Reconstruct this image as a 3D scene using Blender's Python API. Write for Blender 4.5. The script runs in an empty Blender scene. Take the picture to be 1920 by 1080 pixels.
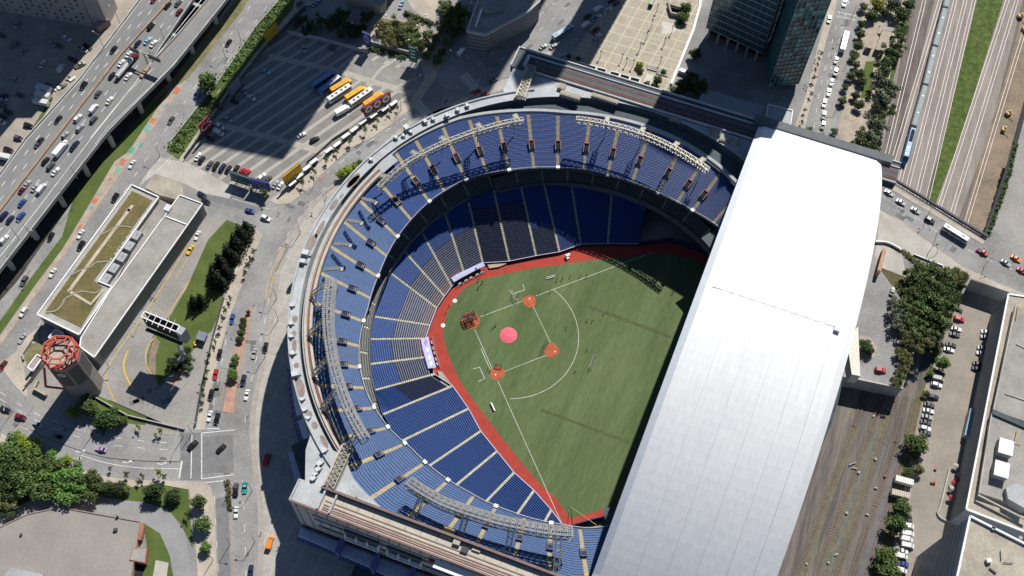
import bpy, bmesh, math, random
from mathutils import Vector, Matrix
random.seed(11)
R = math.radians
sc = bpy.context.scene
COL = sc.collection
# ------------------------------------------------------------------ camera geometry (photo frame 1920 x 1080)
F, NX, NY, H = 2100.0, 910.0, 1665.0, 428.0
_d = Vector(((NX-960)/F, (NY-540)/F, 1)).normalized()
_Z = -_d
_Y = (Vector((0, 0, 1)) - _d.z*_d).normalized()
_X = _Y.cross(_Z)
def at(u, v, z=0.0):
    r = Vector(((u-960)/F, (v-540)/F, 1))
    w = Vector((r.dot(_X), r.dot(_Y), r.dot(_Z)))
    t = (z-H)/w.z
    return Vector((w.x*t, w.y*t, z))
def pix(p):
    q = Vector(p)-Vector((0, 0, H))
    c = _X*q.x+_Y*q.y+_Z*q.z
    return 960+F*c.x/c.z, 540+F*c.y/c.z
def G(col, row, X, Y):
    return 480*col+X/4, 270*row+Y/4
C0 = Vector((22.5, 199.15)); AX = R(-18.2)
U = Vector((math.cos(AX), math.sin(AX))); V = Vector((-math.sin(AX), math.cos(AX)))
ZT_ = ((0, 0), (16, 16), (20, 22.5), (22, 26.5), (36.5, 35.8), (40, 38), (47, 42.5), (90, 87.8))
def zf(z):
    for (a, b), (c, d) in zip(ZT_, ZT_[1:]):
        if z <= c: return b+(z-a)*(d-b)/(c-a)
    return z
def ST(s, t, z=0.0):
    p = C0+U*s+V*t; k = (H-zf(z))/(H-z)
    return Vector((p.x*k, p.y*k, zf(z)))
def PO(r, phi, z=0.0):
    a = R(phi)
    return ST(r*math.cos(a), r*math.sin(a), z)
def stof(p):
    q = Vector((p[0], p[1]))-C0
    return q.dot(U), q.dot(V)
SAZ, SEL = R(-113.0), R(48.5)       # heading of the shadows, height of the sun

# ------------------------------------------------------------------ materials
MATS = {}
def mat(name, col, rough=0.8, var=0.12, scale=0.3, fine=3.0, spec=0.3, metal=0.0, col2=None, stretch=None):
    if name in MATS: return MATS[name]
    m = bpy.data.materials.new(name); m.use_nodes = True
    nt = m.node_tree; N = nt.nodes; L = nt.links
    b = N['Principled BSDF']
    b.inputs['Roughness'].default_value = rough
    b.inputs['Metallic'].default_value = metal
    b.inputs['Specular IOR Level'].default_value = spec
    if var > 0 or col2:
        g = N.new('ShaderNodeNewGeometry'); vec = g.outputs['Position']
        if stretch:
            mp = N.new('ShaderNodeMapping'); mp.vector_type = 'TEXTURE'; mp.inputs['Rotation'].default_value = (0, 0, stretch[0]); mp.inputs['Scale'].default_value = (1/stretch[1], 1/stretch[2], 1)
            L.new(vec, mp.inputs['Vector']); vec = mp.outputs['Vector']
        n1 = N.new('ShaderNodeTexNoise'); n1.inputs['Scale'].default_value = scale; n1.inputs['Detail'].default_value = 6; n1.inputs['Roughness'].default_value = 0.65
        n2 = N.new('ShaderNodeTexNoise'); n2.inputs['Scale'].default_value = fine; n2.inputs['Detail'].default_value = 3
        L.new(vec, n1.inputs['Vector']); L.new(vec, n2.inputs['Vector'])
        ad = N.new('ShaderNodeMath'); ad.operation = 'MULTIPLY_ADD'; ad.inputs[1].default_value = 0.65
        L.new(n1.outputs['Fac'], ad.inputs[0])
        m2 = N.new('ShaderNodeMath'); m2.operation = 'MULTIPLY'; m2.inputs[1].default_value = 0.35
        L.new(n2.outputs['Fac'], m2.inputs[0]); L.new(m2.outputs[0], ad.inputs[2])
        rp = N.new('ShaderNodeValToRGB'); e = rp.color_ramp.elements
        c2 = col2 or tuple(c*(1-var*2.2) for c in col)
        c1 = tuple(min(1, c*(1+var*1.6)) for c in col) if not col2 else col
        e[0].position = 0.36; e[0].color = (*c2, 1); e[1].position = 0.64; e[1].color = (*c1, 1)
        L.new(ad.outputs[0], rp.inputs['Fac']); L.new(rp.outputs['Color'], b.inputs['Base Color'])
    else:
        b.inputs['Base Color'].default_value = (*col, 1)
    MATS[name] = m
    return m
def add_stripes(m, angle, w, gap, col, soft=0.0, lim=None):
    """bars of another colour laid across the ground in world space (paving bands)"""
    nt = m.node_tree; N = nt.nodes; L = nt.links; b = N['Principled BSDF']
    g = N.new('ShaderNodeNewGeometry'); mp = N.new('ShaderNodeMapping'); mp.vector_type = 'POINT'
    mp.inputs['Rotation'].default_value = (0, 0, -angle); L.new(g.outputs['Position'], mp.inputs['Vector'])
    sx = N.new('ShaderNodeSeparateXYZ'); L.new(mp.outputs['Vector'], sx.inputs[0])
    md = N.new('ShaderNodeMath'); md.operation = 'PINGPONG'; md.inputs[1].default_value = gap/2
    L.new(sx.outputs['Y'], md.inputs[0])
    lt = N.new('ShaderNodeMath'); lt.operation = 'LESS_THAN'; lt.inputs[1].default_value = w/2
    L.new(md.outputs[0], lt.inputs[0])
    mx = N.new('ShaderNodeMix'); mx.data_type = 'RGBA'
    src = b.inputs['Base Color'].links[0].from_socket if b.inputs['Base Color'].links else None
    if src: L.new(src, mx.inputs['A'])
    else: mx.inputs['A'].default_value = b.inputs['Base Color'].default_value
    mx.inputs['B'].default_value = (*col, 1)
    L.new(lt.outputs[0], mx.inputs['Factor']); L.new(mx.outputs['Result'], b.inputs['Base Color'])
    return m
def leafmat(name, dark, light, sc_=0.9):
    m = mat(name, light, 0.6, 0.1, 0.55, 2.2, 0.25, col2=dark)
    nt = m.node_tree; N = nt.nodes; L = nt.links; b = N['Principled BSDF']; src = b.inputs['Base Color'].links[0].from_socket
    oi = N.new('ShaderNodeObjectInfo'); h = N.new('ShaderNodeHueSaturation')
    for sock, lo, span in (('Value', .72, .75), ('Hue', .475, .04)):
        ma = N.new('ShaderNodeMath'); ma.operation = 'MULTIPLY_ADD'; ma.inputs[1].default_value = span; ma.inputs[2].default_value = lo
        L.new(oi.outputs['Random'], ma.inputs[0]); L.new(ma.outputs[0], h.inputs[sock])
    L.new(src, h.inputs['Color']); L.new(h.outputs['Color'], b.inputs['Base Color'])
    return m

M = dict(
 asphalt=mat('asphalt', (.255, .25, .245), .9, .16, .05, 1.2),
 deckasph=mat('deck_asphalt', (.23, .228, .226), .9, .12, .04, 1.0, stretch=(R(-112), .10, 1)),
 drive=mat('drive_asphalt', (.275, .26, .24), .9, .12, .05, 1.0),
 concrete=mat('pale_concrete', (.40, .38, .34), .9, .10, .12, 1.5),
 barrier=mat('barrier_concrete', (.42, .42, .40), .9, .1, .2, 2),
 walk=mat('sidewalk', (.41, .36, .30), .9, .12, .1, 1.2),
 brick=mat('brick_paving', (.42, .25, .18), .9, .14, .3, 2),
 tan=mat('tan_brick', (.37, .31, .25), .9, .14, .3, 2),
 grass=mat('lawn', (.105, .135, .035), .95, .2, .1, 1.3, col2=(.05, .085, .018)),
 drygrass=mat('dry_verge', (.25, .21, .12), .95, .2, .15, 1.6, col2=(.09, .105, .035)),
 railgrass=mat('rail_grass', (.115, .15, .035), .95, .2, .35, 1.2, col2=(.022, .05, .010)),
 dirt=mat('dirt', (.27, .21, .15), .95, .2, .15, 1.2, col2=(.15, .125, .10)),
 ballast=mat('ballast', (.30, .265, .24), .95, .2, .3, 1.6, col2=(.19, .165, .15), stretch=(R(-104), .10, 1)),
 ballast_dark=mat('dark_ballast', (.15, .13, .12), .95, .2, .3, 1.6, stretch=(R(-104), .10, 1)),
 oldyard=mat('old_yard', (.20, .17, .145), .95, .2, .22, 1.3, col2=(.075, .072, .072), stretch=(R(-108), .09, 1)),
 lot=mat('worn_lot', (.31, .275, .235), .95, .1, .08, 1.4, col2=(.225, .20, .175)),
 white=mat('white_paint', (.78, .78, .76), .6, .05, .5, 3),
 lines=mat('road_paint', (.62, .62, .60), .8, .15, .6, 3),
 yline=mat('yellow_paint', (.62, .38, .06), .8, .15, .6, 3),
 oline=mat('orange_line', (.42, .26, .12), .85, .2, .6, 3),
 rail=mat('steel_rail', (.62, .53, .51), .5, .1, .6, 3, .4, 0),
 rust=mat('rusty_rail', (.20, .14, .10), .8, .1, .6, 3),
 sleeper=mat('sleeper', (.15, .12, .10), .95, .1),
 steel=mat('galvanised_steel', (.33, .31, .255), .5, .12, .8, 4, .5, .2),
 darksteel=mat('dark_steel', (.055, .058, .065), .6, .1, .6, 3),
 grey=mat('grey_panel', (.34, .35, .36), .7, .08, .15, 1.2),
 dark=mat('dark_void', (.018, .018, .022), .9, 0),
 wall=mat('stadium_concrete', (.40, .41, .42), .9, .1, .08, 1.0),
 ring=mat('rim_deck', (.40, .42, .43), .9, .12, .12, 1.2),
 beige=mat('track_beige', (.47, .41, .34), .85, .08, .3, 2),
 redbrown=mat('red_brown_rail', (.20, .10, .085), .8, .1, .4, 2),
 gutter=mat('gutter_shade_dark', (.06, .08, .09), .7, .15, .2, 1.5),
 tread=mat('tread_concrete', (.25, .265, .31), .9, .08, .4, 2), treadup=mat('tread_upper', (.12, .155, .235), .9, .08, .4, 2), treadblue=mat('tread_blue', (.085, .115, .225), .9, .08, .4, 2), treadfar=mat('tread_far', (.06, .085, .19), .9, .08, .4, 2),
 seatsunlit=mat('seat_sunlit_blue', (.075, .15, .335), .5, .08, .6, 3, .35),
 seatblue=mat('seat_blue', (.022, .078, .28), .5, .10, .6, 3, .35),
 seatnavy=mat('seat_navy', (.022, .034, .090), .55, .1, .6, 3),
 seatgrey=mat('seat_grey', (.17, .17, .16), .7, .1, .6, 3),
 seatplum=mat('seat_plum', (.12, .055, .065), .7, .1, .6, 3),
 aisle=mat('aisle_mustard', (.50, .39, .19), .9, .14, .8, 3),
 aislecream=mat('aisle_cream', (.52, .50, .38), .9, .2, 1.2, 4),
 track=mat('warning_track', (.40, .056, .038), .95, .12, .25, 1.8, col2=(.28, .042, .032)),
 clay=mat('base_clay', (.40, .10, .045), .95, .1, .4, 2),
 tarp=mat('pink_tarp', (.66, .10, .15), .6, .08, .8, 3),
 ceramic=mat('white_membrane', (.80, .80, .80), .55, .03, .04, .5, .3),
 cream=mat('cream_roof', (.66, .64, .56), .7, .05, .1, 1),
 fascia=mat('fascia_shade_blue', (.60, .64, .68), .5, .04, .08, 1.0, .4),
 glass=mat('dark_glass', (.012, .016, .02), .12, 0, spec=.7),
 tyre=mat('tyre', (.015, .015, .015), .9, 0),
 bluewall=mat('pale_blue_canopy', (.50, .53, .66), .6, .06, .2, 1.5),
 roofgrey=mat('gravel_roof', (.30, .285, .26), .95, .12, .1, 1.2),
 rooftan=mat('tan_gravel_roof', (.36, .32, .26), .95, .14, .12, 1.4),
 bark=mat('bark', (.10, .075, .055), .95, .2, 2, 6),
 red=mat('red_paint', (.50, .03, .025), .4, .05), orange=mat('orange_steel', (.48, .10, .065), .6, .12, .8, 3),
 signred=mat('sign_red', (.30, .03, .045), .6, .08), signblue=mat('sign_blue', (.05, .07, .32), .6, .08), signgreen=mat('sign_green', (.015, .15, .10), .6, .08),
 signyellow=mat('sign_yellow', (.62, .36, .02), .6, .08), signteal=mat('sign_teal', (.05, .14, .16), .6, .1),
)
# field turf: mown bands in two directions over a mottled green
tf = mat('field_turf', (.118, .158, .068), .95, .12, .085, 1.4, col2=(.062, .098, .036), stretch=(R(-112), .16, 1)); M['turf'] = tf
# car park: dark cobble with pale bands
cp = mat('car_park_cobble', (.21, .20, .19), .9, .1, .15, 1.5); M['cobble'] = cp
pz = mat('plaza_tile', (.37, .33, .26), .9, .09, .2, 1.4); M['plaza'] = pz
pv = mat('paved_apron', (.36, .34, .31), .9, .09, .2, 1.4); M['apron'] = pv
LEAF = dict(
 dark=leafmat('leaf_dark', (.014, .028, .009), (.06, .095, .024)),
 mid=leafmat('leaf_mid', (.025, .050, .012), (.105, .155, .04)),
 bright=leafmat('leaf_bright', (.035, .08, .014), (.13, .21, .045)),
 lime=leafmat('leaf_lime', (.09, .13, .012), (.26, .30, .03)),
 olive=leafmat('leaf_olive', (.04, .05, .016), (.15, .15, .05)),
 silver=leafmat('leaf_silver', (.05, .065, .04), (.17, .19, .12)),
 conifer=leafmat('leaf_conifer', (.006, .012, .006), (.022, .034, .014)),
)

# ------------------------------------------------------------------ mesh helpers
class MB:
    def __init__(s): s.v = []; s.f = []; s.m = []
    def face(s, pts, mi=0):
        n = len(s.v); s.v += [tuple(p) for p in pts]; s.f.append(list(range(n, n+len(pts)))); s.m.append(mi)
    def prism(s, poly, z0, z1, mi=0, cap=True, mtop=None, bottom=False):
        n = len(poly); b = [(p[0], p[1], z0) for p in poly]; t = [(p[0], p[1], z1) for p in poly]
        a = sum(poly[i][0]*poly[(i+1) % n][1]-poly[(i+1) % n][0]*poly[i][1] for i in range(n))
        if a < 0: b.reverse(); t.reverse()
        for i in range(n):
            j = (i+1) % n; s.face([b[i], b[j], t[j], t[i]], mi)
        if cap: s.face(t, mi if mtop is None else mtop)
        if bottom: s.face(b[::-1], mi)
    def box(s, c, d, rz=0.0, mi=0, M4=None):
        hx, hy, hz = d[0]/2, d[1]/2, d[2]/2
        q = Matrix.Rotation(rz, 3, 'Z') if M4 is None else M4
        P = [Vector(c)+q @ Vector((x*hx, y*hy, z*hz)) for x, y, z in ((-1,-1,-1),(1,-1,-1),(1,1,-1),(-1,1,-1),(-1,-1,1),(1,-1,1),(1,1,1),(-1,1,1))]
        for f in ((0,3,2,1),(4,5,6,7),(0,1,5,4),(1,2,6,5),(2,3,7,6),(3,0,4,7)): s.face([P[i] for i in f], mi)
    def bar(s, p, q, w, h=None, mi=0):
        p = Vector(p); q = Vector(q); d = q-p; L = d.length
        if L < 1e-6: return
        d /= L; up = Vector((0, 0, 1)) if abs(d.z) < .95 else Vector((1, 0, 0))
        x = d.cross(up).normalized(); y = x.cross(d)
        s.box((p+q)/2, (w, L, h or w), mi=mi, M4=Matrix((x, d, y)).transposed())
    def tube(s, pts, rad, n=6, mi=0, cap=True):
        pts = [Vector(p) for p in pts]; rad = rad if isinstance(rad, (list, tuple)) else [rad]*len(pts)
        rings = []
        for i, p in enumerate(pts):
            d = (pts[min(i+1, len(pts)-1)]-pts[max(i-1, 0)]).normalized()
            up = Vector((0, 0, 1)) if abs(d.z) < .9 else Vector((1, 0, 0))
            x = d.cross(up).normalized(); y = d.cross(x)
            rings.append([p+(x*math.cos(2*math.pi*k/n)+y*math.sin(2*math.pi*k/n))*rad[i] for k in range(n)])
        for a, b in zip(rings, rings[1:]):
            for k in range(n): s.face([a[k], b[k], b[(k+1) % n], a[(k+1) % n]], mi)
        if cap: s.face(rings[0], mi); s.face(rings[-1][::-1], mi)
    def disc(s, c, r, n=16, z=None, mi=0, ry=None, rz=0):
        s.face([(c[0]+r*math.cos(a)*math.cos(rz)-(ry or r)*math.sin(a)*math.sin(rz), c[1]+r*math.cos(a)*math.sin(rz)+(ry or r)*math.sin(a)*math.cos(rz), c[2] if z is None else z) for a in [2*math.pi*k/n for k in range(n)]], mi)
    def cyl(s, c, r, h, n=12, mi=0, r2=None, mtop=None):
        r2 = r if r2 is None else r2
        A = [(c[0]+r*math.cos(2*math.pi*k/n), c[1]+r*math.sin(2*math.pi*k/n), c[2]) for k in range(n)]
        B = [(c[0]+r2*math.cos(2*math.pi*k/n), c[1]+r2*math.sin(2*math.pi*k/n), c[2]+h) for k in range(n)]
        for k in range(n): s.face([A[k], A[(k+1) % n], B[(k+1) % n], B[k]], mi)
        s.face(B, mi if mtop is None else mtop)
    def strip(s, path, w, z=None, mi=0, dash=None):
        path = [Vector(p) for p in path]
        segs = []
        if dash:
            on, off = dash; pos = 0.0; nxt = 0.0
            tot = [0]
            for a, b in zip(path, path[1:]): tot.append(tot[-1]+(b-a).length)
            def pt(d):
                for i in range(len(path)-1):
                    if d <= tot[i+1] or i == len(path)-2:
                        k = (d-tot[i])/max(1e-6, tot[i+1]-tot[i]); return path[i].lerp(path[i+1], k)
            d = 0
            while d < tot[-1]-.5:
                segs.append([pt(d), pt(min(d+on, tot[-1]))]); d += on+off
        else: segs = [path]
        for P in segs:
            L_ = []; Rr = []
            for i, p in enumerate(P):
                t = (P[min(i+1, len(P)-1)]-P[max(i-1, 0)]); t.z = 0
                if t.length < 1e-6: continue
                t.normalize(); n = Vector((-t.y, t.x, 0))*w/2
                zz = p.z if z is None else z
                L_.append((p.x+n.x, p.y+n.y, zz)); Rr.append((p.x-n.x, p.y-n.y, zz))
            for i in range(len(L_)-1): s.face([Rr[i], Rr[i+1], L_[i+1], L_[i]], mi)
    def mesh(s, name, mats):
        me = bpy.data.meshes.new(name); me.from_pydata(s.v, [], s.f)
        for m in mats: me.materials.append(m)
        me.polygons.foreach_set('material_index', s.m); me.update()
        return me
    def build(s, name, mats, parent=None, weld=False):
        if not isinstance(mats, (list, tuple)): mats = [mats]
        me = s.mesh(name, mats)
        if weld:
            b = bmesh.new(); b.from_mesh(me); bmesh.ops.remove_doubles(b, verts=b.verts, dist=1e-4); b.to_mesh(me); b.free()
        o = bpy.data.objects.new(name, me); COL.objects.link(o)
        if parent: o.parent = parent
        return o
THINGS = []
def reg(o, label, cat, group=None, fix=False):
    o['label'] = label; o['category'] = cat
    if group: o['group'] = group
    THINGS.append([o, label, fix]); return o
def empty(name, loc=(0, 0, 0), rz=0.0):
    o = bpy.data.objects.new(name, None); COL.objects.link(o); o.location = loc; o.rotation_euler = (0, 0, rz); o.empty_display_size = .5
    return o
def inst(name, me, parent=None, loc=(0, 0, 0), rot=(0, 0, 0), scale=None):
    o = bpy.data.objects.new(name, me); COL.objects.link(o); o.location = loc; o.rotation_euler = rot
    if scale: o.scale = scale
    if parent: o.parent = parent
    return o
def sheet(name, pts, z, m, kind='structure', px=True):
    b = MB(); P = [at(u, v, z) for u, v in pts] if px else [(p[0], p[1], z) for p in pts]
    n = len(P); a = sum(P[i][0]*P[(i+1) % n][1]-P[(i+1) % n][0]*P[i][1] for i in range(n))
    if a < 0: P = P[::-1]
    b.face(P); o = b.build(name, m)
    if kind: o['kind'] = kind
    return o
def slab(name, pts, z0, z1, m, kind='structure'):
    b = MB(); b.prism([at(u, v, z1) for u, v in pts], z0, z1); o = b.build(name, m)
    if kind: o['kind'] = kind
    return o
def ppath(pts, z): return [at(u, v, z) for u, v in pts]
def lerp2(a, b, k): return (a[0]+(b[0]-a[0])*k, a[1]+(b[1]-a[1])*k)
def smooth(pts, n=5):
    out = []
    for i in range(len(pts)-1):
        p0 = pts[max(i-1, 0)]; p1 = pts[i]; p2 = pts[i+1]; p3 = pts[min(i+2, len(pts)-1)]
        for k in range(n):
            t = k/n
            out.append(tuple(.5*((2*p1[j])+(-p0[j]+p2[j])*t+(2*p0[j]-5*p1[j]+4*p2[j]-p3[j])*t*t+(-p0[j]+3*p1[j]-3*p2[j]+p3[j])*t**3) for j in (0, 1)))
    out.append(tuple(pts[-1])); return out
SUN, SKY, EXPO = 4.8, 0.055, 0.32
# ------------------------------------------------------------------ ground, roads, rail cutting
LOW = -9.0; DK = 11.0
sheet('ground', [(-4000, -3000), (4000, -3000), (4000, 4000), (-4000, 4000)], LOW-.3, M['oldyard'], px=False)
def w2(u, v): p = at(u, v, 0); return (p.x, p.y)
city = [(-1500, -900), (-1500, 2500), (130, 2500), w2(1770, -200), w2(1712, 0), w2(1640, 296), w2(1655, 330), w2(1850, 449), w2(1910, 262), w2(1965, 60), w2(2010, -200), (420, 2500),
        (1500, 2500), (1500, w2(1920, 558)[1]-120), w2(1920, 558), w2(1820, 524), w2(1800, 562), w2(1764, 604), w2(1716, 655), w2(1692, 729), w2(1560, 703), w2(1400, 1080), w2(1335, 1240), (50, -900)]
b = MB(); b.prism(city, LOW-.3, 0.0, mi=1, mtop=0)
o = b.build('street_level_ground', [M['asphalt'], M['barrier']]); o['kind'] = 'structure'
# --- boulevard beside the expressway
sheet('boulevard_grass_verge', [(280,195),(318,168),(262,252),(240,285),(215,302),(175,370),(147,417),(118,465),(62,540),(0,627),(-30,660),(-30,640),(0,602),(45,538),(72,502),(117,442),(136,375),(206,287),(252,232)], .012, M['grass'])
sheet('boulevard_dry_verge', [(452,-10),(470,-10),(455,20),(398,90),(355,145),(318,168),(300,195),(262,214),(330,140),(392,60)], .008, M['drygrass'])
sheet('boulevard_brick_strip', [(352,150),(330,178),(262,274),(232,316),(178,394),(130,464),(72,545),(0,648),(-20,675),(-20,655),(0,630),(62,541),(118,466),(147,418),(175,371),(215,303),(240,286),(262,253),(318,168)], .02, M['tan'])
b = MB()
for (x, y, w, h, mi) in ((277,240,5,8,0),(262,272,3.4,6,0),(247,281,5,8,0),(230,304,5,7,1),(286,227,5,7,1),(310,200,4,7,2),(331,170,5,9,1),(221,318,4,6,0),(178,376,5,7,1),(170,388,4,6,2),(300,213,2.5,5,2),(206,336,2.5,4,1),(150,425,3,5,1)):
    p = at(x, y, .032); b.box((p.x, p.y, .03), (w*.5, h*.45, .01), R(-22), mi)
o = b.build('painted_verge_patches', [mat('patch_teal', (.13,.36,.31), .9, .2), mat('patch_red', (.45,.16,.10), .9, .2), mat('patch_slate', (.27,.32,.36), .9, .2)]); o['kind'] = 'structure'
# slope with shrubs between boulevard and car park
sheet('slope_bank', [(556,-40),(520,0),(480,50),(410,152),(322,264),(312,284),(335,300),(372,245),(425,172),(480,98),(548,20),(580,-40)], .012, M['grass'])
sheet('bank_footpath', [(566,-40),(548,18),(480,98),(425,172),(372,245),(335,300),(342,302),(385,245),(436,176),(490,100),(560,18),(590,-40)], .02, M['walk'])
# --- car park
bd = (at(625,132.5)-at(585,160)); BUSANG = math.atan2(bd.y, bd.x)
add_stripes(M['cobble'], BUSANG, 1.7, 5.6, (.36,.34,.30))
cpark = [(560,28),(600,72),(700,102),(800,142),(812,160),(775,196),(752,200),(690,235),(600,300),(540,345),(500,362),(430,345),(385,322),(348,302),(400,225),(450,150),(510,75)]
sheet('car_park_paving', cpark, .012, M['cobble'])
sheet('car_park_turn_lane', [(640,132),(665,104),(800,142),(812,160),(775,196),(762,178)], .02, mat('plain_paving', (.25,.24,.225), .9, .09, .2, 1.5))
b = MB()
for P in ([(505,105),(640,135),(762,172),(775,176)], [(395,228),(420,236),(537,266),(601,284),(618,288)]):
    b.strip(ppath(P, .03), 3.2)
for P in ([(610,150),(662,106)], [(688,160),(715,128),(752,105)], [(735,168),(790,140)]): b.strip(ppath(P, .034), 1.6)
o = b.build('car_park_bands', mat('pale_band', (.37,.35,.30), .9, .1)); o['kind'] = 'structure'
slab('car_park_sidewalk', [(505,376),(540,350),(600,304),(640,268),(690,231),(752,192),(770,196),(783,196),(767,206),(730,236),(692,261),(655,278),(615,316),(580,353),(545,381),(520,384)], 0, .14, M['walk'])
slab('corner_plaza', [(757,204),(796,150),(790,118),(800,70),(822,56),(848,50),(838,95),(815,150),(775,205)], 0, .13, M['walk'])
sheet('gate_apron', [(300,296),(335,302),(352,305),(385,322),(430,348),(438,352),(430,372),(380,362),(348,345),(290,326),(262,345),(285,310)], .016, M['concrete'])
# --- stadium side paving
add_stripes(M['apron'], R(-18), .35, 7.6, (.44,.41,.35)); add_stripes(M['apron'], R(72), .35, 7.6, (.44,.41,.35))
sheet('stadium_apron', [(528,500),(519,545),(513,600),(500,665),(482,745),(476,800),(482,880),(492,960),(494,1000),(490,1120),(900,1300),(1000,1200),(700,950),(580,800),(570,600),(590,450),(640,360),(780,225),(940,150),(1060,112),(1070,100),(1000,95),(950,165),(880,190),(780,215),(700,285),(650,330),(600,372),(560,420)], .012, M['apron'])
b = MB()
b.strip(ppath(smooth([(700,300),(610,362),(560,420),(528,480),(517,545),(509,600),(497,665),(479,745),(473,800),(479,880),(489,960),(488,1090)], 4), .03), 2.2)
o = b.build('stadium_kerb_walk', mat('kerb_walk', (.33,.30,.265), .9, .1)); o['kind'] = 'structure'
# --- boulevard right side, park triangle
slab('park_lawn', [(425,412),(470,430),(447,477),(422,540),(410,590),(397,620),(372,640),(352,672),(330,690),(296,722),(277,695),(276,665),(287,630),(300,612),(322,588),(350,540),(372,490),(390,450)], 0, .12, M['grass'])
sheet('park_bare_soil', [(278,700),(279,662),(290,632),(300,640),(292,668),(292,700),(296,718)], .135, M['dirt'])
sheet('station_service_yard', [(372,640),(397,620),(385,680),(370,740),(362,806),(345,808),(240,782),(203,752),(212,690),(262,604),(300,545),(352,470),(385,410),(423,412),(390,450),(350,540),(322,588),(300,612),(287,630),(276,665),(277,695),(296,722),(330,690),(352,672)], .012, M['drive'])
sheet('yard_brick_patch', [(322,706),(345,696),(342,704),(330,720),(318,722)], .022, M['brick'])
slab('street_tree_strip', [(470,425),(492,440),(478,475),(452,540),(432,590),(412,660),(394,740),(384,806),(368,806),(383,720),(398,640),(418,570),(440,505)], 0, .14, M['walk'])
slab('street_median', [(472,570),(457,592),(442,650),(430,705),(417,772),(437,775),(447,700),(460,640),(473,575)], 0, .14, M['brick'])
slab('station_corner_walk', [(0,680),(30,660),(38,640),(75,612),(70,650),(45,690),(52,740),(48,745),(25,720),(10,700)], 0, .12, M['walk'])
slab('station_garden', [(44,665),(55,645),(80,640),(92,650),(70,690),(52,685)], .0, .25, M['drygrass'])
sheet('corner_lawn', [(160,742),(175,738),(275,782),(272,797),(215,792),(165,772)], .02, M['grass'])
sheet('station_forecourt', [(45,742),(85,700),(130,680),(170,735),(340,808),(330,822),(215,800),(125,790),(80,800),(62,770)], .012, M['drive'])
# --- lower left
slab('curved_sidewalk', smooth([(-10,808),(60,838),(120,870),(180,889),(240,899),(340,902)], 3)+[(385,903),(396,915),(401,940),(408,1100),(372,1100),(365,1000),(355,918),(300,908)]+smooth([(240,914),(180,907),(110,887),(50,857),(-10,832)], 3), 0, .14, M['walk'])
sheet('wood_floor', [(-10,832),(50,857),(110,887),(165,905),(160,928),(120,930),(60,938),(-10,965)], .01, mat('leaf_litter', (.07,.075,.03), .95, .2, .3, 1.5))
sheet('lawn_by_driveway', [(160,925),(178,906),(240,914),(300,908),(353,916),(356,960),(362,1030),(340,985),(315,955),(270,942),(210,935)], .016, M['grass'])
sheet('loading_driveway', [(-10,970),(60,940),(130,931),(210,937),(270,944),(318,960),(348,1000),(362,1100),(330,1100),(318,1040),(300,1000),(265,980),(150,950),(80,962),(-10,992)], .012, mat('light_asphalt', (.26,.26,.26), .9, .08, .1, 1.5))
sheet('driveway_lawn', [(268,980),(300,1000),(318,1042),(328,1100),(262,1100),(275,1020)], .016, M['grass'])
slab('pale_slab', [(292,1050),(316,1055),(310,1100),(283,1100)], 0, .2, M['concrete'])
# --- top right plaza
add_stripes(M['plaza'], R(-17), .5, 6.3, (.50,.45,.35)); add_stripes(M['plaza'], R(66), .5, 6.3, (.50,.45,.35))
slab('plaza_terrace', [(1058,113),(1075,95),(1140,12),(1160,-60),(1340,-60),(1312,25),(1300,60),(1258,160),(1248,172),(1180,152)], 0, .5, M['plaza'])
sheet('plaza_round_patch', [(1242,40),(1275,48),(1262,62),(1240,64)], .52, mat('pale_patch', (.52,.50,.46), .9, .1))
sheet('plaza_sand_patch', [(1213,138),(1232,142),(1226,160),(1205,155)], .52, MATS['pale_patch'])
sheet('garden_court', [(690,58),(712,30),(800,45),(790,85),(778,92),(700,72)], .014, M['tan'])
sheet('garden_beds', [(706,60),(716,34),(790,46),(778,80),(712,66)], .022, M['drygrass'])
sheet('corner_beds', [(815,70),(835,10),(880,10),(865,45),(845,62)], .02, M['drygrass'])
sheet('pale_court', [(760,-10),(830,-20),(822,25),(812,42),(775,20)], .016, M['walk'])
# --- north road side
slab('north_road_sidewalk', [(1561,-20),(1572,-20),(1566,20),(1548,80),(1524,180),(1506,252),(1488,242),(1508,190),(1530,100)], 0, .14, M['walk'])
slab('park_ground', [(1620,-20),(1735,-40),(1712,0),(1640,296),(1600,300),(1575,270),(1570,240),(1585,190),(1600,120),(1612,60)], 0, .13, M['tan'])
sheet('park_long_lawn', [(1624,112),(1640,105),(1632,185),(1614,184),(1618,140)], .15, M['grass'])
sheet('park_bank_grass', [(1680,60),(1712,2),(1640,292),(1620,296),(1650,230),(1668,150)], .15, M['railgrass'])
# --- bridge street
slab('bridge_sidewalk', [(1656,337),(1846,452),(1843,458),(1654,345)], 0, .14, M['walk'])
sheet('bridge_round_paving', [(1648,392),(1690,415),(1728,444),(1775,478),(1806,500),(1770,506),(1710,482),(1645,452)], .012, M['concrete'])
slab('bridge_lower_walk', [(1806,500),(1870,530),(1960,566),(1960,578),(1920,558),(1820,522),(1790,508)], 0, .14, M['walk'])
slab('embankment_soil', [(1648,500),(1700,520),(1800,520),(1812,528),(1798,560),(1762,602),(1714,653),(1690,728),(1676,722),(1690,690),(1702,650),(1688,600),(1690,560)], 0, .10, mat('bank_soil', (.14,.11,.06), .95, .2, .2, 1.5, col2=(.06,.065,.025)))
sheet('forecourt_paving', [(1645,452),(1690,470),(1700,520),(1655,505),(1640,480)], .012, M['concrete'])
slab('drive_island', [(1612,628),(1630,632),(1644,650),(1640,668),(1618,685),(1608,660)], 0, .15, M['tan'])
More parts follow.
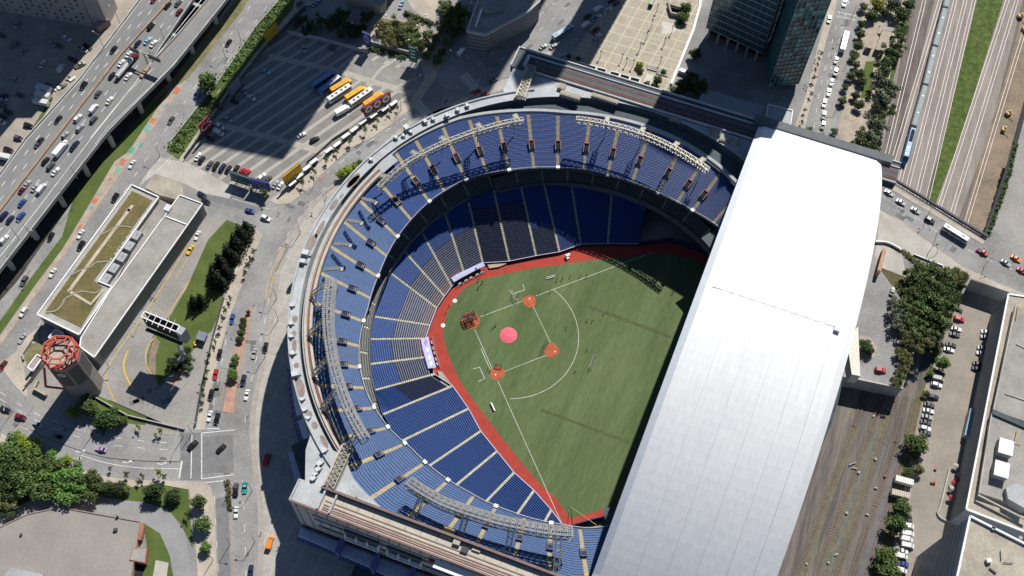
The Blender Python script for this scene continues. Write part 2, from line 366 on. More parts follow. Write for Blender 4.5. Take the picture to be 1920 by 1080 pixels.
sheet('east_pavement', [(1905,280),(1960,200),(1960,470),(1900,460),(1862,430),(1890,350)], .012, M['drive'])
# ------------------------------------------------------------------ road markings
mk = MB(); yl = MB(); ol = MB()
def dash(P, w=.22, z=.03, on=3, off=6, n=4): mk.strip(ppath(smooth(P, n), z), w, dash=(on, off))
def line(P, w=.2, z=.03, B=None, n=4): (B or mk).strip(ppath(smooth(P, n) if len(P) > 2 else P, z), w)
dash([(500,12),(430,110),(358,215),(250,370),(160,505),(80,640)]); dash([(520,20),(450,115),(375,222),(268,378),(178,510),(95,650)])
dash([(470,10),(405,105),(335,208),(232,360),(140,500),(60,630)])
line([(330,180),(262,277),(232,318),(178,396),(130,466),(72,547),(0,650)], .2, .035, ol)
line([(325,290),(290,325),(262,347)], .2, .03)
line([(350,465),(302,540),(262,600),(220,660),(203,690),(200,715),(215,752)], .35, .03, yl)
line([(422,418),(390,470),(347,540),(310,595)], .35, .03, yl)
line([(292,630),(275,655),(275,685),(295,720)], .35, .14, yl)
line([(240,657),(232,680),(235,702),(250,730)], .7, .03, yl)
line([(372,450),(330,520)], .2, .03, yl)
# curving street lower left
for dx in (0, 1):
    P = [(0+dx*20,762),(60,795),(120,822),(190,844),(260,852),(338,854)]
    line([(x, y+12) for x, y in P], .22, .03, ol)
dash([(0,735),(60,772),(125,798),(200,818),(270,827),(338,831)]); dash([(0,748),(60,784),(122,811),(195,832),(265,840),(338,844)])
dash([(40,800),(90,822),(115,832)])
line([(150,853),(200,868),(260,877),(338,879)], .25); line([(341,864),(336,897)], .6)
for x, y in ((152,848),(145,861),(240,868),(305,871)):
    p = at(x, y, .034)
    mk.bar(p, p+Vector((-2.2, .3, 0)), .35, .01); mk.bar(p, p+Vector((.5, 1.0, 0)), .35, .01); mk.bar(p+Vector((.5,1,0)), p+Vector((1.4, .6, 0)), .7, .01)
for a, c in (((378,812),(378,898)),((360,812),(358,897)),((378,898),(438,890)),((384,905),(430,900)),((378,812),(440,806))): line([a, c], .35)
# street with the median
line([(452,600),(436,655),(423,710),(411,772)], .2, .03, ol); line([(478,580),(466,640),(452,705),(440,778)], .2, .03, ol)
dash([(430,600),(414,690),(398,770),(392,805)]); dash([(505,560),(488,640),(470,720),(458,800)])
line([(388,803),(412,804)], .4)
line([(432,905),(440,1090)], .2, .03, ol); dash([(402,930),(410,1090)]); dash([(455,900),(462,1090)])
line([(530,462),(505,520),(498,560)], .25, .03, yl); line([(538,464),(512,522),(503,562)], .25, .03, yl); line([(530,462),(538,464)], .25, .03, yl)
dash([(700,292),(640,330),(590,372),(540,440),(505,500)]); dash([(760,222),(690,268),(620,318),(565,368)])
line([(770,232),(700,292),(640,338),(606,366)], .25, .03, yl)
line([(436,372),(505,392),(520,388)], .2); dash([(440,360),(500,380)])
# crosswalk bars by the car park corner and by the rim
for (a, c, n, d) in (((862,146),(886,174),9,(16,-10)), ((775,198),(798,222),8,(14,-9))):
    for k in range(n):
        q = lerp2(a, c, k/(n-1)); mk.strip(ppath([q, (q[0]+d[0], q[1]+d[1])], .03), .55)
# wide avenue at the top
dash([(830,190),(900,120),(985,50),(1060,-10)]); dash([(850,200),(925,125),(1010,58),(1090,-10)])
# north road
dash([(1592,0),(1572,80),(1548,170),(1535,260)]); dash([(1580,0),(1560,80),(1537,170),(1524,255)]); line([(1606,0),(1590,70),(1572,150),(1556,235)], .2, .03, ol)
line([(1570,22),(1606,30)], .35); line([(1568,30),(1604,38)], .35)
# bridge street
dash([(1650,365),(1720,410),(1790,455),(1860,490),(1920,512)]); line([(1650,392),(1728,444),(1806,500)], .25, .03, ol)
for r_ in (7.0, 7.6): line([(1731+x*.9, 470+y*.55) for x, y in [(30*math.cos(a), 30*math.sin(a)) for a in [R(-30+18*k) for k in range(11)]]], .2, .03, None, 1)
line([(1710,478),(1770,500)], .35)
o = mk.build('road_markings', M['lines']); o['kind'] = 'structure'
o = yl.build('yellow_road_markings', M['yline']); o['kind'] = 'structure'
o = ol.build('orange_road_markings', M['oline']); o['kind'] = 'structure'
# patches of newer asphalt
b = MB()
for P in ([(338,811),(378,811),(378,900),(338,900)], [(380,820),(436,815),(438,885),(380,888)], [(372,352),(438,368),(500,385),(480,400),(385,374)], [(480,200),(440,262),(425,262),(468,196)][:0], [(404,935),(428,930),(432,1090),(410,1090)]):
    if P: b.face([at(u, v, .014) for u, v in P][::-1])
o = b.build('dark_asphalt_patch', mat('new_asphalt', (.175,.175,.178), .9, .1)); o['kind'] = 'structure'

# ------------------------------------------------------------------ elevated expressway
def both(L_, R_): return L_+R_[::-1]
dl = [(330,-95),(262,0),(150,148),(47,262),(0,327),(-120,492)]
dr = [(432,-90),(362,0),(300,92),(286,115)]
rl = [(455,-100),(390,0),(330,70),(290,112)]
rr = [(500,-105),(425,0),(325,125),(205,245),(185,270),(0,507),(-120,660)]
deck = empty('elevated_expressway', at(150, 200, 0)); reg(deck, 'wide elevated expressway deck on concrete pillars with traffic in both directions', 'expressway')
org = deck.location.copy()
def local(o, par): o.parent = par; o.matrix_parent_inverse = Matrix.Translation(-par.location); return o
b = MB(); outline = dl+[(-120,660)]+rr[::-1][1:]+[(455,-100),(390,0),(330,70),(290,112),(286,115),(300,92),(362,0),(432,-90)]
b.prism([at(u, v, DK) for u, v in outline], DK-1.6, DK, mi=1, mtop=0, bottom=True); local(b.build('road_deck', [M['deckasph'], M['barrier']]), deck)
b = MB()
def rail_wall(B, P, z, h, w):
    P = ppath(P, z)
    for p, q in zip(P, P[1:]):
        B.bar(p+Vector((0, 0, h/2)), q+Vector((0, 0, h/2)), w, h)
for P in (dl, rr, dr, rl): rail_wall(b, P, DK, .9, .45)
local(b.build('parapet', M['barrier']), deck)
b = MB(); rail_wall(b, [(395,-100),(320,0),(225,105),(97,270),(0,396),(-120,560)], DK, .8, .9); local(b.build('median_barrier', mat('median_tan', (.33,.23,.15), .9, .12)), deck)
b = MB()
for o_ in (.30, .36, .66, .72):
    pass
def offl(P, k, Q): return [lerp2(p, q, k) for p, q in zip(P, Q)]
L0 = [(330,-95),(262,0),(150,148),(47,262),(0,327),(-120,492)]; LM = [(395,-100),(320,0),(197,140),(97,270),(48,335),(-60,480)]
for k in (.36, .66): b.strip(ppath(offl(L0, k, LM), DK+.02), .3, dash=(3, 6))
for k in (.06, .95): b.strip(ppath(offl(L0, k, LM), DK+.02), .22)
R0 = [(402,-100),(326,0),(203,143),(103,274),(3,402),(-60,486)]; R1 = [(447,-90),(380,0),(286,118),(172,262),(70,396),(-20,510)]
for k in (.32, .62): b.strip(ppath(offl(R0, k, R1), DK+.02), .3, dash=(3, 6))
b.strip(ppath(offl(R0, .95, R1), DK+.02), .3); b.strip(ppath([(286,130),(240,172),(170,258)], DK+.024), .3)
b.strip(ppath([(355,85),(318,128),(200,240),(178,270)], DK+.02), .22)
local(b.build('lane_markings', M['lines']), deck)
b = MB(); b.strip(ppath([(420,-40),(392,5),(330,78),(300,110)], DK+.024), .3); b.strip(ppath(offl(L0, .93, LM), DK+.026), .4); local(b.build('edge_lines', M['oline']), deck)
b = MB()
for (x, y) in ((60,440),(110,378),(160,318),(205,262),(258,198),(310,138),(355,85),(400,28),(15,500)):
    q = at(x, y, DK-1.6); t = Vector((-.38, -.925, 0)); n = Vector((t.y, -t.x, 0))
    for k in (0, -8.5, -17, -25):
        pass
for (x, y) in ((60,430),(112,368),(158,310),(206,255),(260,190),(312,130),(357,78),(402,22),(14,488)):
    q = at(x, y, 0)
    pb = MB(); e = at(x, y, DK-1.6)
    pb.cyl((e.x-1.2, e.y+1.0, 0), 1.25, DK-2.6, 8)
    pb.bar((e.x-1.0, e.y+.6, DK-2.2), (e.x-26, e.y+11, DK-2.2), 1.6, 1.2)
    pb.cyl((e.x-22, e.y+9.5, 0), 1.25, DK-2.6, 8)
    local(pb.build('pillar', M['barrier']), deck)
# ------------------------------------------------------------------ railway
def zs(pts): return [at(u, v, LOW) for u, v in pts]
def lowsheet(name, pts, dz, m, kind='structure'): return sheet(name, pts, LOW+dz, m, kind)
lowsheet('rail_ballast', [(1715,-60),(1860,-60),(1835,0),(1760,290),(1700,480),(1560,470),(1640,330),(1655,250)], .0, M['ballast'])
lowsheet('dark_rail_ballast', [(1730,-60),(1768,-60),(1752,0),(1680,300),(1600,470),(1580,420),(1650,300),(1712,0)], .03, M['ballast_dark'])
lowsheet('railside_grass', [(1838,-30),(1892,-30),(1880,5),(1800,262),(1757,375),(1720,470),(1690,470),(1742,368),(1766,268),(1832,0)], .03, M['railgrass'], 'stuff')
lowsheet('east_rail_ballast', [(1884,-30),(1935,-60),(1915,10),(1858,240),(1790,430),(1730,470),(1757,375),(1800,262)], .02, M['ballast'])
lowsheet('railside_dirt', [(1925,-10),(1960,-60),(1960,100),(1905,260),(1850,440),(1800,480),(1812,390),(1848,262),(1890,130)], .03, M['dirt'])
def track(P, m_rail, w=.26, slp=True, z=LOW):
    b = MB(); P = [at(u, v, z+.05) for u, v in P]
    for a, c in zip(P, P[1:]):
        t = (c-a).normalized(); n = Vector((-t.y, t.x, 0))*.78
        for s in (-1, 1): b.bar(a+n*s+Vector((0,0,.25)), c+n*s+Vector((0,0,.25)), w, .2, 0)
        if slp:
            k = 0; Lh = (c-a).length
            while k < Lh:
                p = a+t*k; b.box((p.x, p.y, z+.1), (.3, 2.5, .12), math.atan2(t.y, t.x), 1); k += 1.1
    o = b.build('railway_track', [m_rail, M['sleeper']]); o['kind'] = 'structure'
for top, bot in (((1733,0),(1667,272)),((1763,0),(1683,272)),((1776,0),(1706,270)),((1791,0),(1722,270)),((1810,0),(1743,270)),((1826,0),(1763,270)),((1889,0),(1800,270)),((1906,0),(1824,270)),((1938,0),(1856,270))):
    d = ((top[0]-bot[0])/(top[1]-bot[1]))
    track([(top[0]+d*-60, -60), top, bot, (bot[0]+d*190, 460)], M['rail'], .24, False)
lowsheet('yard_ballast', [(1560,700),(1700,728),(1722,735),(1730,760),(1700,860),(1660,1000),(1640,1100),(1420,1100),(1500,880)], .02, M['oldyard'])
b = MB()
for P, w in (([(1605,800),(1555,930),(1500,1090)], 3.0), ([(1640,790),(1592,930),(1540,1090)], 2.2), ([(1668,770),(1622,900),(1560,1090)], 3.2)):
    b.strip(zs(P) and [Vector((p.x, p.y, LOW+.05)) for p in zs(P)], w)
o = b.build('weedy_strips', mat('weeds', (.17,.155,.10), .95, .2, .3, 1.5, col2=(.10,.095,.07))); o['kind'] = 'structure'
for P in ([(1625,735),(1600,800),(1550,930),(1492,1090)], [(1658,740),(1632,810),(1585,930),(1525,1090)], [(1682,745),(1655,830),(1615,950),(1565,1090)], [(1700,745),(1678,830),(1640,950),(1592,1090)], [(1716,750),(1698,830),(1662,960),(1625,1080)]):
    track(P, M['rust'], .22, True)
lowsheet('parking_lot', [(1795,520),(1960,560),(1960,640),(1900,760),(1840,940),(1790,1100),(1665,1100),(1678,1000),(1698,900),(1718,800),(1736,720),(1768,640)], .04, M['lot'])
lowsheet('lot_verge', [(1768,640),(1736,720),(1718,800),(1698,900),(1678,1000),(1665,1100),(1640,1100),(1660,1000),(1690,860),(1706,770),(1722,735),(1740,690),(1755,640)], .06, mat('rough_verge', (.17,.14,.09), .95, .2, .25, 1.5, col2=(.06,.07,.025)))

sheet('under_deck_shade', [(330,-95),(262,0),(150,148),(47,262),(-40,370),(-120,700),(30,530),(136,378),(255,232),(330,140),(395,58),(460,-40),(500,-105)], .006, mat('shade_dark_soil', (.055,.05,.045), .95, .2, .2, 1.5))  # dark sheet paints in the shade beneath the deck
sheet('gravel_lot', [(250,-40),(262,0),(150,148),(47,262),(0,327),(-90,440),(-400,300),(-300,-40),(100,-60)], .01, mat('gravel_lot_beige', (.33,.29,.25), .95, .12, .1, 1.4))
sheet('lot_weeds', [(100,185),(90,205),(60,255),(48,268),(60,240),(85,200),(96,180)], .02, M['grass'])
for P in ([(1640,800),(1665,830),(1640,900),(1600,1000),(1560,1085),(1530,1085),(1580,950),(1620,850)], [(1690,830),(1698,850),(1660,980),(1630,1085),(1605,1085),(1650,950)]):
    lowsheet('grey_ballast', P, .045, mat('grey_ballast', (.17,.165,.165), .95, .2, .2, 1.5, col2=(.10,.10,.105)))

# repairs, seams and manhole covers in the carriageways
rnd = random.Random(21); b = MB()
for P, w, z in (([(510,15),(440,110),(365,218),(262,365),(170,505),(90,640)], 11, .018), ([(0,745),(60,782),(125,808),(200,830),(270,838),(338,842)], 12, .018), ([(440,590),(424,660),(408,730),(400,800)], 7, .018), ([(494,560),(476,640),(462,720),(450,800),(445,900),(450,1080)], 9, .018), ([(760,215),(690,262),(620,315),(560,375),(520,450)], 8, .018), ([(840,195),(910,125),(1000,55),(1070,0)], 14, .018), ([(1590,0),(1570,80),(1545,170),(1532,255)], 9, .018), ([(1660,375),(1730,420),(1800,462),(1900,505)], 8, .018), ([(330,470),(270,560),(225,650)], 8, .022), ([(250,760),(310,740),(350,700)], 12, .022)):
    Q = ppath(P, z)
    for _ in range(16):
        i = rnd.randrange(len(Q)-1); p = Q[i].lerp(Q[i+1], rnd.random()); t = (Q[i+1]-Q[i]).normalized(); n = Vector((-t.y, t.x, 0)); p = p+n*rnd.uniform(-w/2, w/2)
        kd = rnd.random(); L_, W_ = (rnd.uniform(3,14), rnd.uniform(.12,.3)) if kd < .45 else ((rnd.uniform(1.5,5), rnd.uniform(1,2.6)) if kd < .75 else (.9,.9)); mi = 0 if kd < .75 else 1
        if rnd.random() < .3: t, n = n, t
        b.face([p-t*L_/2-n*W_/2, p+t*L_/2-n*W_/2, p+t*L_/2+n*W_/2, p-t*L_/2+n*W_/2] if t.cross(n).z > 0 else [p-t*L_/2+n*W_/2, p+t*L_/2+n*W_/2, p+t*L_/2-n*W_/2, p-t*L_/2-n*W_/2], mi)
o = b.build('asphalt_repairs', [mat('repair_asphalt', (.15,.15,.152), .9, .15), mat('manhole_iron', (.10,.095,.09), .7, .1)]); o['kind'] = 'structure'
# ------------------------------------------------------------------ stadium
def interp(tab, x):
    if x <= tab[0][0]: return tab[0][1]
    for (a, va), (c, vc) in zip(tab, tab[1:]):
        if x <= c: return va+(vc-va)*(x-a)/(c-a)
    return tab[-1][1]
FT = [(40,83),(58,83),(66,80.5),(79,78.5),(96,78.4),(114,79.5),(126,80.8),(141,83.8),(153,83.6),(169,82.2),(182,80.8),(194,81),(204,83),(211,83.9),(221,83.4),(233,81.0),(240,78.8),(248,78.3),(261,77.7),(274,78.4),(288,80),(294,81.4),(320,83)]
BT = [(40,94),(58,94),(68,95.5),(82,96.6),(110,96.8),(123,99.5),(136,103),(153,104),(165,101.5),(175,100),(195,99.3),(212,99.4),(220,100),(233,100.5)]
def rf(p): return interp(FT, p)
def rb(p):
    if p > 234:
        lim = 98.2/max(.2, abs(math.sin(R(p)))); return min(104.5, lim) if p > 239 else 100.5+(p-234)*.6
    return interp(BT, p)
ZF, ZB = 22.0, 36.5
stad = empty('baseball_stadium', ST(0, 0, 0)); reg(stad, 'huge round baseball stadium with blue seats and a white retractable roof drawn half open', 'stadium')
def spart(B, name, mats, label=None, par=None):
    o = B.build(name, mats)
    if par is None: par = stad; o.parent = par; o.matrix_parent_inverse = Matrix.Translation(-stad.location)
    else:
        o.parent = par; o.matrix_parent_inverse = Matrix.Translation(-stad.location) if False else Matrix.Identity(4)
    if label: o['label'] = label
    return o
def arcpts(r, a0, a1, n, z):
    return [PO(r(a) if callable(r) else r, a, z) for a in [a0+(a1-a0)*k/n for k in range(n+1)]]
def band(B, r0, z0, r1, z1, a0, a1, n, mi=0):
    A = arcpts(r0, a0, a1, n, z0); D = arcpts(r1, a0, a1, n, z1)
    for i in range(n): B.face([A[i], D[i], D[i+1], A[i+1]], mi)
NN = 96
# outer drum wall, rim deck, gutter, circular track
b = MB(); band(b, 108.6, 0, 108.6, 40.6, 117, 239, 70); band(b, 108.6, 40.6, 108.0, 40.6, 117, 239, 70); band(b, 108.0, 40.6, 108.0, 39.4, 117, 239, 70); band(b, 106.9, 0, 106.9, 35, 56, 117, 40); band(b, 106.9, 0, 106.9, 35, 239, 310, 40)
for k in range(20, 40):
    b.bar(PO(108.9, k*6, 0), PO(108.9, k*6, 38), .8, .9)
spart(b, 'drum_wall', M['wall'])
b = MB(); band(b, 108.0, 39.4, 104.6, 39.4, 55, 300, 140); band(b, 104.6, 39.4, 104.6, 34.5, 55, 300, 140)
spart(b, 'rim_deck', M['ring'])
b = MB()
band(b, 104.6, 35.0, lambda a: rb(a)-.5, 34.6, 55, 300, 140); band(b, 104.5, 39.2, 104.5, 34.9, 55, 172, 90)  # second band colours the far inner wall dark for its shade
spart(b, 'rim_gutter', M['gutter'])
b = MB()
for r0, r1, z, mi in ((102.6, 101.7, 39.2, 0), (101.3, 100.7, 38.8, 1), (100.5, 99.5, 39.2, 0)):
    def cl(a, r=r0): return r+max(0, (104-99.4)*(1 if 128 < a < 165 else 0))*0
    band(b, lambda a, r=r0: r, z, lambda a, r=r1: r, z, 160, 236, 60, mi); band(b, r0, z-1.0, r0, z, 160, 236, 60, mi); band(b, r1, z, r1, z-1.5, 160, 236, 60, mi)
band(b, 103.4, 38.3, 99.5, 38.2, 155, 236, 60, 2)
spart(b, 'circular_track', [M['beige'], M['redbrown'], M['grey']])
b = MB(); band(b, lambda a: rb(a)+1.5, 37.9, lambda a: rb(a)+.1, 37.9, 55, 172, 80); band(b, lambda a: rb(a)+.1, 37.9, lambda a: rb(a)+.1, 36, 55, 172, 80)
spart(b, 'upper_walkway', M['grey'])
# rim plant boxes and rust stains
rimfurn = [(762,240,2.6),(797,227,1.9),(812,222,1.6),(838,216,2),(858,205,1.7),(876,197,1.7),(742,257,1.6),(756,253,1.4),(770,246,1.4),(695,298,1.5),(573,475,2.8),(568,490,2.2),(547,572,1.5),(545,606,1.6),(545,630,1.6),(548,662,1.8),(553,702,2.6),(566,748,1.5),(570,768,1.7),(577,783,1.4),(607,845,2),(599,869,2.2),(596,880,2),(591,888,1.7),(587,897,1.8)]
for (u, v, sz) in rimfurn:
    s_, t_ = stof(at(u, v, 40.5)); phi = math.atan2(t_, s_); q = ST(s_, t_, 39.4); z0 = q.z; sz *= .74
    b = MB(); rz = AX+phi
    b.box((q.x, q.y, z0+sz*.55), (sz*1.25, sz, sz*1.1), rz, 0); b.box((q.x, q.y, z0+sz*1.13), (sz*1.3, sz*1.05, .1), rz, 1)
    b.box((q.x+math.cos(rz)*-sz*.8, q.y+math.sin(rz)*-sz*.8, z0+.35), (sz*.7, sz*.5, .7), rz, 0)
    spart(b, 'plant_box', [M['grey'], mat('box_lid', (.52,.54,.55), .6, .06)])
rs = mat('rust_stain', (.30,.26,.24), .9, .25, .6, 2, col2=(.20,.14,.12))
for (u, v, a_, c_) in ((600,338,4.5,1.6),(662,338,4.5,1.5),(663,341,4,1.5),(626,384,3,1.2),(640,368,1.5,.6),(600,430,4.5,1),(585,455,4.5,1.6),(553,598,1.6,1.1),(551,625,1.3,1),(552,648,2.8,.9),(556,685,1.2,1.1),(561,726,4.5,2),(580,777,1.5,1.1),(590,798,1.6,1.2),(608,828,3,1)):
    s_, t_ = stof(at(u, v, 39.4)); phi = math.atan2(t_, s_); q = ST(s_, t_, 39.4); b = MB()
    b.face([(q.x+a_*math.cos(x)*math.cos(AX+phi+1.57)-c_*math.sin(x)*math.sin(AX+phi+1.57), q.y+a_*math.cos(x)*math.sin(AX+phi+1.57)+c_*math.sin(x)*math.cos(AX+phi+1.57), q.z+.02) for x in [k*.5236+.13*math.sin(k*5) for k in range(12)]])
    spart(b, 'rust_stain', rs)
# ---------------- upper seating
A5 = [52,59.5,66.6,72.0,78.6,87.6,95.7,103.5,111.7,119.2,127.0,133.7,140.4,147.8,153.6,161.6,168.7,175.7,183.0,190.3,198.0,205.6,212.0,218.2,224.7,231.6,238.2,246.1,254.4,262.8,269.6,278.0,285.2,292.8,301,309]
def uz(a, k): return ZF+(ZB-ZF)*k*min(1.0, (rb(a)-rf(a))/17.5)
def up(a, k, dz=0.0, dr=0.0):
    f = rf(a); g = rb(a); return PO(f+(g-f)*k+dr, a, uz(a, k)+dz)
NR = 22
for i in range(len(A5)-1):
    a0, a1 = A5[i], A5[i+1]; ns = 4; b = MB()
    da0 = math.degrees(.75/90); an = [a0+da0+(a1-a0-2*da0)*k/ns for k in range(ns+1)]
    n_ = NR
    for k in range(n_):
        k0, k1 = k/n_, (k+1)/n_
        for s in range(ns):
            x, y = an[s], an[s+1]
            b.face([up(x,k0), up(x,k1,-(uz(x,k1)-uz(x,k0))), up(y,k1,-(uz(y,k1)-uz(y,k0))), up(y,k0)], 0)   # tread
            hz = uz(x,k1)-uz(x,k0)
            b.face([up(x,k1,-hz), up(x,k1), up(y,k1), up(y,k1,-hz)], 0)          # riser
            w = k1-k0
            def q(a, kk, dz): return up(a, k0+w*kk, -(uz(a,k0+w*kk)-uz(a,k0))+dz)
            prof = ((.34,0),(.30,.42),(.66,.38),(.72,.80),(.84,.80),(.86,0))
            for (ka,za),(kb,zb) in zip(prof, prof[1:]): b.face([q(x,ka,za), q(x,kb,zb), q(y,kb,zb), q(y,ka,za)], 1)
    m_ = M['seatsunlit'] if 165 < a0 < 300 else M['seatblue']  # sunlit look of the left rows is put into a lighter blue
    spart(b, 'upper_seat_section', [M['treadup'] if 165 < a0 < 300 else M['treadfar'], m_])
for i in range(1, len(A5)-1):
    a = A5[i]; b = MB(); da = math.degrees(.8/90); n_ = NR*2
    for k in range(n_):
        k0, k1 = k/n_, (k+1)/n_; hz = uz(a,k1)-uz(a,k0)
        b.face([up(a-da,k0), up(a-da,k1,-hz), up(a+da,k1,-hz), up(a+da,k0)], 0)
        b.face([up(a-da,k1,-hz), up(a-da,k1), up(a+da,k1), up(a+da,k1,-hz)], 1)
        b.face([up(a-da,k0,.05), up(a-da,k0+(k1-k0)*.2,.05-hz*.2), up(a+da,k0+(k1-k0)*.2,.05-hz*.2), up(a+da,k0,.05)], 1)
    spart(b, 'upper_aisle', [M['aisle'], M['tread']])
    if a < 60 or a > 296: continue
    # stairwell mouth with parapet walls
    kc = .40 if a < 175 else .36
    if 238 < a < 297: kc = .46
    b = MB(); c = up(a, kc); rr_ = AX+R(a); ex = Vector((math.cos(rr_), math.sin(rr_), 0)); ey = Vector((-ex.y, ex.x, 0))
    red = a < 150
    Lh, Wh = 1.6, 1.0
    for s in (-1, 1): b.bar(c+ey*s*(Wh+.1)-ex*Lh+Vector((0,0,-.2)), c+ey*s*(Wh+.1)+ex*Lh+Vector((0,0,1.3)), .2, 1.3, 0)
    b.bar(c+ex*Lh-ey*(Wh+.2)+Vector((0,0,1.3)), c+ex*Lh+ey*(Wh+.2)+Vector((0,0,1.3)), .3, 1.6, 2 if red else 0)
    P = [c+ex*x+ey*y+Vector((0,0,z)) for x, y, z in ((-Lh,-Wh,.10),(Lh,-Wh,1.75),(Lh,Wh,1.75),(-Lh,Wh,.10))]
    b.face(P, 1)
    for j in range(2):
        p = c-ex*(Lh-.4-j*.7)+Vector((0,0,.3+j*.3)); b.box(p, (.25, 1.8, .12), rr_, 3)
    spart(b, 'stairwell_mouth', [M['treadup'] if a > 165 else M['aisle'], mat('stair_dark', (.03,.03,.06), .9, 0), mat('portal_red', (.42,.05,.05), .6, .05), M['aisle'] if a > 150 else M['dark']])
b = MB()
f = [PO(rf(a)-.25, a, ZF+.9) for a in [52+257*k/150 for k in range(151)]]
b.tube(f, .11, 5); 
for i in range(0, 151, 2): p = f[i]; b.bar(p, p-Vector((0, 0, .9)), .12)
spart(b, 'front_railing', mat('railing_white', (.6,.61,.62), .5, .05))
b = MB(); band(b, lambda a: rf(a)-.3, ZF, lambda a: rf(a)-.3, ZF-1.6, 50, 312, 140); band(b, lambda a: rf(a)-.3, ZF-1.6, 88, 20, 50, 312, 140); band(b, lambda a: rf(a)-.3, ZF, lambda a: rf(a)+.1, ZF, 50, 312, 140)
spart(b, 'upper_deck_edge', mat('deck_edge', (.075,.085,.11), .8, .1))
for a in A5[2:-2:2]+[231.6, 246.1]:
    b = MB(); p = PO(rf(a)-.2, a, ZF+.3); b.box(p, (1.2, 1.5, 1.1), AX+R(a)); b.box(p+Vector((0,0,.6)), (1.3, 1.6, .1), AX+R(a)); spart(b, 'camera_box', M['white'])
# ---------------- club level rows
b = MB()
CS = [60+8.05*k for k in range(31)]
for a0, a1 in zip(CS, CS[1:]):
    an = [a0+.35+(a1-a0-.7)*k/4 for k in range(5)]
    for k in range(6):
        r0 = 80.0+.95*k if a0 > 130 else 77.2+.95*k; z = 12.6+.55*k
        for x, y in zip(an, an[1:]):
            b.face([PO(r0,x,z),PO(r0+.95,x,z),PO(r0+.95,y,z),PO(r0,y,z)], 0); b.face([PO(r0+.95,x,z),PO(r0+.95,x,z+.55),PO(r0+.95,y,z+.55),PO(r0+.95,y,z)], 0)
            b.face([PO(r0+.3,x,z+.42),PO(r0+.72,x,z+.42),PO(r0+.72,y,z+.42),PO(r0+.3,y,z+.42)], 1); b.face([PO(r0+.3,x,z),PO(r0+.3,x,z+.42),PO(r0+.3,y,z+.42),PO(r0+.3,y,z)], 1)
            b.face([PO(r0+.68,x,z+.85),PO(r0+.86,x,z+.85),PO(r0+.86,y,z+.85),PO(r0+.68,y,z+.85)], 2); b.face([PO(r0+.68,x,z),PO(r0+.68,x,z+.85),PO(r0+.68,y,z+.85),PO(r0+.68,y,z)], 1)
spart(b, 'club_seat_rows', [M['gutter'], M['seatgrey'], M['seatgrey']])
for a in CS:
    b = MB()
    for k in range(6):
        r0 = 80.0+.95*k if a > 130 else 77.2+.95*k; z = 12.62+.55*k
        b.face([PO(r0,a-.35,z),PO(r0+.95,a-.35,z),PO(r0+.95,a+.35,z),PO(r0,a+.35,z)]); b.face([PO(r0+.95,a-.35,z-.02),PO(r0+.95,a-.35,z+.55),PO(r0+.95,a+.35,z+.55),PO(r0+.95,a+.35,z-.02)])
    spart(b, 'club_aisle', M['aislecream'])
b = MB()
band(b, lambda a: 79.6 if a > 130 else 76.8, 13.6, lambda a: 79.6 if a > 130 else 76.8, 10.0, 40, 320, 140); band(b, lambda a: 79.6 if a > 130 else 76.8, 13.6, lambda a: 80.0 if a > 130 else 77.2, 13.6, 40, 320, 140)
spart(b, 'club_parapet', mat('club_parapet_grey', (.13,.14,.17), .8, .1))
b = MB(); band(b, 86.2, 15.5, 86.2, 20.5, 0, 360, 120); band(b, 90, 0, 90, 20.5, 0, 360, 90); spart(b, 'suite_glazing', mat('suite_glass', (.02,.025,.035), .25, 0))
b = MB(); band(b, 74, 20.5, 90, 20.5, 300, 418, 60); band(b, 82, 21, 107, 40, 305, 412, 50); spart(b, 'outfield_stand', M['gutter'])
# ---------------- lower bowl
LA = [((14,62),(12.5,76)), ((1.1,57.2),(-4.9,79)), ((-9.9,52.6),(-23.5,76)), ((-17.3,45.6),(-34.8,71)), ((-26.3,40.0),(-44,66.3)), ((-36.3,33.2),(-53.5,58.5)), ((-46.8,28.2),(-61.8,49.5)), ((-52.3,20.2),(-69.6,40.6)), ((-55.2,12.6),(-74.5,27.5)), ((-56.3,7.0),(-78.0,16.5)), ((-57.3,.6),(-79.5,4.9)), ((-56.8,-8.0),(-77.9,-16.4)), ((-56.2,-14.4),(-75.6,-26.7)), ((-51.8,-21.9),(-70.8,-37.2)), ((-46.5,-28.4),(-64.4,-47.5)), ((-37.5,-30.6),(-56.5,-56.5)), ((-27.7,-37.6),(-46.0,-65.2)), ((-19.5,-44.9),(-33.4,-72.6)), ((-10.3,-50.6),(-21.0,-76.5)), ((-.8,-56.5),(-8.0,-79.0)), ((9.1,-60.6),(5.3,-79.8)), ((18.1,-65.6),(16.5,-78.5)), ((24.4,-69.8),(24.6,-78.0))]
LA = [(Vector(a), Vector(c)) for a, c in LA]
ZL = 1.5
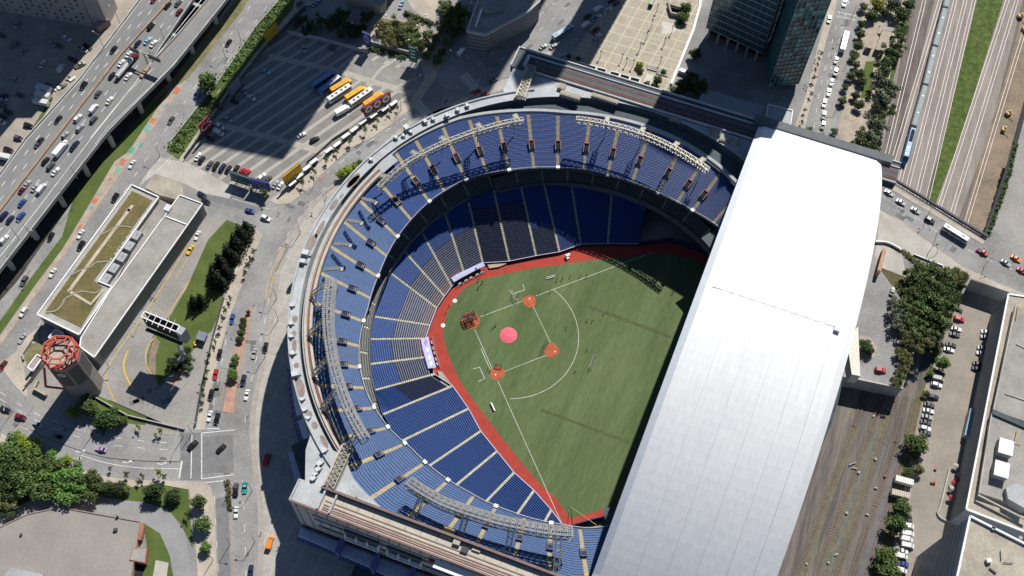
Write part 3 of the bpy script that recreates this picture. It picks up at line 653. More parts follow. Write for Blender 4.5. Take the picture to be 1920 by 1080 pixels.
for i in range(len(LA)-1):
    (a, c), (d, e) = LA[i], LA[i+1]
    L1, L2 = (c-a).length, (e-d).length; n = max(3, int(round(max(L1, L2)/.92))); b = MB(); D1, D2 = (c-a).normalized(), (e-d).normalized()
    g1 = (d-a).normalized()*.55
    ph = math.degrees(math.atan2(a.y+d.y, a.x+d.x)) % 360
    def pt(side, k, dz):
        if side == 0: q = a+g1+D1*min(k*.92, L1)
        else: q = d-g1+D2*min(k*.92, L2)
        return ST(q.x, q.y, dz)
    off = 0
    if 12 <= i <= 14: off = 2
    for k in range(off, n):
        z = ZL+.345*k
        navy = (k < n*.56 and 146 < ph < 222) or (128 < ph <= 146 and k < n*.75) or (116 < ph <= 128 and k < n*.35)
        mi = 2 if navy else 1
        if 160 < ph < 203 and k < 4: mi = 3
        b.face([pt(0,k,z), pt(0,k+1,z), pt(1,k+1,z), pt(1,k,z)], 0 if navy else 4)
        b.face([pt(0,k+1,z), pt(0,k+1,z+.345), pt(1,k+1,z+.345), pt(1,k+1,z)], 0 if navy else 4)
        prof = ((.38,0),(.34,.42),(.64,.38),(.70,.76),(.80,.76),(.82,0))
        for (ka,za),(kb,zb) in zip(prof, prof[1:]): b.face([pt(0,k+ka,z+za), pt(0,k+kb,z+zb), pt(1,k+kb,z+zb), pt(1,k+ka,z+za)], mi)
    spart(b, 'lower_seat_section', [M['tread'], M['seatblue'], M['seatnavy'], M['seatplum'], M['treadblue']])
for i in range(1, len(LA)-1):
    a, c = LA[i]; L1 = (c-a).length; D = (c-a).normalized(); N_ = Vector((-D.y, D.x))*.5; b = MB(); n = int(L1/.46)
    for k in range(n):
        z = ZL+.01+.1725*k; p, q = a+D*k*.46, a+D*(k+1)*.46
        b.face([ST(*(p+N_),z), ST(*(q+N_),z), ST(*(q-N_),z), ST(*(p-N_),z)], k % 2)
        b.face([ST(*(q+N_),z), ST(*(q+N_),z+.1725), ST(*(q-N_),z+.1725), ST(*(q-N_),z)], 0)
    spart(b, 'lower_aisle', [M['aislecream'], mat('aisle_nosing', (.36,.34,.25), .9, .2, 1.2, 4)])
b = MB(); band(b, 79.6, 10.5, 90, 10.5, 0, 360, 90); spart(b, 'concourse', M['gutter'])
# field wall
inner = [a for a, c in LA]
b = MB()
W = [Vector((p.x, p.y)) for p in inner]
outw = [Vector((26,69)), Vector((40,69)), Vector((56,62)), Vector((70,46)), Vector((78,24)), Vector((80,0)), Vector((78,-24)), Vector((70,-46)), Vector((56,-60)), Vector((40,-60)), Vector((34,-64)), Vector((25,-71))]
# the corner stands meet the outfield wall
for p, q in zip(W, W[1:]):
    b.bar(ST(p.x, p.y, .75), ST(q.x, q.y, .75), .35, 1.5)
spart(b, 'field_wall', mat('field_wall_blue', (.03,.035,.075), .6, .1))
b = MB()
for p, q in zip(W, W[1:]): b.bar(ST(p.x, p.y, 1.56), ST(q.x, q.y, 1.56), .3, .12)
spart(b, 'wall_coping', mat('coping_lavender', (.45,.44,.55), .6, .05))
b = MB()
ow = [Vector((14,62))]+outw+[Vector((24.4,-69.8))]
for p, q in zip(ow, ow[1:]): b.bar(ST(p.x, p.y, 1.5), ST(q.x, q.y, 1.5), .4, 3.0)
spart(b, 'outfield_wall', mat('outfield_wall_blue', (.02,.03,.10), .7, .1))
# field, warning track
tk = [ST(p.x, p.y, .05) for p in W+[Vector((14,62))][:0]]
tk = [ST(p.x, p.y, .05) for p in [Vector((14,62))]+outw][::1]
poly = [ST(p.x, p.y, .05) for p in W[::-1]]+[ST(p.x, p.y, .05) for p in outw]
bm_ = MB(); pp = poly; a_ = sum(pp[i].x*pp[(i+1)%len(pp)].y-pp[(i+1)%len(pp)].x*pp[i].y for i in range(len(pp)))
bm_.face(pp if a_ > 0 else pp[::-1]); o = bm_.build('warning_track', M['track']); o['kind'] = 'structure'
gi = smooth([(1215,475),(1180,482),(1120,486),(1060,495),(1000,503),(950,513),(900,525),(875,538),(858,555),(842,580),(832,610),(832,635),(840,662),(855,700),(880,740),(920,793),(960,845),(1000,893),(1020,915),(1040,932),(1055,952),(1070,972)], 3)
gp_ = [at(u, v, .06) for u, v in gi]+[at(1125, 957, .06), ST(38,-57,.06), ST(54,-57,.06), ST(66,-44,.06), ST(74,-23,.06), ST(76,0,.06), ST(74,23,.06), ST(66,44,.06), ST(54,58,.06), ST(40,64,.06), ST(30,63,.06)]
bm_ = MB(); pp = gp_; a_ = sum(pp[i].x*pp[(i+1)%len(pp)].y-pp[(i+1)%len(pp)].x*pp[i].y for i in range(len(pp)))
bm_.face(pp if a_ > 0 else pp[::-1]); o = bm_.build('playing_field', M['turf']); o['kind'] = 'structure'
# mown / worn strips
b = MB()
for P, w in (([(1105,575),(1258,632)], 1.6), ([(1014,768),(1180,830)], 1.3)):
    b.strip([Vector((p.x, p.y, .066)) for p in ppath(P, .066)], w)
o = b.build('turf_seams', mat('turf_dark', (.078,.10,.042), .95, .14, .4, 2)); o['kind'] = 'structure'
b = MB(); z_ = .07
hp = at(882.3, 600.8, z_); e1 = (at(928.2, 703, z_)-hp).normalized(); e3 = (at(991.2, 560, z_)-hp).normalized()
def dia(x, y, z=z_): q = hp+e1*x+e3*y; return Vector((q.x, q.y, z))
b.strip([dia(4.5,0), dia(25.2,0)], .17); b.strip([dia(30.4,0), dia(100,0)], .17); b.strip([dia(0,4.5), dia(0,24.6)], .17); b.strip([dia(0,30.4), dia(0,86)], .17)
b.strip([dia(27.4,4), dia(27.4,24)], .15); b.strip([dia(4,27.4), dia(23,27.4)], .15)
ctr = dia(13,13)
arc = [Vector((ctr.x+29*math.cos(t), ctr.y+29*math.sin(t), z_)) for t in [2*math.pi*k/90 for k in range(90)]]
def rel(p): q = Vector((p.x-hp.x, p.y-hp.y, 0)); return q.dot(e1), q.dot(e3)
ar = [p for p in arc if rel(p)[0] > -.5 and rel(p)[1] > -.5 and rel(p)[0]+rel(p)[1] > 20]
ar.sort(key=lambda p: math.atan2(p.y-dia(10,10).y, p.x-dia(10,10).x)); b.strip(ar, .18)
for P in ([(902,690),(892,690),(897,715),(909,710)][:0], [(887,692),(899,688),(909,710),(897,715)], [(956,543),(960,552),(984,543),(980,533)], [(964,565),(957,548)][:0]):
    if P: b.strip(ppath(P, z_), .22)
b.strip([dia(24.5,-.9), dia(13.7,-.9)], .2)
o = b.build('field_lines', M['lines']); o['kind'] = 'structure'
b = MB()
def patch(c, pts): b.face([dia(c[0]+x, c[1]+y, .075) for x, y in pts][::-1])
patch((27.4,0), [(-3,-1.2),(1,-2.0),(2.4,-.6),(2.6,2.2),(1,4.0),(-1.5,4.2),(-3.3,2.5)])
patch((0,27.4), [(-1.2,-3),(-1.6,1),(.2,2.4),(2.6,2.3),(4.2,.6),(4.2,-1.8),(2.2,-3.2)])
patch((27.4,27.4), [(-4.2,-1.6),(-4.0,1.2),(-1.2,2.2),(1.3,1.4),(1.8,-1.8),(.6,-4.2),(-2.2,-4.2)])
b.disc(dia(0,0,.075), 4.0, 20, .075)
o = b.build('base_cutouts', M['clay']); o['kind'] = 'structure'
for nm, x, y in (('first', 27.4, .2), ('third', .2, 27.4), ('second', 27.4, 27.4)):
    c = MB(); p = dia(x, y, .13); c.box(p, (.55, .55, .12), BUSANG); o = c.build('base_bag', M['white'])
    reg(o, 'white base bag on the red clay of %s base' % nm, 'base', 'base bags of the diamond')
# mound tarp
b = MB(); c = at(953.5, 628.5, 0); n = 28
rings = [[(c.x+r_*math.cos(2*math.pi*k/n+.1*j), c.y+r_*math.sin(2*math.pi*k/n+.1*j), z+.05*math.sin(k*2.3+j*2)) for k in range(n)] for j, (r_, z) in enumerate(((3.75,.08),(3.2,.16),(2.3,.30),(1.2,.40)))]
for A_, B_ in zip(rings, rings[1:]):
    for k in range(n): b.face([A_[k], A_[(k+1)%n], B_[(k+1)%n], B_[k]])
b.face(rings[-1]); o = b.build('mound_cover', M['tarp']); reg(o, 'round pink tarpaulin covering the pitching mound', 'tarpaulin')
# batting cage
cg = empty('batting_cage', at(882, 602, 0)); reg(cg, 'black wheeled batting cage of tubes and netting over home plate', 'batting cage'); cgl = cg.location
b = MB()
for x in (-2.8, 0, 2.6):
    P = [dia(-2.6+.0, x, .1), dia(-2.2, x, 2.6), dia(0.2, x, 3.0), dia(1.6, x, 2.6)]; b.tube(P, .13, 5)
for k, z in ((-2.6,.2), (-2.3,2.6), (.2,3.0), (1.6,2.6), (-1,2.85)): b.tube([dia(k,-2.8,z), dia(k,2.6,z)], .12, 5)
b.tube([dia(-2.6,-2.8,.2), dia(1.5,-2.8,.2)], .12, 5); b.tube([dia(-2.6,2.6,.2), dia(1.5,2.6,.2)], .12, 5)
local(b.build('frame', M['darksteel']), cg)
b = MB()
for k in range(9):
    x = -2.6+k*.65; b.strip([dia(-2.3,x,2.64), dia(.2,x,3.02), dia(1.6,x,2.62)], .26)
for k in range(6):
    y = -2.2+k*.75; b.strip([dia(y,-2.8,2.9), dia(y,2.6,2.9)], .24)
b.strip([dia(-1.4,-1,2.95), dia(.6,-1,3.05)], .9); b.strip([dia(-1.5,1.6,2.95), dia(.2,1.6,3.05)], .7)
local(b.build('netting', M['dark']), cg)
# white on-deck discs
for (u, v) in ((852.8, 564), (830.7, 610.3)):
    b = MB(); c = at(u, v, 0); b.cyl((c.x, c.y, .06), .95, .06, 20); o = b.build('on_deck_disc', M['white'])
    reg(o, 'white on-deck circle mat with a club mark on the turf', 'mat', 'on-deck mats')
    b = MB(); b.cyl((c.x, c.y, .121), .35, .01, 10); b.bar((c.x-.3, c.y, .135), (c.x+.35, c.y+.1, .135), .2, .02); k = b.build('emblem', mat('pale_grey_mark', (.5,.5,.5), .7, 0)); k.parent = o
# dugouts
def dugout(pts_back, pts_front, cat):
    d = empty('dugout', at(*pts_front[0], 0)); reg(d, cat, 'dugout', 'the two dugouts')
    b = MB(); A_ = ppath(pts_back, 2.9); B_ = ppath(pts_front, 2.7)
    for i in range(len(A_)-1):
        b.face([B_[i], B_[i+1], A_[i+1], A_[i]], 0); dn = Vector((0,0,.35))
        b.face([B_[i]-dn, B_[i+1]-dn, B_[i+1], B_[i]], 0); b.face([A_[i], A_[i+1], A_[i+1]-dn*5, A_[i]-dn*5], 0)
    local(b.build('roof', mat('dugout_lavender', (.40,.41,.62), .5, .08, .6, 2)), d)
    return d, A_, B_
def wordmark(par, A_, B_, k0, k1, txt, size, flip=False):
    cu = bpy.data.curves.new('lettering', 'FONT'); cu.body = txt; cu.size = size; cu.extrude = .01; cu.align_x = 'CENTER'; cu.align_y = 'CENTER'
    t = bpy.data.objects.new('tmp', cu); COL.objects.link(t); dg = bpy.context.evaluated_depsgraph_get(); me = bpy.data.meshes.new_from_object(t.evaluated_get(dg)); bpy.data.objects.remove(t)
    me.materials.clear(); me.materials.append(M['white'])
    return me
d1, A1, B1 = dugout([(846,521),(858,513),(871,507),(884,501),(905,491)], [(851,529),(863,522),(876,515),(889,508),(910,498)], 'third base dugout with a long lavender roof lettered in white, beside the upper red track')
d2, A2, B2 = dugout([(789,636),(792,652),(796,668),(803,691)], [(803,631),(807,650),(812,668),(818,689)], 'first base dugout with a curved mottled lavender roof, below the home plate seats')
def put_text(par, txt, size, c, ang, m, nm='lettering', tilt=0.0, up_=None):
    cu = bpy.data.curves.new('lettering', 'FONT'); cu.body = txt; cu.size = size; cu.extrude = .015; cu.align_x = 'CENTER'; cu.align_y = 'CENTER'
    t = bpy.data.objects.new('tmp', cu); COL.objects.link(t); dg = bpy.context.evaluated_depsgraph_get(); me = bpy.data.meshes.new_from_object(t.evaluated_get(dg)); bpy.data.objects.remove(t)
    me.materials.clear(); me.materials.append(m)
    o = bpy.data.objects.new(nm, me); COL.objects.link(o); o.parent = par; o.matrix_parent_inverse = Matrix.Translation(-par.location)
    if up_ is None: o.location = c; o.rotation_euler = (0, 0, ang)
    else:
        ux, uy = up_; uz = ux.cross(uy); o.matrix_basis = Matrix.Translation(c) @ Matrix((ux, uy, uz)).transposed().to_4x4()
    return o
tv = (B1[-1]-B1[0]); ang1 = math.atan2(tv.y, tv.x)
put_text(d1, 'BLUE JAYS', 1.25, B1[0].lerp(B1[-1], .30)+Vector((-.6, 1.0, .2)), ang1, M['white'])
b = MB(); c = B1[0].lerp(B1[-1], .72)+Vector((-.3, .7, .14)); b.disc(c, .6, 12); local(b.build('emblem', M['signblue']), d1)
b = MB()
for k in (.15, .4, .65, .85):
    c = A2[0].lerp(A2[-1], k).lerp(B2[0].lerp(B2[-1], k), .5)+Vector((0, 0, .06)); b.disc(c, .7, 8, mi=int(k*10) % 2, ry=1.3)
local(b.build('artwork', [M['fascia'], mat('violet_art', (.35,.25,.55), .6, .1)]), d2)
for d_, A_, B_ in ((d1, A1, B1), (d2, A2, B2)):
    b = MB(); nv = Vector(((B_[0]-A_[0]).x, (B_[0]-A_[0]).y, 0)).normalized()
    for p, q in zip(B_, B_[1:]):
        g0 = Vector((0, 0, -2.65)); b.face([p+g0, q+g0, q+g0+nv*1.7, p+g0+nv*1.7][::1], 0)
    local(b.build('floor_strip', mat('dugout_floor', (.03,.04,.06), .8, .1)), d_)
    b = MB()
    P = [p+nv*1.75+Vector((0,0,-1.75)) for p in B_]; b.tube(P, .09, 5); 
    for p in P: b.bar(p, p-Vector((0,0,.9)), .1)
    for k in (.15, .35, .5, .7, .85):
        c = B_[0].lerp(B_[-1], k)+nv*.9+Vector((0,0,-2.2)); b.box(c, (1.5, .6, .8), math.atan2((B_[-1]-B_[0]).y, (B_[-1]-B_[0]).x))
    local(b.build('bench_and_rail', M['grey']), d_)
# camera wells at the dugout ends
for P, lb in (([(911,489),(943,480),(950,494),(936,500),(917,503)], 'tan camera well beside the upper dugout'), ([(820,695),(829,697),(852,728),(833,737)], 'tan camera well beside the lower dugout')):
    b = MB(); b.prism([at(u, v, .9) for u, v in P], .1, .9); o = b.build('camera_well', M['tan']); o.parent = stad; o.matrix_parent_inverse = Matrix.Translation(-stad.location)
# bench, goals, screens on the field
def tag1(o, label, cat, group=None): return reg(o, label, cat, group)
b = MB(); p, q = at(1024,522.5,.5), at(1040,517.5,.5); b.bar(p, q, .5, .12); b.bar(p+Vector((0,.35,.3)), q+Vector((0,.35,.3)), .12, .5)
for k in (.1,.5,.9): c = p.lerp(q, k); b.bar(c, c-Vector((0,0,.45)), .4, .15)
tag1(b.build('team_bench', M['white']), 'white team bench on the grass near the third base line', 'bench')
b = MB(); p, q = at(921,755,.5), at(928,770,.5); b.bar(p, q, .5, .12); b.bar(p+Vector((-.35,0,.3)), q+Vector((-.35,0,.3)), .12, .5)
for k in (.1,.5,.9): c = p.lerp(q, k); b.bar(c, c-Vector((0,0,.45)), .4, .15)
tag1(b.build('team_bench', M['white']), 'white team bench on the grass outside the first base line', 'bench')
def net_frame(a, c, h, dpt, m, label, nm='net_screen'):
    b = MB(); p, q = at(*a, .06), at(*c, .06); u = Vector((0,0,h)); t = (q-p).normalized(); n = Vector((-t.y, t.x, 0))*dpt
    for s in (p, q): b.tube([s, s+u, s+n], .08, 5)
    b.tube([p+u, q+u], .09, 5); b.tube([p+n, q+n], .07, 5); b.tube([p,q], .06, 5)
    for k in range(1, 9):
        c_ = p.lerp(q, k/9); b.tube([c_+u, c_+n], .025, 3)
    for k in range(1, 5):
        w = k/5; b.tube([p+u*(1-w)+n*w, q+u*(1-w)+n*w], .025, 3)
    tag1(b.build(nm, m), label, 'net', 'practice nets')
net_frame((1113,668),(1104,692), 2.2, 1.6, M['steel'], 'grey practice net standing alone in the outfield grass')
net_frame((1022,642),(1012,663), 2.2, 1.4, M['darksteel'], 'dark practice screen beside second base')
net_frame((960,550),(966,566), 2.2, 1.2, M['steel'], 'grey framed practice screen beside third base')
net_frame((941,688),(929,686), 2.0, 1.2, M['darksteel'], 'dark practice screen at the edge of first base')
# ------------------------------------------------------------------ roof rails (west and east)
def sbox(B, s0, s1, t0, t1, z0, z1, mi=0):
    stack(B, [(s0,t0),(s1,t0),(s1,t1),(s0,t1)], z0, z1, mi)
def stack(B, P, z0, z1, mi=0):
    lo = [ST(p[0], p[1], z0) for p in P]; hi = [ST(p[0], p[1], z1) for p in P]; n = len(P)
    a = sum(hi[i].x*hi[(i+1) % n].y-hi[(i+1) % n].x*hi[i].y for i in range(n))
    if a < 0: lo.reverse(); hi.reverse()
    for i in range(n): j = (i+1) % n; B.face([lo[i], lo[j], hi[j], hi[i]], mi)
    B.face(hi, mi); B.face(lo[::-1], mi)
b = MB()
sbox(b, -63.5, 108, 105.0, 116.2, 36, 40, 0); sbox(b, -54, 104, 107, 114.5, 0, 36, 0)
for s in (-60, -40, -20, 0, 20, 40): sbox(b, s, s+2.2, 115.2, 117.0, 0, 36, 0)
spart(b, 'west_rail_beam', [M['gutter'], M['grey']])
b = MB()
sbox(b, -63.5, 108, 115.7, 116.2, 40, 41, 0); sbox(b, -58, 108, 113.1, 113.5, 40, 40.9, 0); sbox(b, -53, 108, 105.0, 105.5, 40, 41, 0); sbox(b, -63.5, -63, 105, 116, 40, 41.2, 0)
sbox(b, -58.5, -57, 107, 113.4, 40, 40.8, 0)
spart(b, 'west_rail_kerb', mat('kerb_white', (.52,.50,.50), .8, .1))
b = MB()
for t in (107.2, 108.0, 110.6, 111.4): sbox(b, -53, 108, t, t+.35, 40, 40.35, 0)
sbox(b, -54, 108, 107.0, 108.6, 40, 40.06, 0); sbox(b, -54, 108, 110.4, 112, 40, 40.07, 1)
spart(b, 'west_roof_rails', [M['redbrown'], M['seatgrey']])
b = MB()
P = [(-62, 105), (-62, 92)]+[(107.9*math.cos(R(a)), 107.9*math.sin(R(a))) for a in range(124, 56, -3)]+[(60, 105)]
stack(b, P, 34, 39.3); spart(b, 'corner_roof', M['ring'])
for s, t, w, d, h in ((-38,100,9,2.5,2),(-25,104,12,2,1.4),(-40,103,3,3,2.5),(28,104,5,2.5,2),(33,101.5,4,2,1.5),(38,103,3,3,2),(10,104.6,5,2,1.2)): 
    b = MB(); sbox(b, s, s+w, t-d, t, 39.3, 39.3+h); sbox(b, s+.4, s+w-.4, t-d+.4, t-.4, 39.3+h, 39.5+h); spart(b, 'roof_plant', M['rooftan'])
# connecting trusses at the two rail ends
def lattice(B, p, q, w, h, n, rad=.16, mi=0):
    p = Vector(p); q = Vector(q); d = (q-p).normalized(); x = Vector((-d.y, d.x, 0)).normalized()*w/2; u = Vector((0,0,h))
    for s in (-1, 1):
        for z in (0, 1): B.bar(p+x*s+u*z, q+x*s+u*z, rad*2, mi=mi)
    for k in range(n):
        a = p.lerp(q, k/n); c = p.lerp(q, (k+1)/n)
        B.bar(a-x+u, c+x+u, rad*1.3, mi=mi); B.bar(a-x, a-x+u, rad*1.3, mi=mi); B.bar(a+x, c+x+u, rad*1.3, mi=mi); B.bar(a-x+u, a+x+u, rad*1.3, mi=mi); B.bar(a+x+u, c-x+u, rad*1.0, mi=mi)
for (a, c) in (((997,128),(976,186)), ((654,838),(618,916))):
    b = MB(); p, q = at(*a, zf(40.6)), at(*c, zf(40.6)); lattice(b, p, q, 3.6, 2.0, 9, .2)
    x = (q-p).normalized(); x = Vector((-x.y, x.x, 0))
    for o_ in (-4.2, -3.2): b.bar(p+x*o_*.6, q+x*o_*.6, .8, .7, 1)
    b.face([p-x*2.4-Vector((0,0,.4)), q-x*2.4-Vector((0,0,.4)), q+x*2.2-Vector((0,0,.4)), p+x*2.2-Vector((0,0,.4))], 2)
    spart(b, 'end_truss', [M['steel'], M['beige'], M['roofgrey']])
# east rail
b = MB(); sbox(b, -68, 60, -107.3, -98.6, 34, 40, 0); sbox(b, -68, 108, -107.3, -99, 0, 34, 1)
spart(b, 'east_rail_beam', [M['beige'], M['wall']])
b = MB()
sbox(b, -68, 108, -107.6, -106.9, 40, 41, 0); sbox(b, -59, 60, -99.6, -98.8, 40, 42.6, 1); sbox(b, -59, 60, -99.65, -98.75, 42.6, 42.9, 0); sbox(b, -68.2, -67.6, -107.3, -99, 40, 41.2, 2)
for s in (-57.5, -53): sbox(b, s, s+.6, -106.9, -99.4, 40, 42.2, 2)
sbox(b, -67.6, -58, -106.9, -99, 40, 40.1, 2); spart(b, 'east_rail_parapet', [mat('parapet_red', (.20,.13,.12), .7, .1), M['gutter'], M['wall']])
b = MB()
for t, mi in ((-106.2, 0), (-105.4, 1), (-104.5, 0), (-103.0, 1)): sbox(b, -56, 60, t, t+.4, 40, 40.35, mi)
for s in range(-50, 44, 6): sbox(b, s, s+.25, -102.4, -99.8, 40, 40.06, 1)
spart(b, 'east_roof_rails', [mat('rail_red', (.26,.13,.11), .7, .1), mat('rail_grey', (.22,.21,.19), .8, .1)])
b = MB()
sbox(b, -8, -5.5, -101.5, -99.2, 40, 42.2, 0); sbox(b, -4.5, -2, -103, -101, 40, 41.5, 1); sbox(b, -1, 2, -101, -99.5, 40, 41.2, 0); sbox(b, -13, -9, -100, -96.5, 40, 41, 2)
spart(b, 'rail_machinery', [M['steel'], M['darksteel'], M['aisle']])
b = MB(); P = [(-66,-99), (-46,-99), (-50,-92), (-57,-85)]+[(107.9*math.cos(R(a)), 107.9*math.sin(R(a))) for a in (231, 228)]+[(-71,-88)]
stack(b, P, 33, 39.35); spart(b, 'corner_roof', M['ring'])
b = MB()
stack(b, [(-56,-91), (-51.5,-91.5), (-36,-98.2), (-60,-98.4)], 35, 37.2); sbox(b, -60, 60, -99.2, -97.2, 34, 36.7); spart(b, 'corner_concourse', M['rooftan'])
b = MB(); c = at(638, 926, 34.4); b.box((c.x, c.y, 34.3), (2, 2.2, 1.6), .4); b.bar(c+Vector((.8,0,0)), at(650, 931, 34), .7); spart(b, 'red_machine', M['red'])
# east facade
b = MB()
for z0, z1, o_ in ((30.5, 33.5, .35), (27.5, 28.2, .5), (14, 19, .3)): sbox(b, -60, 100, -107.3-o_, -107.25, z0, z1, 0)
for s in range(-66, 100, 4): sbox(b, s, s+.3, -107.75, -107.25, 9, 38, 0)
spart(b, 'facade_relief', mat('facade_band', (.27,.28,.30), .9, .1))
for s0 in (-47.2, -30.6):
    b = MB(); sbox(b, s0, s0+13, -108.6, -107.3, 24.2, 24.5, 1); sbox(b, s0, s0+13, -108.5, -107.3, 24.5, 29, 0)
    for k in range(4): sbox(b, s0+13*k/3-.15, s0+13*k/3+.15, -109.4, -107.3, 24.2, 29.3, 1)
    sbox(b, s0-.2, s0+13.2, -109.9, -108.6, 23.9, 24.4, 1); sbox(b, s0-.2, s0+13.2, -108.6, -107.3, 29, 31.5, 2)
    spart(b, 'facade_window_bay', [M['glass'], M['white'], M['gutter']])
for k, s0 in enumerate((-68, -50, -35.5, -21, -6.5)):
    b = MB(); s1 = (-50.6, -36, -21.6, -7, 8)[k]; d = 3.6+.9*k
    stack(b, [(s0,-107.6), (s1,-107.6), (s1,-107.6-d-.5), (s0,-107.6-d)], 6.5, 8.5)
    b.box(ST((s0+s1)/2, -107.9, 10.5), (s1-s0-1, .6, 3), AX, 1)
    n = int((s1-s0)/1.1)
    for j in range(n): sbox(b, s0+j*1.1, s0+j*1.1+.5, -109.4-d, -107.8-d, 6.8, 7.2, 2)
    spart(b, 'entrance_canopy', [M['bluewall'], M['glass'], M['seatblue']])
    b = MB(); sbox(b, s1-.5, s1+.9, -107.6-d-2.0, -107.3, 5, 15, 0); spart(b, 'facade_fin', mat('fin_blue', (.12,.14,.34), .6, .06))
b = MB(); sbox(b, -44, 40, -118, -112.5, 3.0, 3.6, 0); sbox(b, -44, 40, -118.2, -117.8, 3.6, 4.3, 1); sbox(b, -30, 40, -121, -118, 1.6, 2.0, 0)
spart(b, 'entrance_terrace', [M['gutter'], M['grey']])
b = MB()
for k in range(10): sbox(b, -14.5+k*3.1, -12.2+k*3.1, -108.3, -107.4, 32.0-.0*k, 34.6, 0)
spart(b, 'red_facade_letters_panel', mat('facade_red', (.22,.04,.06), .6, .1))
b = MB(); sbox(b, -12, 40, -110.5, -107.3, 36.4, 36.8, 0); spart(b, 'facade_ledge', M['white'])
# drum canopies on the south-east side
for a0, a1 in ((206, 217.5), (218.5, 224.5)):
    b = MB(); A_ = arcpts(108.7, a0, a1, 8, 11); D_ = arcpts(112.0, a0, a1, 8, 9.5)
    for i in range(8): b.face([A_[i], D_[i], D_[i+1], A_[i+1]]); dn = Vector((0,0,1)); b.face([D_[i], D_[i]-dn, D_[i+1]-dn, D_[i+1]])
    for i in range(9):
        p, q = PO(111.9, a0+(a1-a0)*i/8, 9.4), PO(113.8, a0+(a1-a0)*i/8, 7.5); b.bar(p, q, .4, mi=1); b.bar(q, (q.x, q.y, 0), .35, mi=1)
    spart(b, 'drum_canopy', [M['bluewall'], MATS['fin_blue']])
b = MB(); b.prism([ST(-83,-82.5), ST(-77.9,-76.4), ST(-69,-85.7), ST(-69.5,-95), ST(-71,-96)], 0, 18); spart(b, 'corner_block', M['gutter'])  # the stadium's shadow is painted in by the dark coat
b = MB(); b.prism([ST(-85.5,-83), ST(-83.3,-82), ST(-71.5,-96.4), ST(-73.5,-98)], 9, 10); spart(b, 'corner_canopy', M['bluewall'])

# ------------------------------------------------------------------ retractable roof
TC, TH = 3.5, 109.5
def zr(t): x = (t-TC)/TH; return 41.5+43.0*max(0, 1-abs(x)**2.05)
def roofpt(s, t, dz): return ST(s+t*(.028-.018*(s-43.8)/55.4), t, zr(t)+dz)
SEC = [(43.8,-4.5),(43.8,-1.5),(46.2,0.0),(52,.25),(89,.25),(96.6,0),(99.2,-1.6),(99.2,-6.0)]
NT = 64; ts = [TC-TH+2*TH*k/NT for k in range(NT+1)]
rp_ = MB()
mi_ = [2,1,0,0,0,0,2]  # left chamfer faces away from the sun; its shade is in the fascia tint
for k in range(NT):
    for j in range(len(SEC)-1):
        (s0,d0),(s1,d1) = SEC[j], SEC[j+1]
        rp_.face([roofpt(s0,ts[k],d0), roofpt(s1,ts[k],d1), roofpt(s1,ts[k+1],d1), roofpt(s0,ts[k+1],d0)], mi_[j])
    rp_.face([roofpt(SEC[-1][0],ts[k],-7), roofpt(SEC[0][0],ts[k],-7), roofpt(SEC[0][0],ts[k+1],-7), roofpt(SEC[-1][0],ts[k+1],-7)], 3)
for t in (ts[0], ts[-1]): rp_.face([roofpt(s,t,d) for s, d in SEC], 2)
# membrane: slightly different panels
cm = M['ceramic']; nt = cm.node_tree; N = nt.nodes; L = nt.links; bs = N['Principled BSDF']
g = N.new('ShaderNodeNewGeometry'); mp = N.new('ShaderNodeMapping'); mp.inputs['Rotation'].default_value = (0,0,-AX); L.new(g.outputs['Position'], mp.inputs['Vector'])
br = N.new('ShaderNodeTexBrick'); br.inputs['Scale'].default_value = 1; br.inputs['Brick Width'].default_value = 9.2; br.inputs['Row Height'].default_value = 12.0; br.inputs['Mortar Size'].default_value = 0.0
br.inputs['Color1'].default_value = (.795,.795,.80,1); br.inputs['Color2'].default_value = (.82,.82,.815,1); br.offset = 0.0
L.new(mp.outputs['Vector'], br.inputs['Vector'])
nz = N.new('ShaderNodeTexNoise'); nz.inputs['Scale'].default_value = .6; mp2 = N.new('ShaderNodeMapping'); mp2.vector_type = 'TEXTURE'; mp2.inputs['Rotation'].default_value = (0,0,AX); mp2.inputs['Scale'].default_value = (.7,16,1); L.new(g.outputs['Position'], mp2.inputs['Vector']); L.new(mp2.outputs['Vector'], nz.inputs['Vector'])
mx = N.new('ShaderNodeMix'); mx.data_type = 'RGBA'; mx.blend_type = 'MULTIPLY'; mx.inputs['Factor'].default_value = .20
L.new(br.outputs['Color'], mx.inputs['A']); L.new(nz.outputs['Fac'], mx.inputs['B']); L.new(mx.outputs['Result'], bs.inputs['Base Color'])
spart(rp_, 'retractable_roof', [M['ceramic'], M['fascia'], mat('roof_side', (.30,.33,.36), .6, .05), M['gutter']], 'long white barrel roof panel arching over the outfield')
roof = [o for o in stad.children if o.name.startswith('retractable_roof')][0]
def rpart(B, name, mats): o = B.build(name, mats); o.parent = roof; return o
for s in (57.0, 66.0, 75.0, 84.0, 92.0):
    b = MB()
    for k in range(NT): p, q = roofpt(s,ts[k],.33), roofpt(s,ts[k+1],.33); b.bar(p, q, .22, .10)
    rpart(b, 'roof_rib', mat('rib_grey', (.62,.63,.64), .6, .05))
b = MB()
for k in range(24):
    s0 = 48.4+46*k/24; b.bar(roofpt(s0,4.5,.27+.05*(k % 2)), roofpt(s0+1.86,4.5,.27+.05*(k % 2)), .28, .12)
c = roofpt(93, 3.8, .8); b.box(c, (2.0, 2.4, 1.2), AX)
rpart(b, 'roof_seam', mat('seam_grey', (.62,.63,.64), .6, .05))
b = MB(); sbox(b, 44.5, 104, 112.6, 116.5, 40, 43.2, 0); sbox(b, 44.5, 104, 116.5, 117.5, 38, 41, 0)
rpart(b, 'roof_bogie', mat('bogie_grey', (.10,.11,.12), .7, .1))
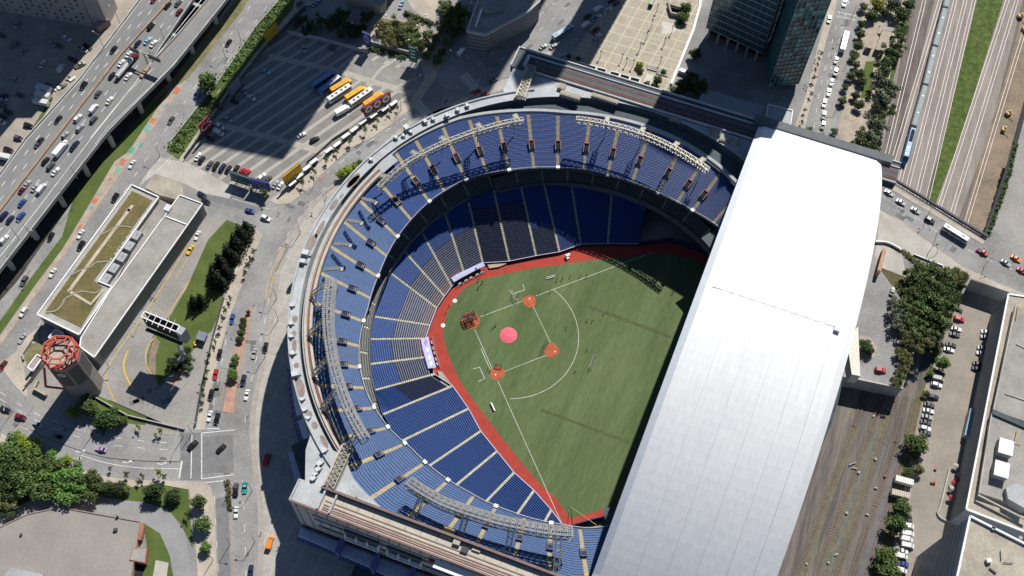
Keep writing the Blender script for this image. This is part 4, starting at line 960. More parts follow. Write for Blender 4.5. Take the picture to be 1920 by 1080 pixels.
b = MB(); sbox(b, 44.5, 104, -108.5, -104.5, 40, 43.2, 0); rpart(b, 'roof_bogie', MATS['bogie_grey'])
# fixed north roof edge
b = MB(); P = [at(1588,640,33), at(1600,622,33), at(1609,612,33), at(1613,705,33), at(1597,702,33)]
b.prism(P, 26, 33); spart(b, 'north_roof_edge', M['cream'])
b = MB(); stack(b, [(60,-92), (90,-60), (95,-20), (95,40), (90,70), (60,96)], 0, 39); spart(b, 'hotel_block', M['wall'])

# ------------------------------------------------------------------ floodlight rigs
def rig(phis, rr, z, arms, label, near):
    b = MB(); P = [PO(r, a, z) for a, r in zip(phis, rr)]
    n = len(P); back = 3.0 if near else 1.7; hgt = 4.4 if near else 2.2
    def off(i, dr, dz): a = phis[i]; return PO(rr[i]+dr, a, z+dz)
    for i in range(n-1):
        for dr, dz in ((0,0),(back,0),(0,hgt),(back,hgt)): b.bar(off(i,dr,dz), off(i+1,dr,dz), .30)
        b.bar(off(i,0,0), off(i+1,0,hgt), .18); b.bar(off(i,0,hgt), off(i+1,back,hgt), .18); b.bar(off(i,back,hgt), off(i+1,back,0), .18); b.bar(off(i,0,0), off(i+1,back,0), .18)
        for (x, y) in (((0,0),(0,hgt)),((back,0),(back,hgt)),((0,hgt),(back,hgt)),((0,0),(back,0))): b.bar(off(i,*x), off(i,*y), .18)
    i = n-1
    for (x, y) in (((0,0),(0,hgt)),((back,0),(back,hgt)),((0,hgt),(back,hgt)),((0,0),(back,0))): b.bar(off(i,*x), off(i,*y), .22)
    fr = spart(b, 'floodlight_rig', M['steel'], label)
    b = MB()
    rows = ((-.6,.1),) if not near else ((-.7,.2),(-.7,1.5),(-.7,2.9),(-.2,4.3),(1.2,4.8),(2.5,4.6))
    for i in range(n-1):
        for dr, dz in rows:
            for w in ((.25, .75) if not near else (.2, .5, .8)):
                a = phis[i]+(phis[i+1]-phis[i])*w; r = rr[i]+(rr[i+1]-rr[i])*w; p = PO(r+dr, a, z+dz)
                b.cyl((p.x, p.y, p.z-.35), .2, .5, 6, 0, .34, 1) if not near else b.cyl((p.x, p.y, p.z-.4), .3, .7, 6, 0, .52, 1)
    o = b.build('lamp_row', [M['darksteel'], mat('lamp_glass', (.27,.27,.27), .3, .1)]); o.parent = fr
    for k in arms:
        i = min(n-1, int(k*(n-1))); a = phis[i]; b = MB()
        q = PO(rr[i]+5.2, a, 46.5) if not near else PO(min(rb(a)+1.5, 97.5/max(.3, abs(math.sin(R(a))))) if a > 238 else rb(a)+1.5, a, 40.2); p = PO(rr[i]+back, a, z+hgt)
        tx = Vector((math.cos(AX+R(a)+1.57), math.sin(AX+R(a)+1.57), 0))
        for s in (-.9, .9):
            b.bar(p+tx*s, q+tx*s, .42 if near else .3); b.bar(off(i,back,0)+tx*s, q+tx*s-Vector((0,0,.8)), .24); b.bar(p+tx*s, off(i,-.6,hgt)+tx*s, .3)
        if not near: b.bar(q, PO(rr[i]+5.2, a, uz(a,.7)), .3)
        m_ = 5
        for j in range(m_): b.bar(p.lerp(q, j/m_)+tx*.8, p.lerp(q, (j+1)/m_)-tx*.8, .15); b.bar(p.lerp(q, j/m_)-tx*.8, p.lerp(q, j/m_)+tx*.8, .15)
        o = b.build('support_arm', M['steel']); o.parent = fr
def rg(a0, a1, n, tab, z, arms, label, near=False):
    ph = [a0+(a1-a0)*k/n for k in range(n+1)]; rig(ph, [interp(tab, p) for p in ph], z, arms, label, near)
rg(122.0, 166.5, 26, [(122,86.8),(132,86.9),(140,87.4),(147,88.5),(157,90.4),(167,91)], 46, (.06,.28,.5,.7,.95), 'curved floodlight rig over the far left upper seats')
rg(67.0, 107.3, 24, [(67,84),(75,84.2),(85,84.6),(98,85.2),(107,85.9)], 46, (.1,.32,.55,.8), 'curved floodlight rig over the far right upper seats')
rg(195.5, 237.6, 26, [(195,90.9),(214,91.1),(224,91.6),(231,92.3),(238,92.9)], 46, (.06,.3,.5,.72,.97), 'curved floodlight rig over the left upper seats', True)
rg(251.5, 289.5, 26, [(251,92.2),(260,91.3),(268,89.7),(278,88.9),(290,89.2)], 46, (.15,.42,.68,.95), 'curved floodlight rig over the lower upper seats beside the east rail', True)
# short lamp arms between the rigs
for a in (169.5, 176.5, 183.5, 190.5):
    b = MB(); p, q = PO(97.2, a, 40.6), PO(90.5, a, 43.5); lattice(b, p, q, 1.0, .8, 5, .11); b.box(PO(90.2, a, 43.2), (1.0, 1.6, .8), AX+R(a)); spart(b, 'lamp_arm', M['steel'])
b = MB(); p, q = at(1360,378,28), at(1292,371,28); b.bar(p, q, .5); spart(b, 'cable_boom', M['steel'])
b = MB(); p, q = at(1070,951,6), at(1126,990,20); b.tube([at(1070,951,.1), q], .14, 5); b.tube([at(1067,958,18), at(1064,985,1.5)], .12, 5); spart(b, 'foul_pole', M['aisle'])
# ------------------------------------------------------------------ vehicles
CC = dict(k=('black', (.012,.012,.014)), w=('white', (.66,.66,.65)), s=('silver', (.33,.34,.35)), g=('dark grey', (.075,.08,.085)), b=('blue', (.03,.07,.24)), n=('navy blue', (.015,.022,.06)),
          r=('red', (.42,.02,.02)), d=('dark red', (.13,.015,.02)), o=('orange', (.72,.20,.02)), y=('yellow', (.75,.42,.02)), t=('teal', (.02,.28,.24)), l=('lilac', (.36,.26,.42)), c=('light blue', (.28,.42,.52)), e=('dark green', (.02,.06,.045)), v=('slate', (.16,.18,.21)), m=('beige', (.45,.40,.32)))
def paint(k): return mat('paint_'+CC[k][0].replace(' ', '_'), CC[k][1], .28, 0, spec=.5)
def hull(B, st, mi=0):
    """loft of rounded sections: (x, half width, bottom, top, chamfer)"""
    rings = []
    for x, w, z0, z1, c in st:
        rings.append([(x,-w+c*.3,z0),(x,-w,z0+.15),(x,-w,z1-c),(x,-w+c,z1),(x,w-c,z1),(x,w,z1-c),(x,w,z0+.15),(x,w-c*.3,z0)])
    for a, c in zip(rings, rings[1:]):
        for k in range(8): B.face([a[k], c[k], c[(k+1)%8], a[(k+1)%8]][::-1], mi)
    B.face(rings[0], mi); B.face(rings[-1][::-1], mi)
WH = {}
def wheel(r, w):
    if (r, w) not in WH:
        b = MB(); n = 10
        A_ = [(r*math.cos(2*math.pi*k/n), -w/2, r*math.sin(2*math.pi*k/n)) for k in range(n)]; D_ = [(x, w/2, z) for x, y, z in A_]
        for k in range(n): b.face([A_[k], A_[(k+1)%n], D_[(k+1)%n], D_[k]], 0)
        b.face(A_, 0); b.face(D_[::-1], 0); q = [(x*.55, -w/2-.01, z*.55) for x, y, z in A_]; b.face(q, 1); b.face([(x, w/2+.01, z) for x, y, z in q][::-1], 1)
        WH[(r, w)] = b.mesh('wheel', [M['tyre'], M['grey']])
    return WH[(r, w)]
BODY = {}
def vmesh(kind, col):
    key = (kind, col)
    if key in BODY: return BODY[key]
    p = paint(col); parts = []
    if kind in ('car', 'taxi', 'suv', 'hatch'):
        L, wd, h = dict(car=(4.7,.92,1.45), taxi=(4.9,.95,1.5), suv=(4.8,.97,1.78), hatch=(4.1,.88,1.5))[kind]; hl = L/2; sh = .88 if kind != 'suv' else 1.05
        b = MB(); hull(b, [(-hl,wd*.84,.35,sh-.10,.12),(-hl+.25,wd,.25,sh,.12),(-hl*.35,wd,.22,sh+.04,.10),(hl*.35,wd,.22,sh,.10),(hl-.35,wd*.97,.25,sh-.12,.14),(hl,wd*.78,.35,sh-.25,.12)])
        x0, x1 = (-hl+.75, hl-1.55) if kind in ('car','taxi') else (-hl+.18, hl-1.45)
        r0, r1 = (x0+.65, x1-.75) if kind in ('car','taxi') else (x0+.35, x1-.7)
        wr = wd-.22
        b.face([(r0,-wr,h),(r1,-wr,h),(r1,wr,h),(r0,wr,h)], 0)
        for s in (-1, 1): b.face([(r0,s*wr,h),(r1,s*wr,h),(r1,s*(wr+.05),h-.10),(r0,s*(wr+.05),h-.10)], 0)
        for x in (r0, r1): b.face([(x,-wr,h),(x,wr,h),(x+(.05 if x == r1 else -.05),wr,h-.06),(x+(.05 if x == r1 else -.05),-wr,h-.06)], 0)
        for x in (hl-.06, -hl+.02):
            for s in (-1, 1): b.box((x, s*wd*.6, sh-.28), (.16, .34, .14), 0, 1 if x > 0 else 2)
        for s in (-1, 1): b.box((x1-.2, s*(wd+.08), sh+.08), (.18,.2,.14), 0, 0)
        parts.append(('body', b.mesh('body', [p, M['white'], M['red']])))
        g = MB(); wb = wd-.08; z0 = sh-.02; z1 = h-.03
        P0 = [(x0,-wb,z0),(x1,-wb,z0),(x1,wb,z0),(x0,wb,z0)]; P1 = [(r0,-wr,z1),(r1,-wr,z1),(r1,wr,z1),(r0,wr,z1)]
        for k in range(4): g.face([P0[k], P0[(k+1)%4], P1[(k+1)%4], P1[k]])
        parts.append(('window_glass', g.mesh('window_glass', [M['glass']])))
        if kind == 'taxi': q = MB(); q.box((r0+.9,0,h+.1), (.25,.7,.2)); parts.append(('roof_sign', q.mesh('roof_sign', [M['white']])))
        wh = [(hl*.62, wd-.1, .33), (-hl*.60, wd-.1, .33)]; wr_ = .33
    elif kind in ('pickup',):
        b = MB(); hull(b, [(-2.7,.92,.4,.98,.06),(-.7,.98,.35,1.0,.06),(1.2,.98,.35,1.02,.1),(2.4,.95,.35,.98,.12),(2.7,.85,.4,.85,.1)])
        b.face([(-.3,-.75,1.78),(.75,-.75,1.78),(.75,.75,1.78),(-.3,.75,1.78)]); b.face([(-2.6,-.78,1.0),(-.75,-.78,1.0),(-.75,.78,1.0),(-2.6,.78,1.0)][::1], 1)
        b.box((-1.65,0,1.02), (1.85,1.5,.05), 0, 1)
        parts.append(('body', b.mesh('body', [p, M['darksteel']])))
        g = MB(); P0 = [(-.6,-.9,1.0),(1.5,-.9,1.0),(1.5,.9,1.0),(-.6,.9,1.0)]; P1 = [(-.3,-.75,1.77),(.75,-.75,1.77),(.75,.75,1.77),(-.3,.75,1.77)]
        for k in range(4): g.face([P0[k], P0[(k+1)%4], P1[(k+1)%4], P1[k]])
        parts.append(('window_glass', g.mesh('window_glass', [M['glass']]))); wh = [(1.75,.88,.38),(-1.7,.88,.38)]; wr_ = .38
    elif kind == 'van':
        b = MB(); hull(b, [(-2.6,.95,.35,2.15,.12),(-2.3,1.0,.3,2.25,.14),(1.2,1.0,.3,2.25,.14),(1.75,.98,.3,1.45,.12),(2.6,.85,.35,1.05,.12)])
        parts.append(('body', b.mesh('body', [p])))
        g = MB(); g.face([(1.22,-.86,2.18),(1.77,-.88,1.42),(1.77,.88,1.42),(1.22,.86,2.18)]); g.face([(-2.62,-.7,1.3),(-2.62,.7,1.3),(-2.52,.7,2.0),(-2.52,-.7,2.0)])
        for s in (-1, 1): g.face([(.1,s*1.01,1.35),(1.3,s*1.01,1.35),(1.05,s*1.01,2.0),(.1,s*1.01,2.0)])
        for f in range(1): pass
        g.v = [(x+(.03 if x > 1 else 0), y, z+(.03 if x > 1 and abs(y) < .9 else 0)) for x, y, z in g.v]
        parts.append(('window_glass', g.mesh('window_glass', [M['glass']]))); wh = [(1.7,.9,.36),(-1.7,.9,.36)]; wr_ = .36
    elif kind == 'boxtruck':
        b = MB(); hull(b, [(2.3,1.05,.5,2.2,.1),(3.3,1.05,.5,2.25,.15),(4.0,1.0,.5,1.5,.12),(4.3,.95,.55,1.3,.1)]); b.box((-.8,0,.75), (6.4,1.2,.3), 0, 1)
        parts.append(('cab', b.mesh('cab', [p, M['darksteel']])))
        q = MB(); hull(q, [(-4.2,1.22,.95,3.25,.06),(2.15,1.22,.95,3.25,.06)]); parts.append(('cargo_box', q.mesh('cargo_box', [M['white']])))
        g = MB(); g.face([(3.33,-.9,2.2),(4.02,-.88,1.48),(4.02,.88,1.48),(3.33,.9,2.2)]); g.v = [(x+.04,y,z+.03) for x,y,z in g.v]; parts.append(('window_glass', g.mesh('window_glass', [M['glass']]))); wh = [(3.0,.95,.48),(-2.6,.95,.48)]; wr_ = .48
    elif kind in ('coach', 'schoolbus', 'citybus'):
        L = dict(coach=13.2, schoolbus=11.5, citybus=12.4)[kind]; hl = L/2; h = dict(coach=3.5, schoolbus=3.1, citybus=3.15)[kind]
        b = MB(); nose = hl if kind != 'schoolbus' else hl-1.6
        hull(b, [(-hl,1.2,.4,h-.12,.14),(-hl+.3,1.28,.35,h,.16),(nose-.5,1.28,.35,h,.16),(nose,1.2,.4,h-.25,.14)])
        if kind == 'schoolbus': hull(b, [(nose-.05,1.05,.4,1.75,.12),(hl,.95,.45,1.55,.14)])
        parts.append(('body', b.mesh('body', [p])))
        g = MB()
        for s in (-1, 1): g.face([(-hl+.5,s*1.29,1.6),(nose-.5,s*1.29,1.6),(nose-.5,s*1.29,h-.55),(-hl+.5,s*1.29,h-.55)])
        g.face([(nose+.03,-1.05,1.4),(nose+.03,1.05,1.4),(nose+.03,1.05,h-.5),(nose+.03,-1.05,h-.5)])
        parts.append(('window_glass', g.mesh('window_glass', [M['glass']])))
        q = MB()
        hs = {'coach': (-4,-1.5,1.5,4), 'schoolbus': (-3,1.2), 'citybus': (-4.2,3.4)}[kind]
        for x in hs: q.box((x,0,h+.06), (1.0 if kind != 'citybus' else 1.8, .9, .14))
        parts.append(('roof_hatch', q.mesh('roof_hatch', [M['darksteel'] if col == 'w' and kind == 'coach' else M['grey']])))
        wh = [(hl*.62,1.1,.5),(-hl*.52,1.1,.5)]; wr_ = .5
    elif kind == 'tanker':
        b = MB(); hull(b, [(5.6,1.15,.5,2.9,.15),(7.4,1.15,.5,2.9,.2),(8.1,1.05,.5,1.7,.15),(8.7,.95,.5,1.5,.15)]); parts.append(('cab', b.mesh('cab', [p])))
        q = MB(); q.tube([(-7.2,0,2.1),(-7.0,0,2.1),(4.6,0,2.1),(4.9,0,2.1)], [.7,1.15,1.15,.7], 14); q.bar((-6,0,3.28),(4,0,3.28), .5, .1, 1); parts.append(('tank', q.mesh('tank', [mat('polished_tank', (.55,.55,.52), .35, .06, 1, 4), M['grey']])))
        q = MB(); q.box((-1,0,.85), (14,1.0,.3)); parts.append(('chassis', q.mesh('chassis', [M['darksteel']])))
        g = MB(); g.face([(7.43,-1,2.85),(8.12,-.98,1.72),(8.12,.98,1.72),(7.43,1,2.85)]); g.v = [(x+.04,y,z+.04) for x,y,z in g.v]; parts.append(('window_glass', g.mesh('window_glass', [M['glass']]))); wh = [(7.6,1.0,.5),(5.4,1.0,.5),(-5.4,1.0,.5),(-6.5,1.0,.5)]; wr_ = .5
    elif kind == 'trailer':
        b = MB(); hull(b, [(-3.6,1.25,.9,3.3,.05),(3.6,1.25,.9,3.3,.05)]); parts.append(('body', b.mesh('body', [p])))
        q = MB(); q.box((3.9,0,1.0), (.8,.3,.2)); q.box((0,0,.8), (6.5,1,.25)); 
        for k in range(8): q.box((-3.2+k*.9,0,3.32), (.08,2.4,.06))
        parts.append(('chassis', q.mesh('chassis', [M['darksteel']]))); wh = [(-1.4,1.05,.45),(-2.4,1.05,.45)]; wr_ = .45
    parts += [('wheel', (x, s*y, z), wr_) for x, y, z in wh for s in (-1, 1)]
    BODY[key] = parts; return parts
VN = dict(car='sedan', suv='suv', hatch='hatchback', taxi='taxi', pickup='pickup_truck', van='van', boxtruck='box_truck', coach='coach_bus', schoolbus='school_bus', citybus='city_bus', tanker='tanker_truck', trailer='cargo_trailer')
VC = dict(car='car', suv='car', hatch='car', taxi='taxi', pickup='pickup truck', van='van', boxtruck='truck', coach='bus', schoolbus='bus', citybus='bus', tanker='truck', trailer='trailer')
def vehicle(u, v, col, kind, dpx, z, place, group=None, label=None, zc=.8):
    p = at(u, v, z+zc); q = at(u+dpx[0]*.02, v+dpx[1]*.02, z+zc); a = math.atan2(q.y-p.y, q.x-p.x)
    o = empty(VN[kind], (p.x, p.y, z+.02), a+random.uniform(-.03, .03))
    for pt in vmesh(kind, col):
        if pt[0] == 'wheel': inst('wheel', wheel(pt[2], .26 if pt[2] < .45 else .4), o, pt[1])
        else: inst(pt[0], pt[1], o)
    nm = VN[kind].replace('_', ' ')
    if kind == 'suv': nm = 'estate car'
    if kind == 'car': nm = 'saloon car'
    reg(o, label or '%s %s %s' % (CC[col][0], nm, place), VC[kind], group)
    return o
K2 = dict(c='car', s='suv', v='van', h='hatch', x='taxi', p='pickup', b='boxtruck', C='coach', S='schoolbus', B='citybus', T='tanker', t='trailer')
def fleet(col, row, txt, d, z, place, group):
    for it in txt.split(','):
        f = it.split(); u, v = G(col, row, float(f[0]), float(f[1])); dd = d
        if len(f) > 3: dd = (float(f[3]), float(f[4]))
        vehicle(u, v, f[2][0], K2[f[2][1]], dd, z, place, group)
DU = (215, -262); g_ = 'traffic on the elevated expressway'
fleet(0,0,'1155 -8 ds,850 370 kc,625 640 ks,435 895 kc,297 1060 kc', (-215,262), DK, 'on the outer expressway lanes beside the car lot', g_)
fleet(0,0,'1258 38 kc,1335 22 gc,1345 85 dc,1132 195 ks,1033 322 nc,1105 305 cc,1150 325 wc,968 403 wc,908 472 wc', DU, DK, 'on the expressway above the sign gantry', g_)
fleet(0,0,'840 565 kc,962 570 wc,735 700 gc,820 752 wc,705 815 wv,703 895 gs,583 885 ws,600 957 ss,487 1010 sh,472 1078 wc,565 1080 nc', DU, DK, 'on the expressway lanes below the sign gantry', g_)
u_, v_ = G(0,0,946,500); vehicle(u_, v_, 'd', 'tanker', DU, DK, '', g_, 'polished silver tanker truck with a red cab on the expressway', 1.6)
fleet(0,1,'340 125 kc,380 165 gs,415 205 wc,550 22 nc,285 -2 gc,200 300 sc,168 340 dc,260 325 sc,312 335 wv,165 440 bc,157 540 bs,28 535 ns,75 565 nc,30 715 ws', DU, DK, 'on the expressway near the left edge', g_)
u_, v_ = G(0,1,455,38); vehicle(u_, v_, 'w', 'boxtruck', DU, DK, '', g_, 'white box truck on the expressway near the ramp merge', 1.6)
BD = (-200, 300); g_ = 'traffic on the boulevard'
fleet(0,0,'1713 320 kc,1282 900 gc', BD, 0, 'on the boulevard beside the shrub bank', g_)
u_, v_ = G(0,0,1482,705); vehicle(u_, v_, 'c', 'van', BD, 0, '', g_, 'light blue van on the boulevard under the big round tree')
fleet(0,1,'988 150 wc,863 400 ks,603 675 wc,607 760 ks,393 965 wc', BD, 0, 'on the boulevard beside the green roof station', g_)
fleet(0,1,'380 695 kc,180 1025 gs', (-150,260), 0, 'on the ramp beside the expressway shadow', g_)
fleet(0,2,'175 180 ws,165 378 sc,20 580 dc', (-170,240), 0, 'on the boulevard beside the red steel tower', g_)
g_ = 'cars in the shaded lot'
fleet(0,0,'500 287 ws 2 1,125 185 sc -1 2,390 325 sc 2 1,442 342 gc 2 1,112 338 vv 2 -1,172 378 sc 1 -1,15 265 gc 2 1,318 478 wc 1 -2,120 597 ss 4 1,150 712 gc 2 1,22 748 cc 3 -.3,28 718 nc 3 -.3,15 788 gc 3 0', (1,0), 0, 'in the shaded lot beside the expressway', g_)
fleet(0,0,'655 350 ks 2 1,620 370 wp 2 1,545 445 kp 2 1,600 485 mp 2 -1,457 513 wv 1 -1.6,60 838 ks 2 1,25 872 kc 2 1,10 912 ws 2 1,213 940 ks 3 1,140 1035 gs 3 1,360 637 bh 3 1', (1,0), 0, 'at the sunlit lot edge beside the expressway', g_)
for (x, y, c_, lb) in ((330,665,'w','topmost white cargo trailer of three beside the weedy strip'),(325,715,'w','middle white cargo trailer of three beside the weedy strip'),(310,768,'w','lowest white cargo trailer of three beside the weedy strip')):
    u_, v_ = G(0,0,x,y); vehicle(u_, v_, c_, 'trailer', (5,1.2), 0, '', 'white cargo trailers', lb, 1.7)
u_, v_ = G(0,1,28,97); vehicle(u_, v_, 'w', 'trailer', (5,1.2), 0, '', 'white cargo trailers', 'white cargo trailer at the left edge beside the expressway', 1.7)
fleet(0,1,'62 42 ks 3 1', (1,0), 0, 'parked at the left edge below the weedy strip', g_)
g_ = 'vehicles in the car park'
fleet(0,0,'1885 730 wc 2 1.2,1825 683 lc 2 1.6,1712 892 sc 2 1.2,1650 948 ws 2 1.1,1640 995 wv 2 1,1580 1040 kc 2 1,1650 800 dc 2 1.2,1760 760 kc 2 1.2', (1,0), 0, 'parked beside the billboards in the shaded car park', g_)
fleet(1,0,'360 365 lc 1 4,75 535 cc 2 1,340 1010 wc 2 -1.1,440 1045 ks 2 -1.1,570 362 gc 3 1,1205 557 sc 3 .5', (1,0), 0, 'standing on the banded paving of the car park', g_)
fleet(0,1,'1485 92 wc 1 -1.6,1512 118 kc 1 -1.6,1572 152 gc 1 -1.6,1620 162 ks 1 -1.6,1668 175 ns 1 -1.6,1712 188 kc 1 -1.6,1770 185 kc 1 -1.6,1815 203 rc 1 -1,1850 216 rc 1 -1', (1,0), 0, 'parked along the lower car park edge', g_)
fleet(1,1,'45 245 ws 1 -1,90 262 gc 1 -1,145 300 sc 1 -1.4,182 310 wc 1 -1.4', (1,0), 0, 'parked behind the blue and yellow billboards', g_)
def fl2(u1, v1, u2, v2, c_, kd, lb, z=1.6):
    return vehicle((u1+u2)/2, (v1+v2)/2, c_, kd, (u2-u1, v2-v1), 0, '', 'buses parked in the car park', lb, z)
def busx(x1, y1, x2, y2, c_, kd, lb):
    a, c = G(1,0,x1,y1), G(1,0,x2,y2); return fl2(a[0], a[1], c[0], c[1], c_, kd, lb, 3.2)
CC['u'] = ('slate blue', (.10,.20,.46)); CC['a'] = ('amber', (.78,.40,.02)); CC['f'] = ('school bus yellow', (.80,.33,.01))
busx(420,640,578,532,'u','coach','slate blue coach bus at the left end of the parked row')
o = busx(470,690,628,562,'u','coach','slate blue coach bus with a white front roof, second in the parked row')
b = MB(); b.face([(-1.0,-1.1,3.52),(6.4,-1.1,3.52),(6.4,1.1,3.52),(2.0,1.1,3.52)]); k = b.build('white_roof_flash', M['white']); k.parent = o
busx(570,662,698,588,'f','schoolbus','yellow school bus between the slate blue and black hatched coaches')
o = busx(552,733,692,645,'w','coach','white coach bus with black roof hatches in the parked row')
busx(678,725,812,640,'a','schoolbus','pale amber school bus in the middle of the parked row')
busx(702,772,868,663,'w','coach','long white coach bus in front of the small white box truck')
busx(815,772,945,687,'f','schoolbus','yellow school bus nearest the red emblem billboard')
busx(612,832,692,788,'w','boxtruck','white box truck parked in front of the bus row')
g_ = 'traffic around the stadium'
fleet(1,0,'1655 685 rc 2 -1,1718 706 rc 3 -1.4,1780 600 gc 2 -1.2', (1,0), 0, 'parked by the kerb near the stadium rim', g_)
fleet(1,0,'1540 390 wv 1 -1.2', (1,0), 0, 'in the shade below the wedge shaped building', g_)
fleet(1,0,'1085 38 cc 1 -3,1100 12 cc 1 -3,390 40 sc 1 -1.2,440 22 sc 1 -1.2,360 58 gc 1 -1.2,325 20 gc 1 -1.2,470 5 cc 1 -1.2', (1,0), 0, 'parked in the dark court at the top', g_)
u_, v_ = G(2,0,382,228); vehicle(u_, v_, 'c', 'citybus', (155,-92), 0, '', g_, 'pale roofed city bus on the shaded avenue', 3)
fleet(2,0,'235 348 sc 3 -2,312 345 sc 3 -2,570 118 kc 2 -1.2', (1,0), 0, 'on the shaded avenue beside the plaza', g_)
fleet(2,0,'555 187 wv 2 -1.2,640 132 wp 2 -1.2,645 67 wv 2 -1.2,717 74 wc 2 -1.2,785 24 gc 2 -1.2,750 5 kc 2 -1.2', (1,0), 0, 'queueing beside the plaza at the top', g_)
fleet(2,0,'628 222 rp 2 -1.6,640 268 wc 2 -1.4,1046 20 ev 1 -4', (1,0), .5, 'parked on the tiled plaza', g_)
fleet(2,0,'1290 545 wv 3 1', (1,0), 0, 'in the dark yard under the glass tower', g_)
g_ = 'traffic on the north road'; ND = (-30, 130)
fleet(3,0,'575 22 ws,458 146 es,510 450 nc,507 540 ks,478 615 sc,457 690 wc,422 775 ws,418 865 gs,412 940 es,432 1042 gc -1 -2', ND, 0, 'on the road beside the glass tower', g_)
u_, v_ = G(3,0,578,300); vehicle(u_, v_, 'w', 'citybus', (30,-140), 0, '', g_, 'long white roofed bus on the road beside the glass tower', 3)
g_ = 'traffic on the bridge street'; HD = (100, 62)
fleet(3,1,'910 365 sc,998 435 sc,1108 497 sc,1215 570 ks,1785 890 sc,1905 950 rc', HD, 0, 'on the bridge over the railway', g_)
u_, v_ = G(3,1,1415,660); vehicle(u_, v_, 'w', 'citybus', HD, 0, '', g_, 'white roofed city bus with red ends on the bridge', 3)
u_, v_ = G(3,1,1608,808); vehicle(u_, v_, 'r', 'pickup', HD, 0, '', g_, 'red fire service pickup behind the bus on the bridge')
u_, v_ = G(3,1,1862,858); vehicle(u_, v_, 'o', 'taxi', HD, 0, '', g_, 'orange taxi on the bridge street at the right edge')
fleet(3,2,'935 22 gc 1 -2.2', (1,0), 0, 'on the driveway behind the white roof', g_)
u_, v_ = G(3,2,845,615); vehicle(u_, v_, 'r', 'suv', (5,.6), 0, '', g_, 'red estate car on the turning circle beside the white roof')
g_ = 'cars in the lower parking lot'
fleet(3,2,'1435 232 rs,1412 305 wc,1402 348 gc,1375 425 ec,1358 462 wc,1285 640 ec,1275 680 sv,1265 725 ws,1240 815 ns,1212 875 gc,1205 920 wc,1195 965 sc,1185 1005 gc,1180 1052 ws', (6,1.6), LOW, 'in the left row of the lower lot', g_)
fleet(3,2,'1640 330 wc,1635 368 sc,1612 450 cc,1605 490 wc,1577 567 gc,1570 605 nc', (6,1.2), LOW, 'in the right row of the lower lot', g_)
u_, v_ = G(3,2,1518,1010); vehicle(u_, v_, 'c', 'coach', (35,-150), LOW, '', g_, 'pale blue grey coach in the shadow of the long building', 3.2)
fleet(3,3,'1185 5 gc,1045 705 wv,1045 762 wv,1035 803 wv,1045 852 wv,1000 890 wp,995 932 wv,1003 988 bp,990 1038 wv', (6,1.2), LOW, 'in the row of work vans beside the railway yard', g_)
u_, v_ = G(3,3,1055,625); vehicle(u_, v_, 'g', 'pickup', (1,4), LOW, '', g_, 'dark grey pickup truck beside a tree in the lower parking lot')
for (x, y, c_, lb) in ((1018,368,'w','white cargo trailer between the railway yard and the parking lot'),(990,468,'m','beige cargo trailer between the railway yard and the parking lot')):
    u_, v_ = G(3,3,x,y); vehicle(u_, v_, c_, 'trailer', (4,1), LOW, '', 'trailers by the yard', lb, 2)
g_ = 'traffic on the streets by the station'
fleet(0,2,'40 910 kc 3 1.5,155 967 ds 3 1,285 1022 sc 2.2 1.2', (1,0), 0, 'on the curving street below the red steel tower', g_)
fleet(0,2,'1740 230 bc,1645 495 kc,1615 645 rc,1583 800 ks,1572 960 wc,1627 980 ks,1825 690 ns,1850 800 wc,1905 490 sc', (-30,130), 0, 'on the street with the planted median', g_)
fleet(1,2,'70 445 kc', (-30,130), 0, 'on the street beside the stadium shadow', g_)
fleet(0,3,'1448 95 ks 1 -1,1660 120 kc 1 -1', (1,0), 0, 'turning at the crossroads', g_)
fleet(0,3,'757 128 lc -3 -.8', (1,0), 0, 'on the curving street above the wood', g_)
fleet(0,3,'1768 435 kp,1770 600 wc,1880 1042 nc', (-10,130), 0, 'on the street below the crossroads', g_)
u_, v_ = G(0,3,1835,415); vehicle(u_, v_, 't', 'taxi', (-10,130), 0, '', g_, 'teal and orange taxi waiting at the crossroads')
fleet(0,1,'1515 378 nc 2 1.3,1545 428 kc 2 1.3,1875 500 bc 3 1', (1,0), 0, 'on the street at the car park exit', g_)
fleet(1,1,'75 555 ws 3 1.4', (1,0), 0, 'at the corner below the car park signs', g_)
fleet(0,1,'1480 685 wc -1 2', (1,0), 0, 'on the station forecourt drive', g_)
u_, v_ = G(0,1,1425,792); vehicle(u_, v_, 'y', 'taxi', (-1,1.6), 0, '', g_, 'yellow taxi on the station forecourt drive')
fleet(1,3,'105 832 ov 1 -4,80 205 rv 1 -3', (1,0), 0, 'on the stadium apron', g_)
fleet(0,3,'118 497 wc 1 -2,205 425 ss 3 1', (1,0), 0, 'at the edge of the wood in the lower left', g_)
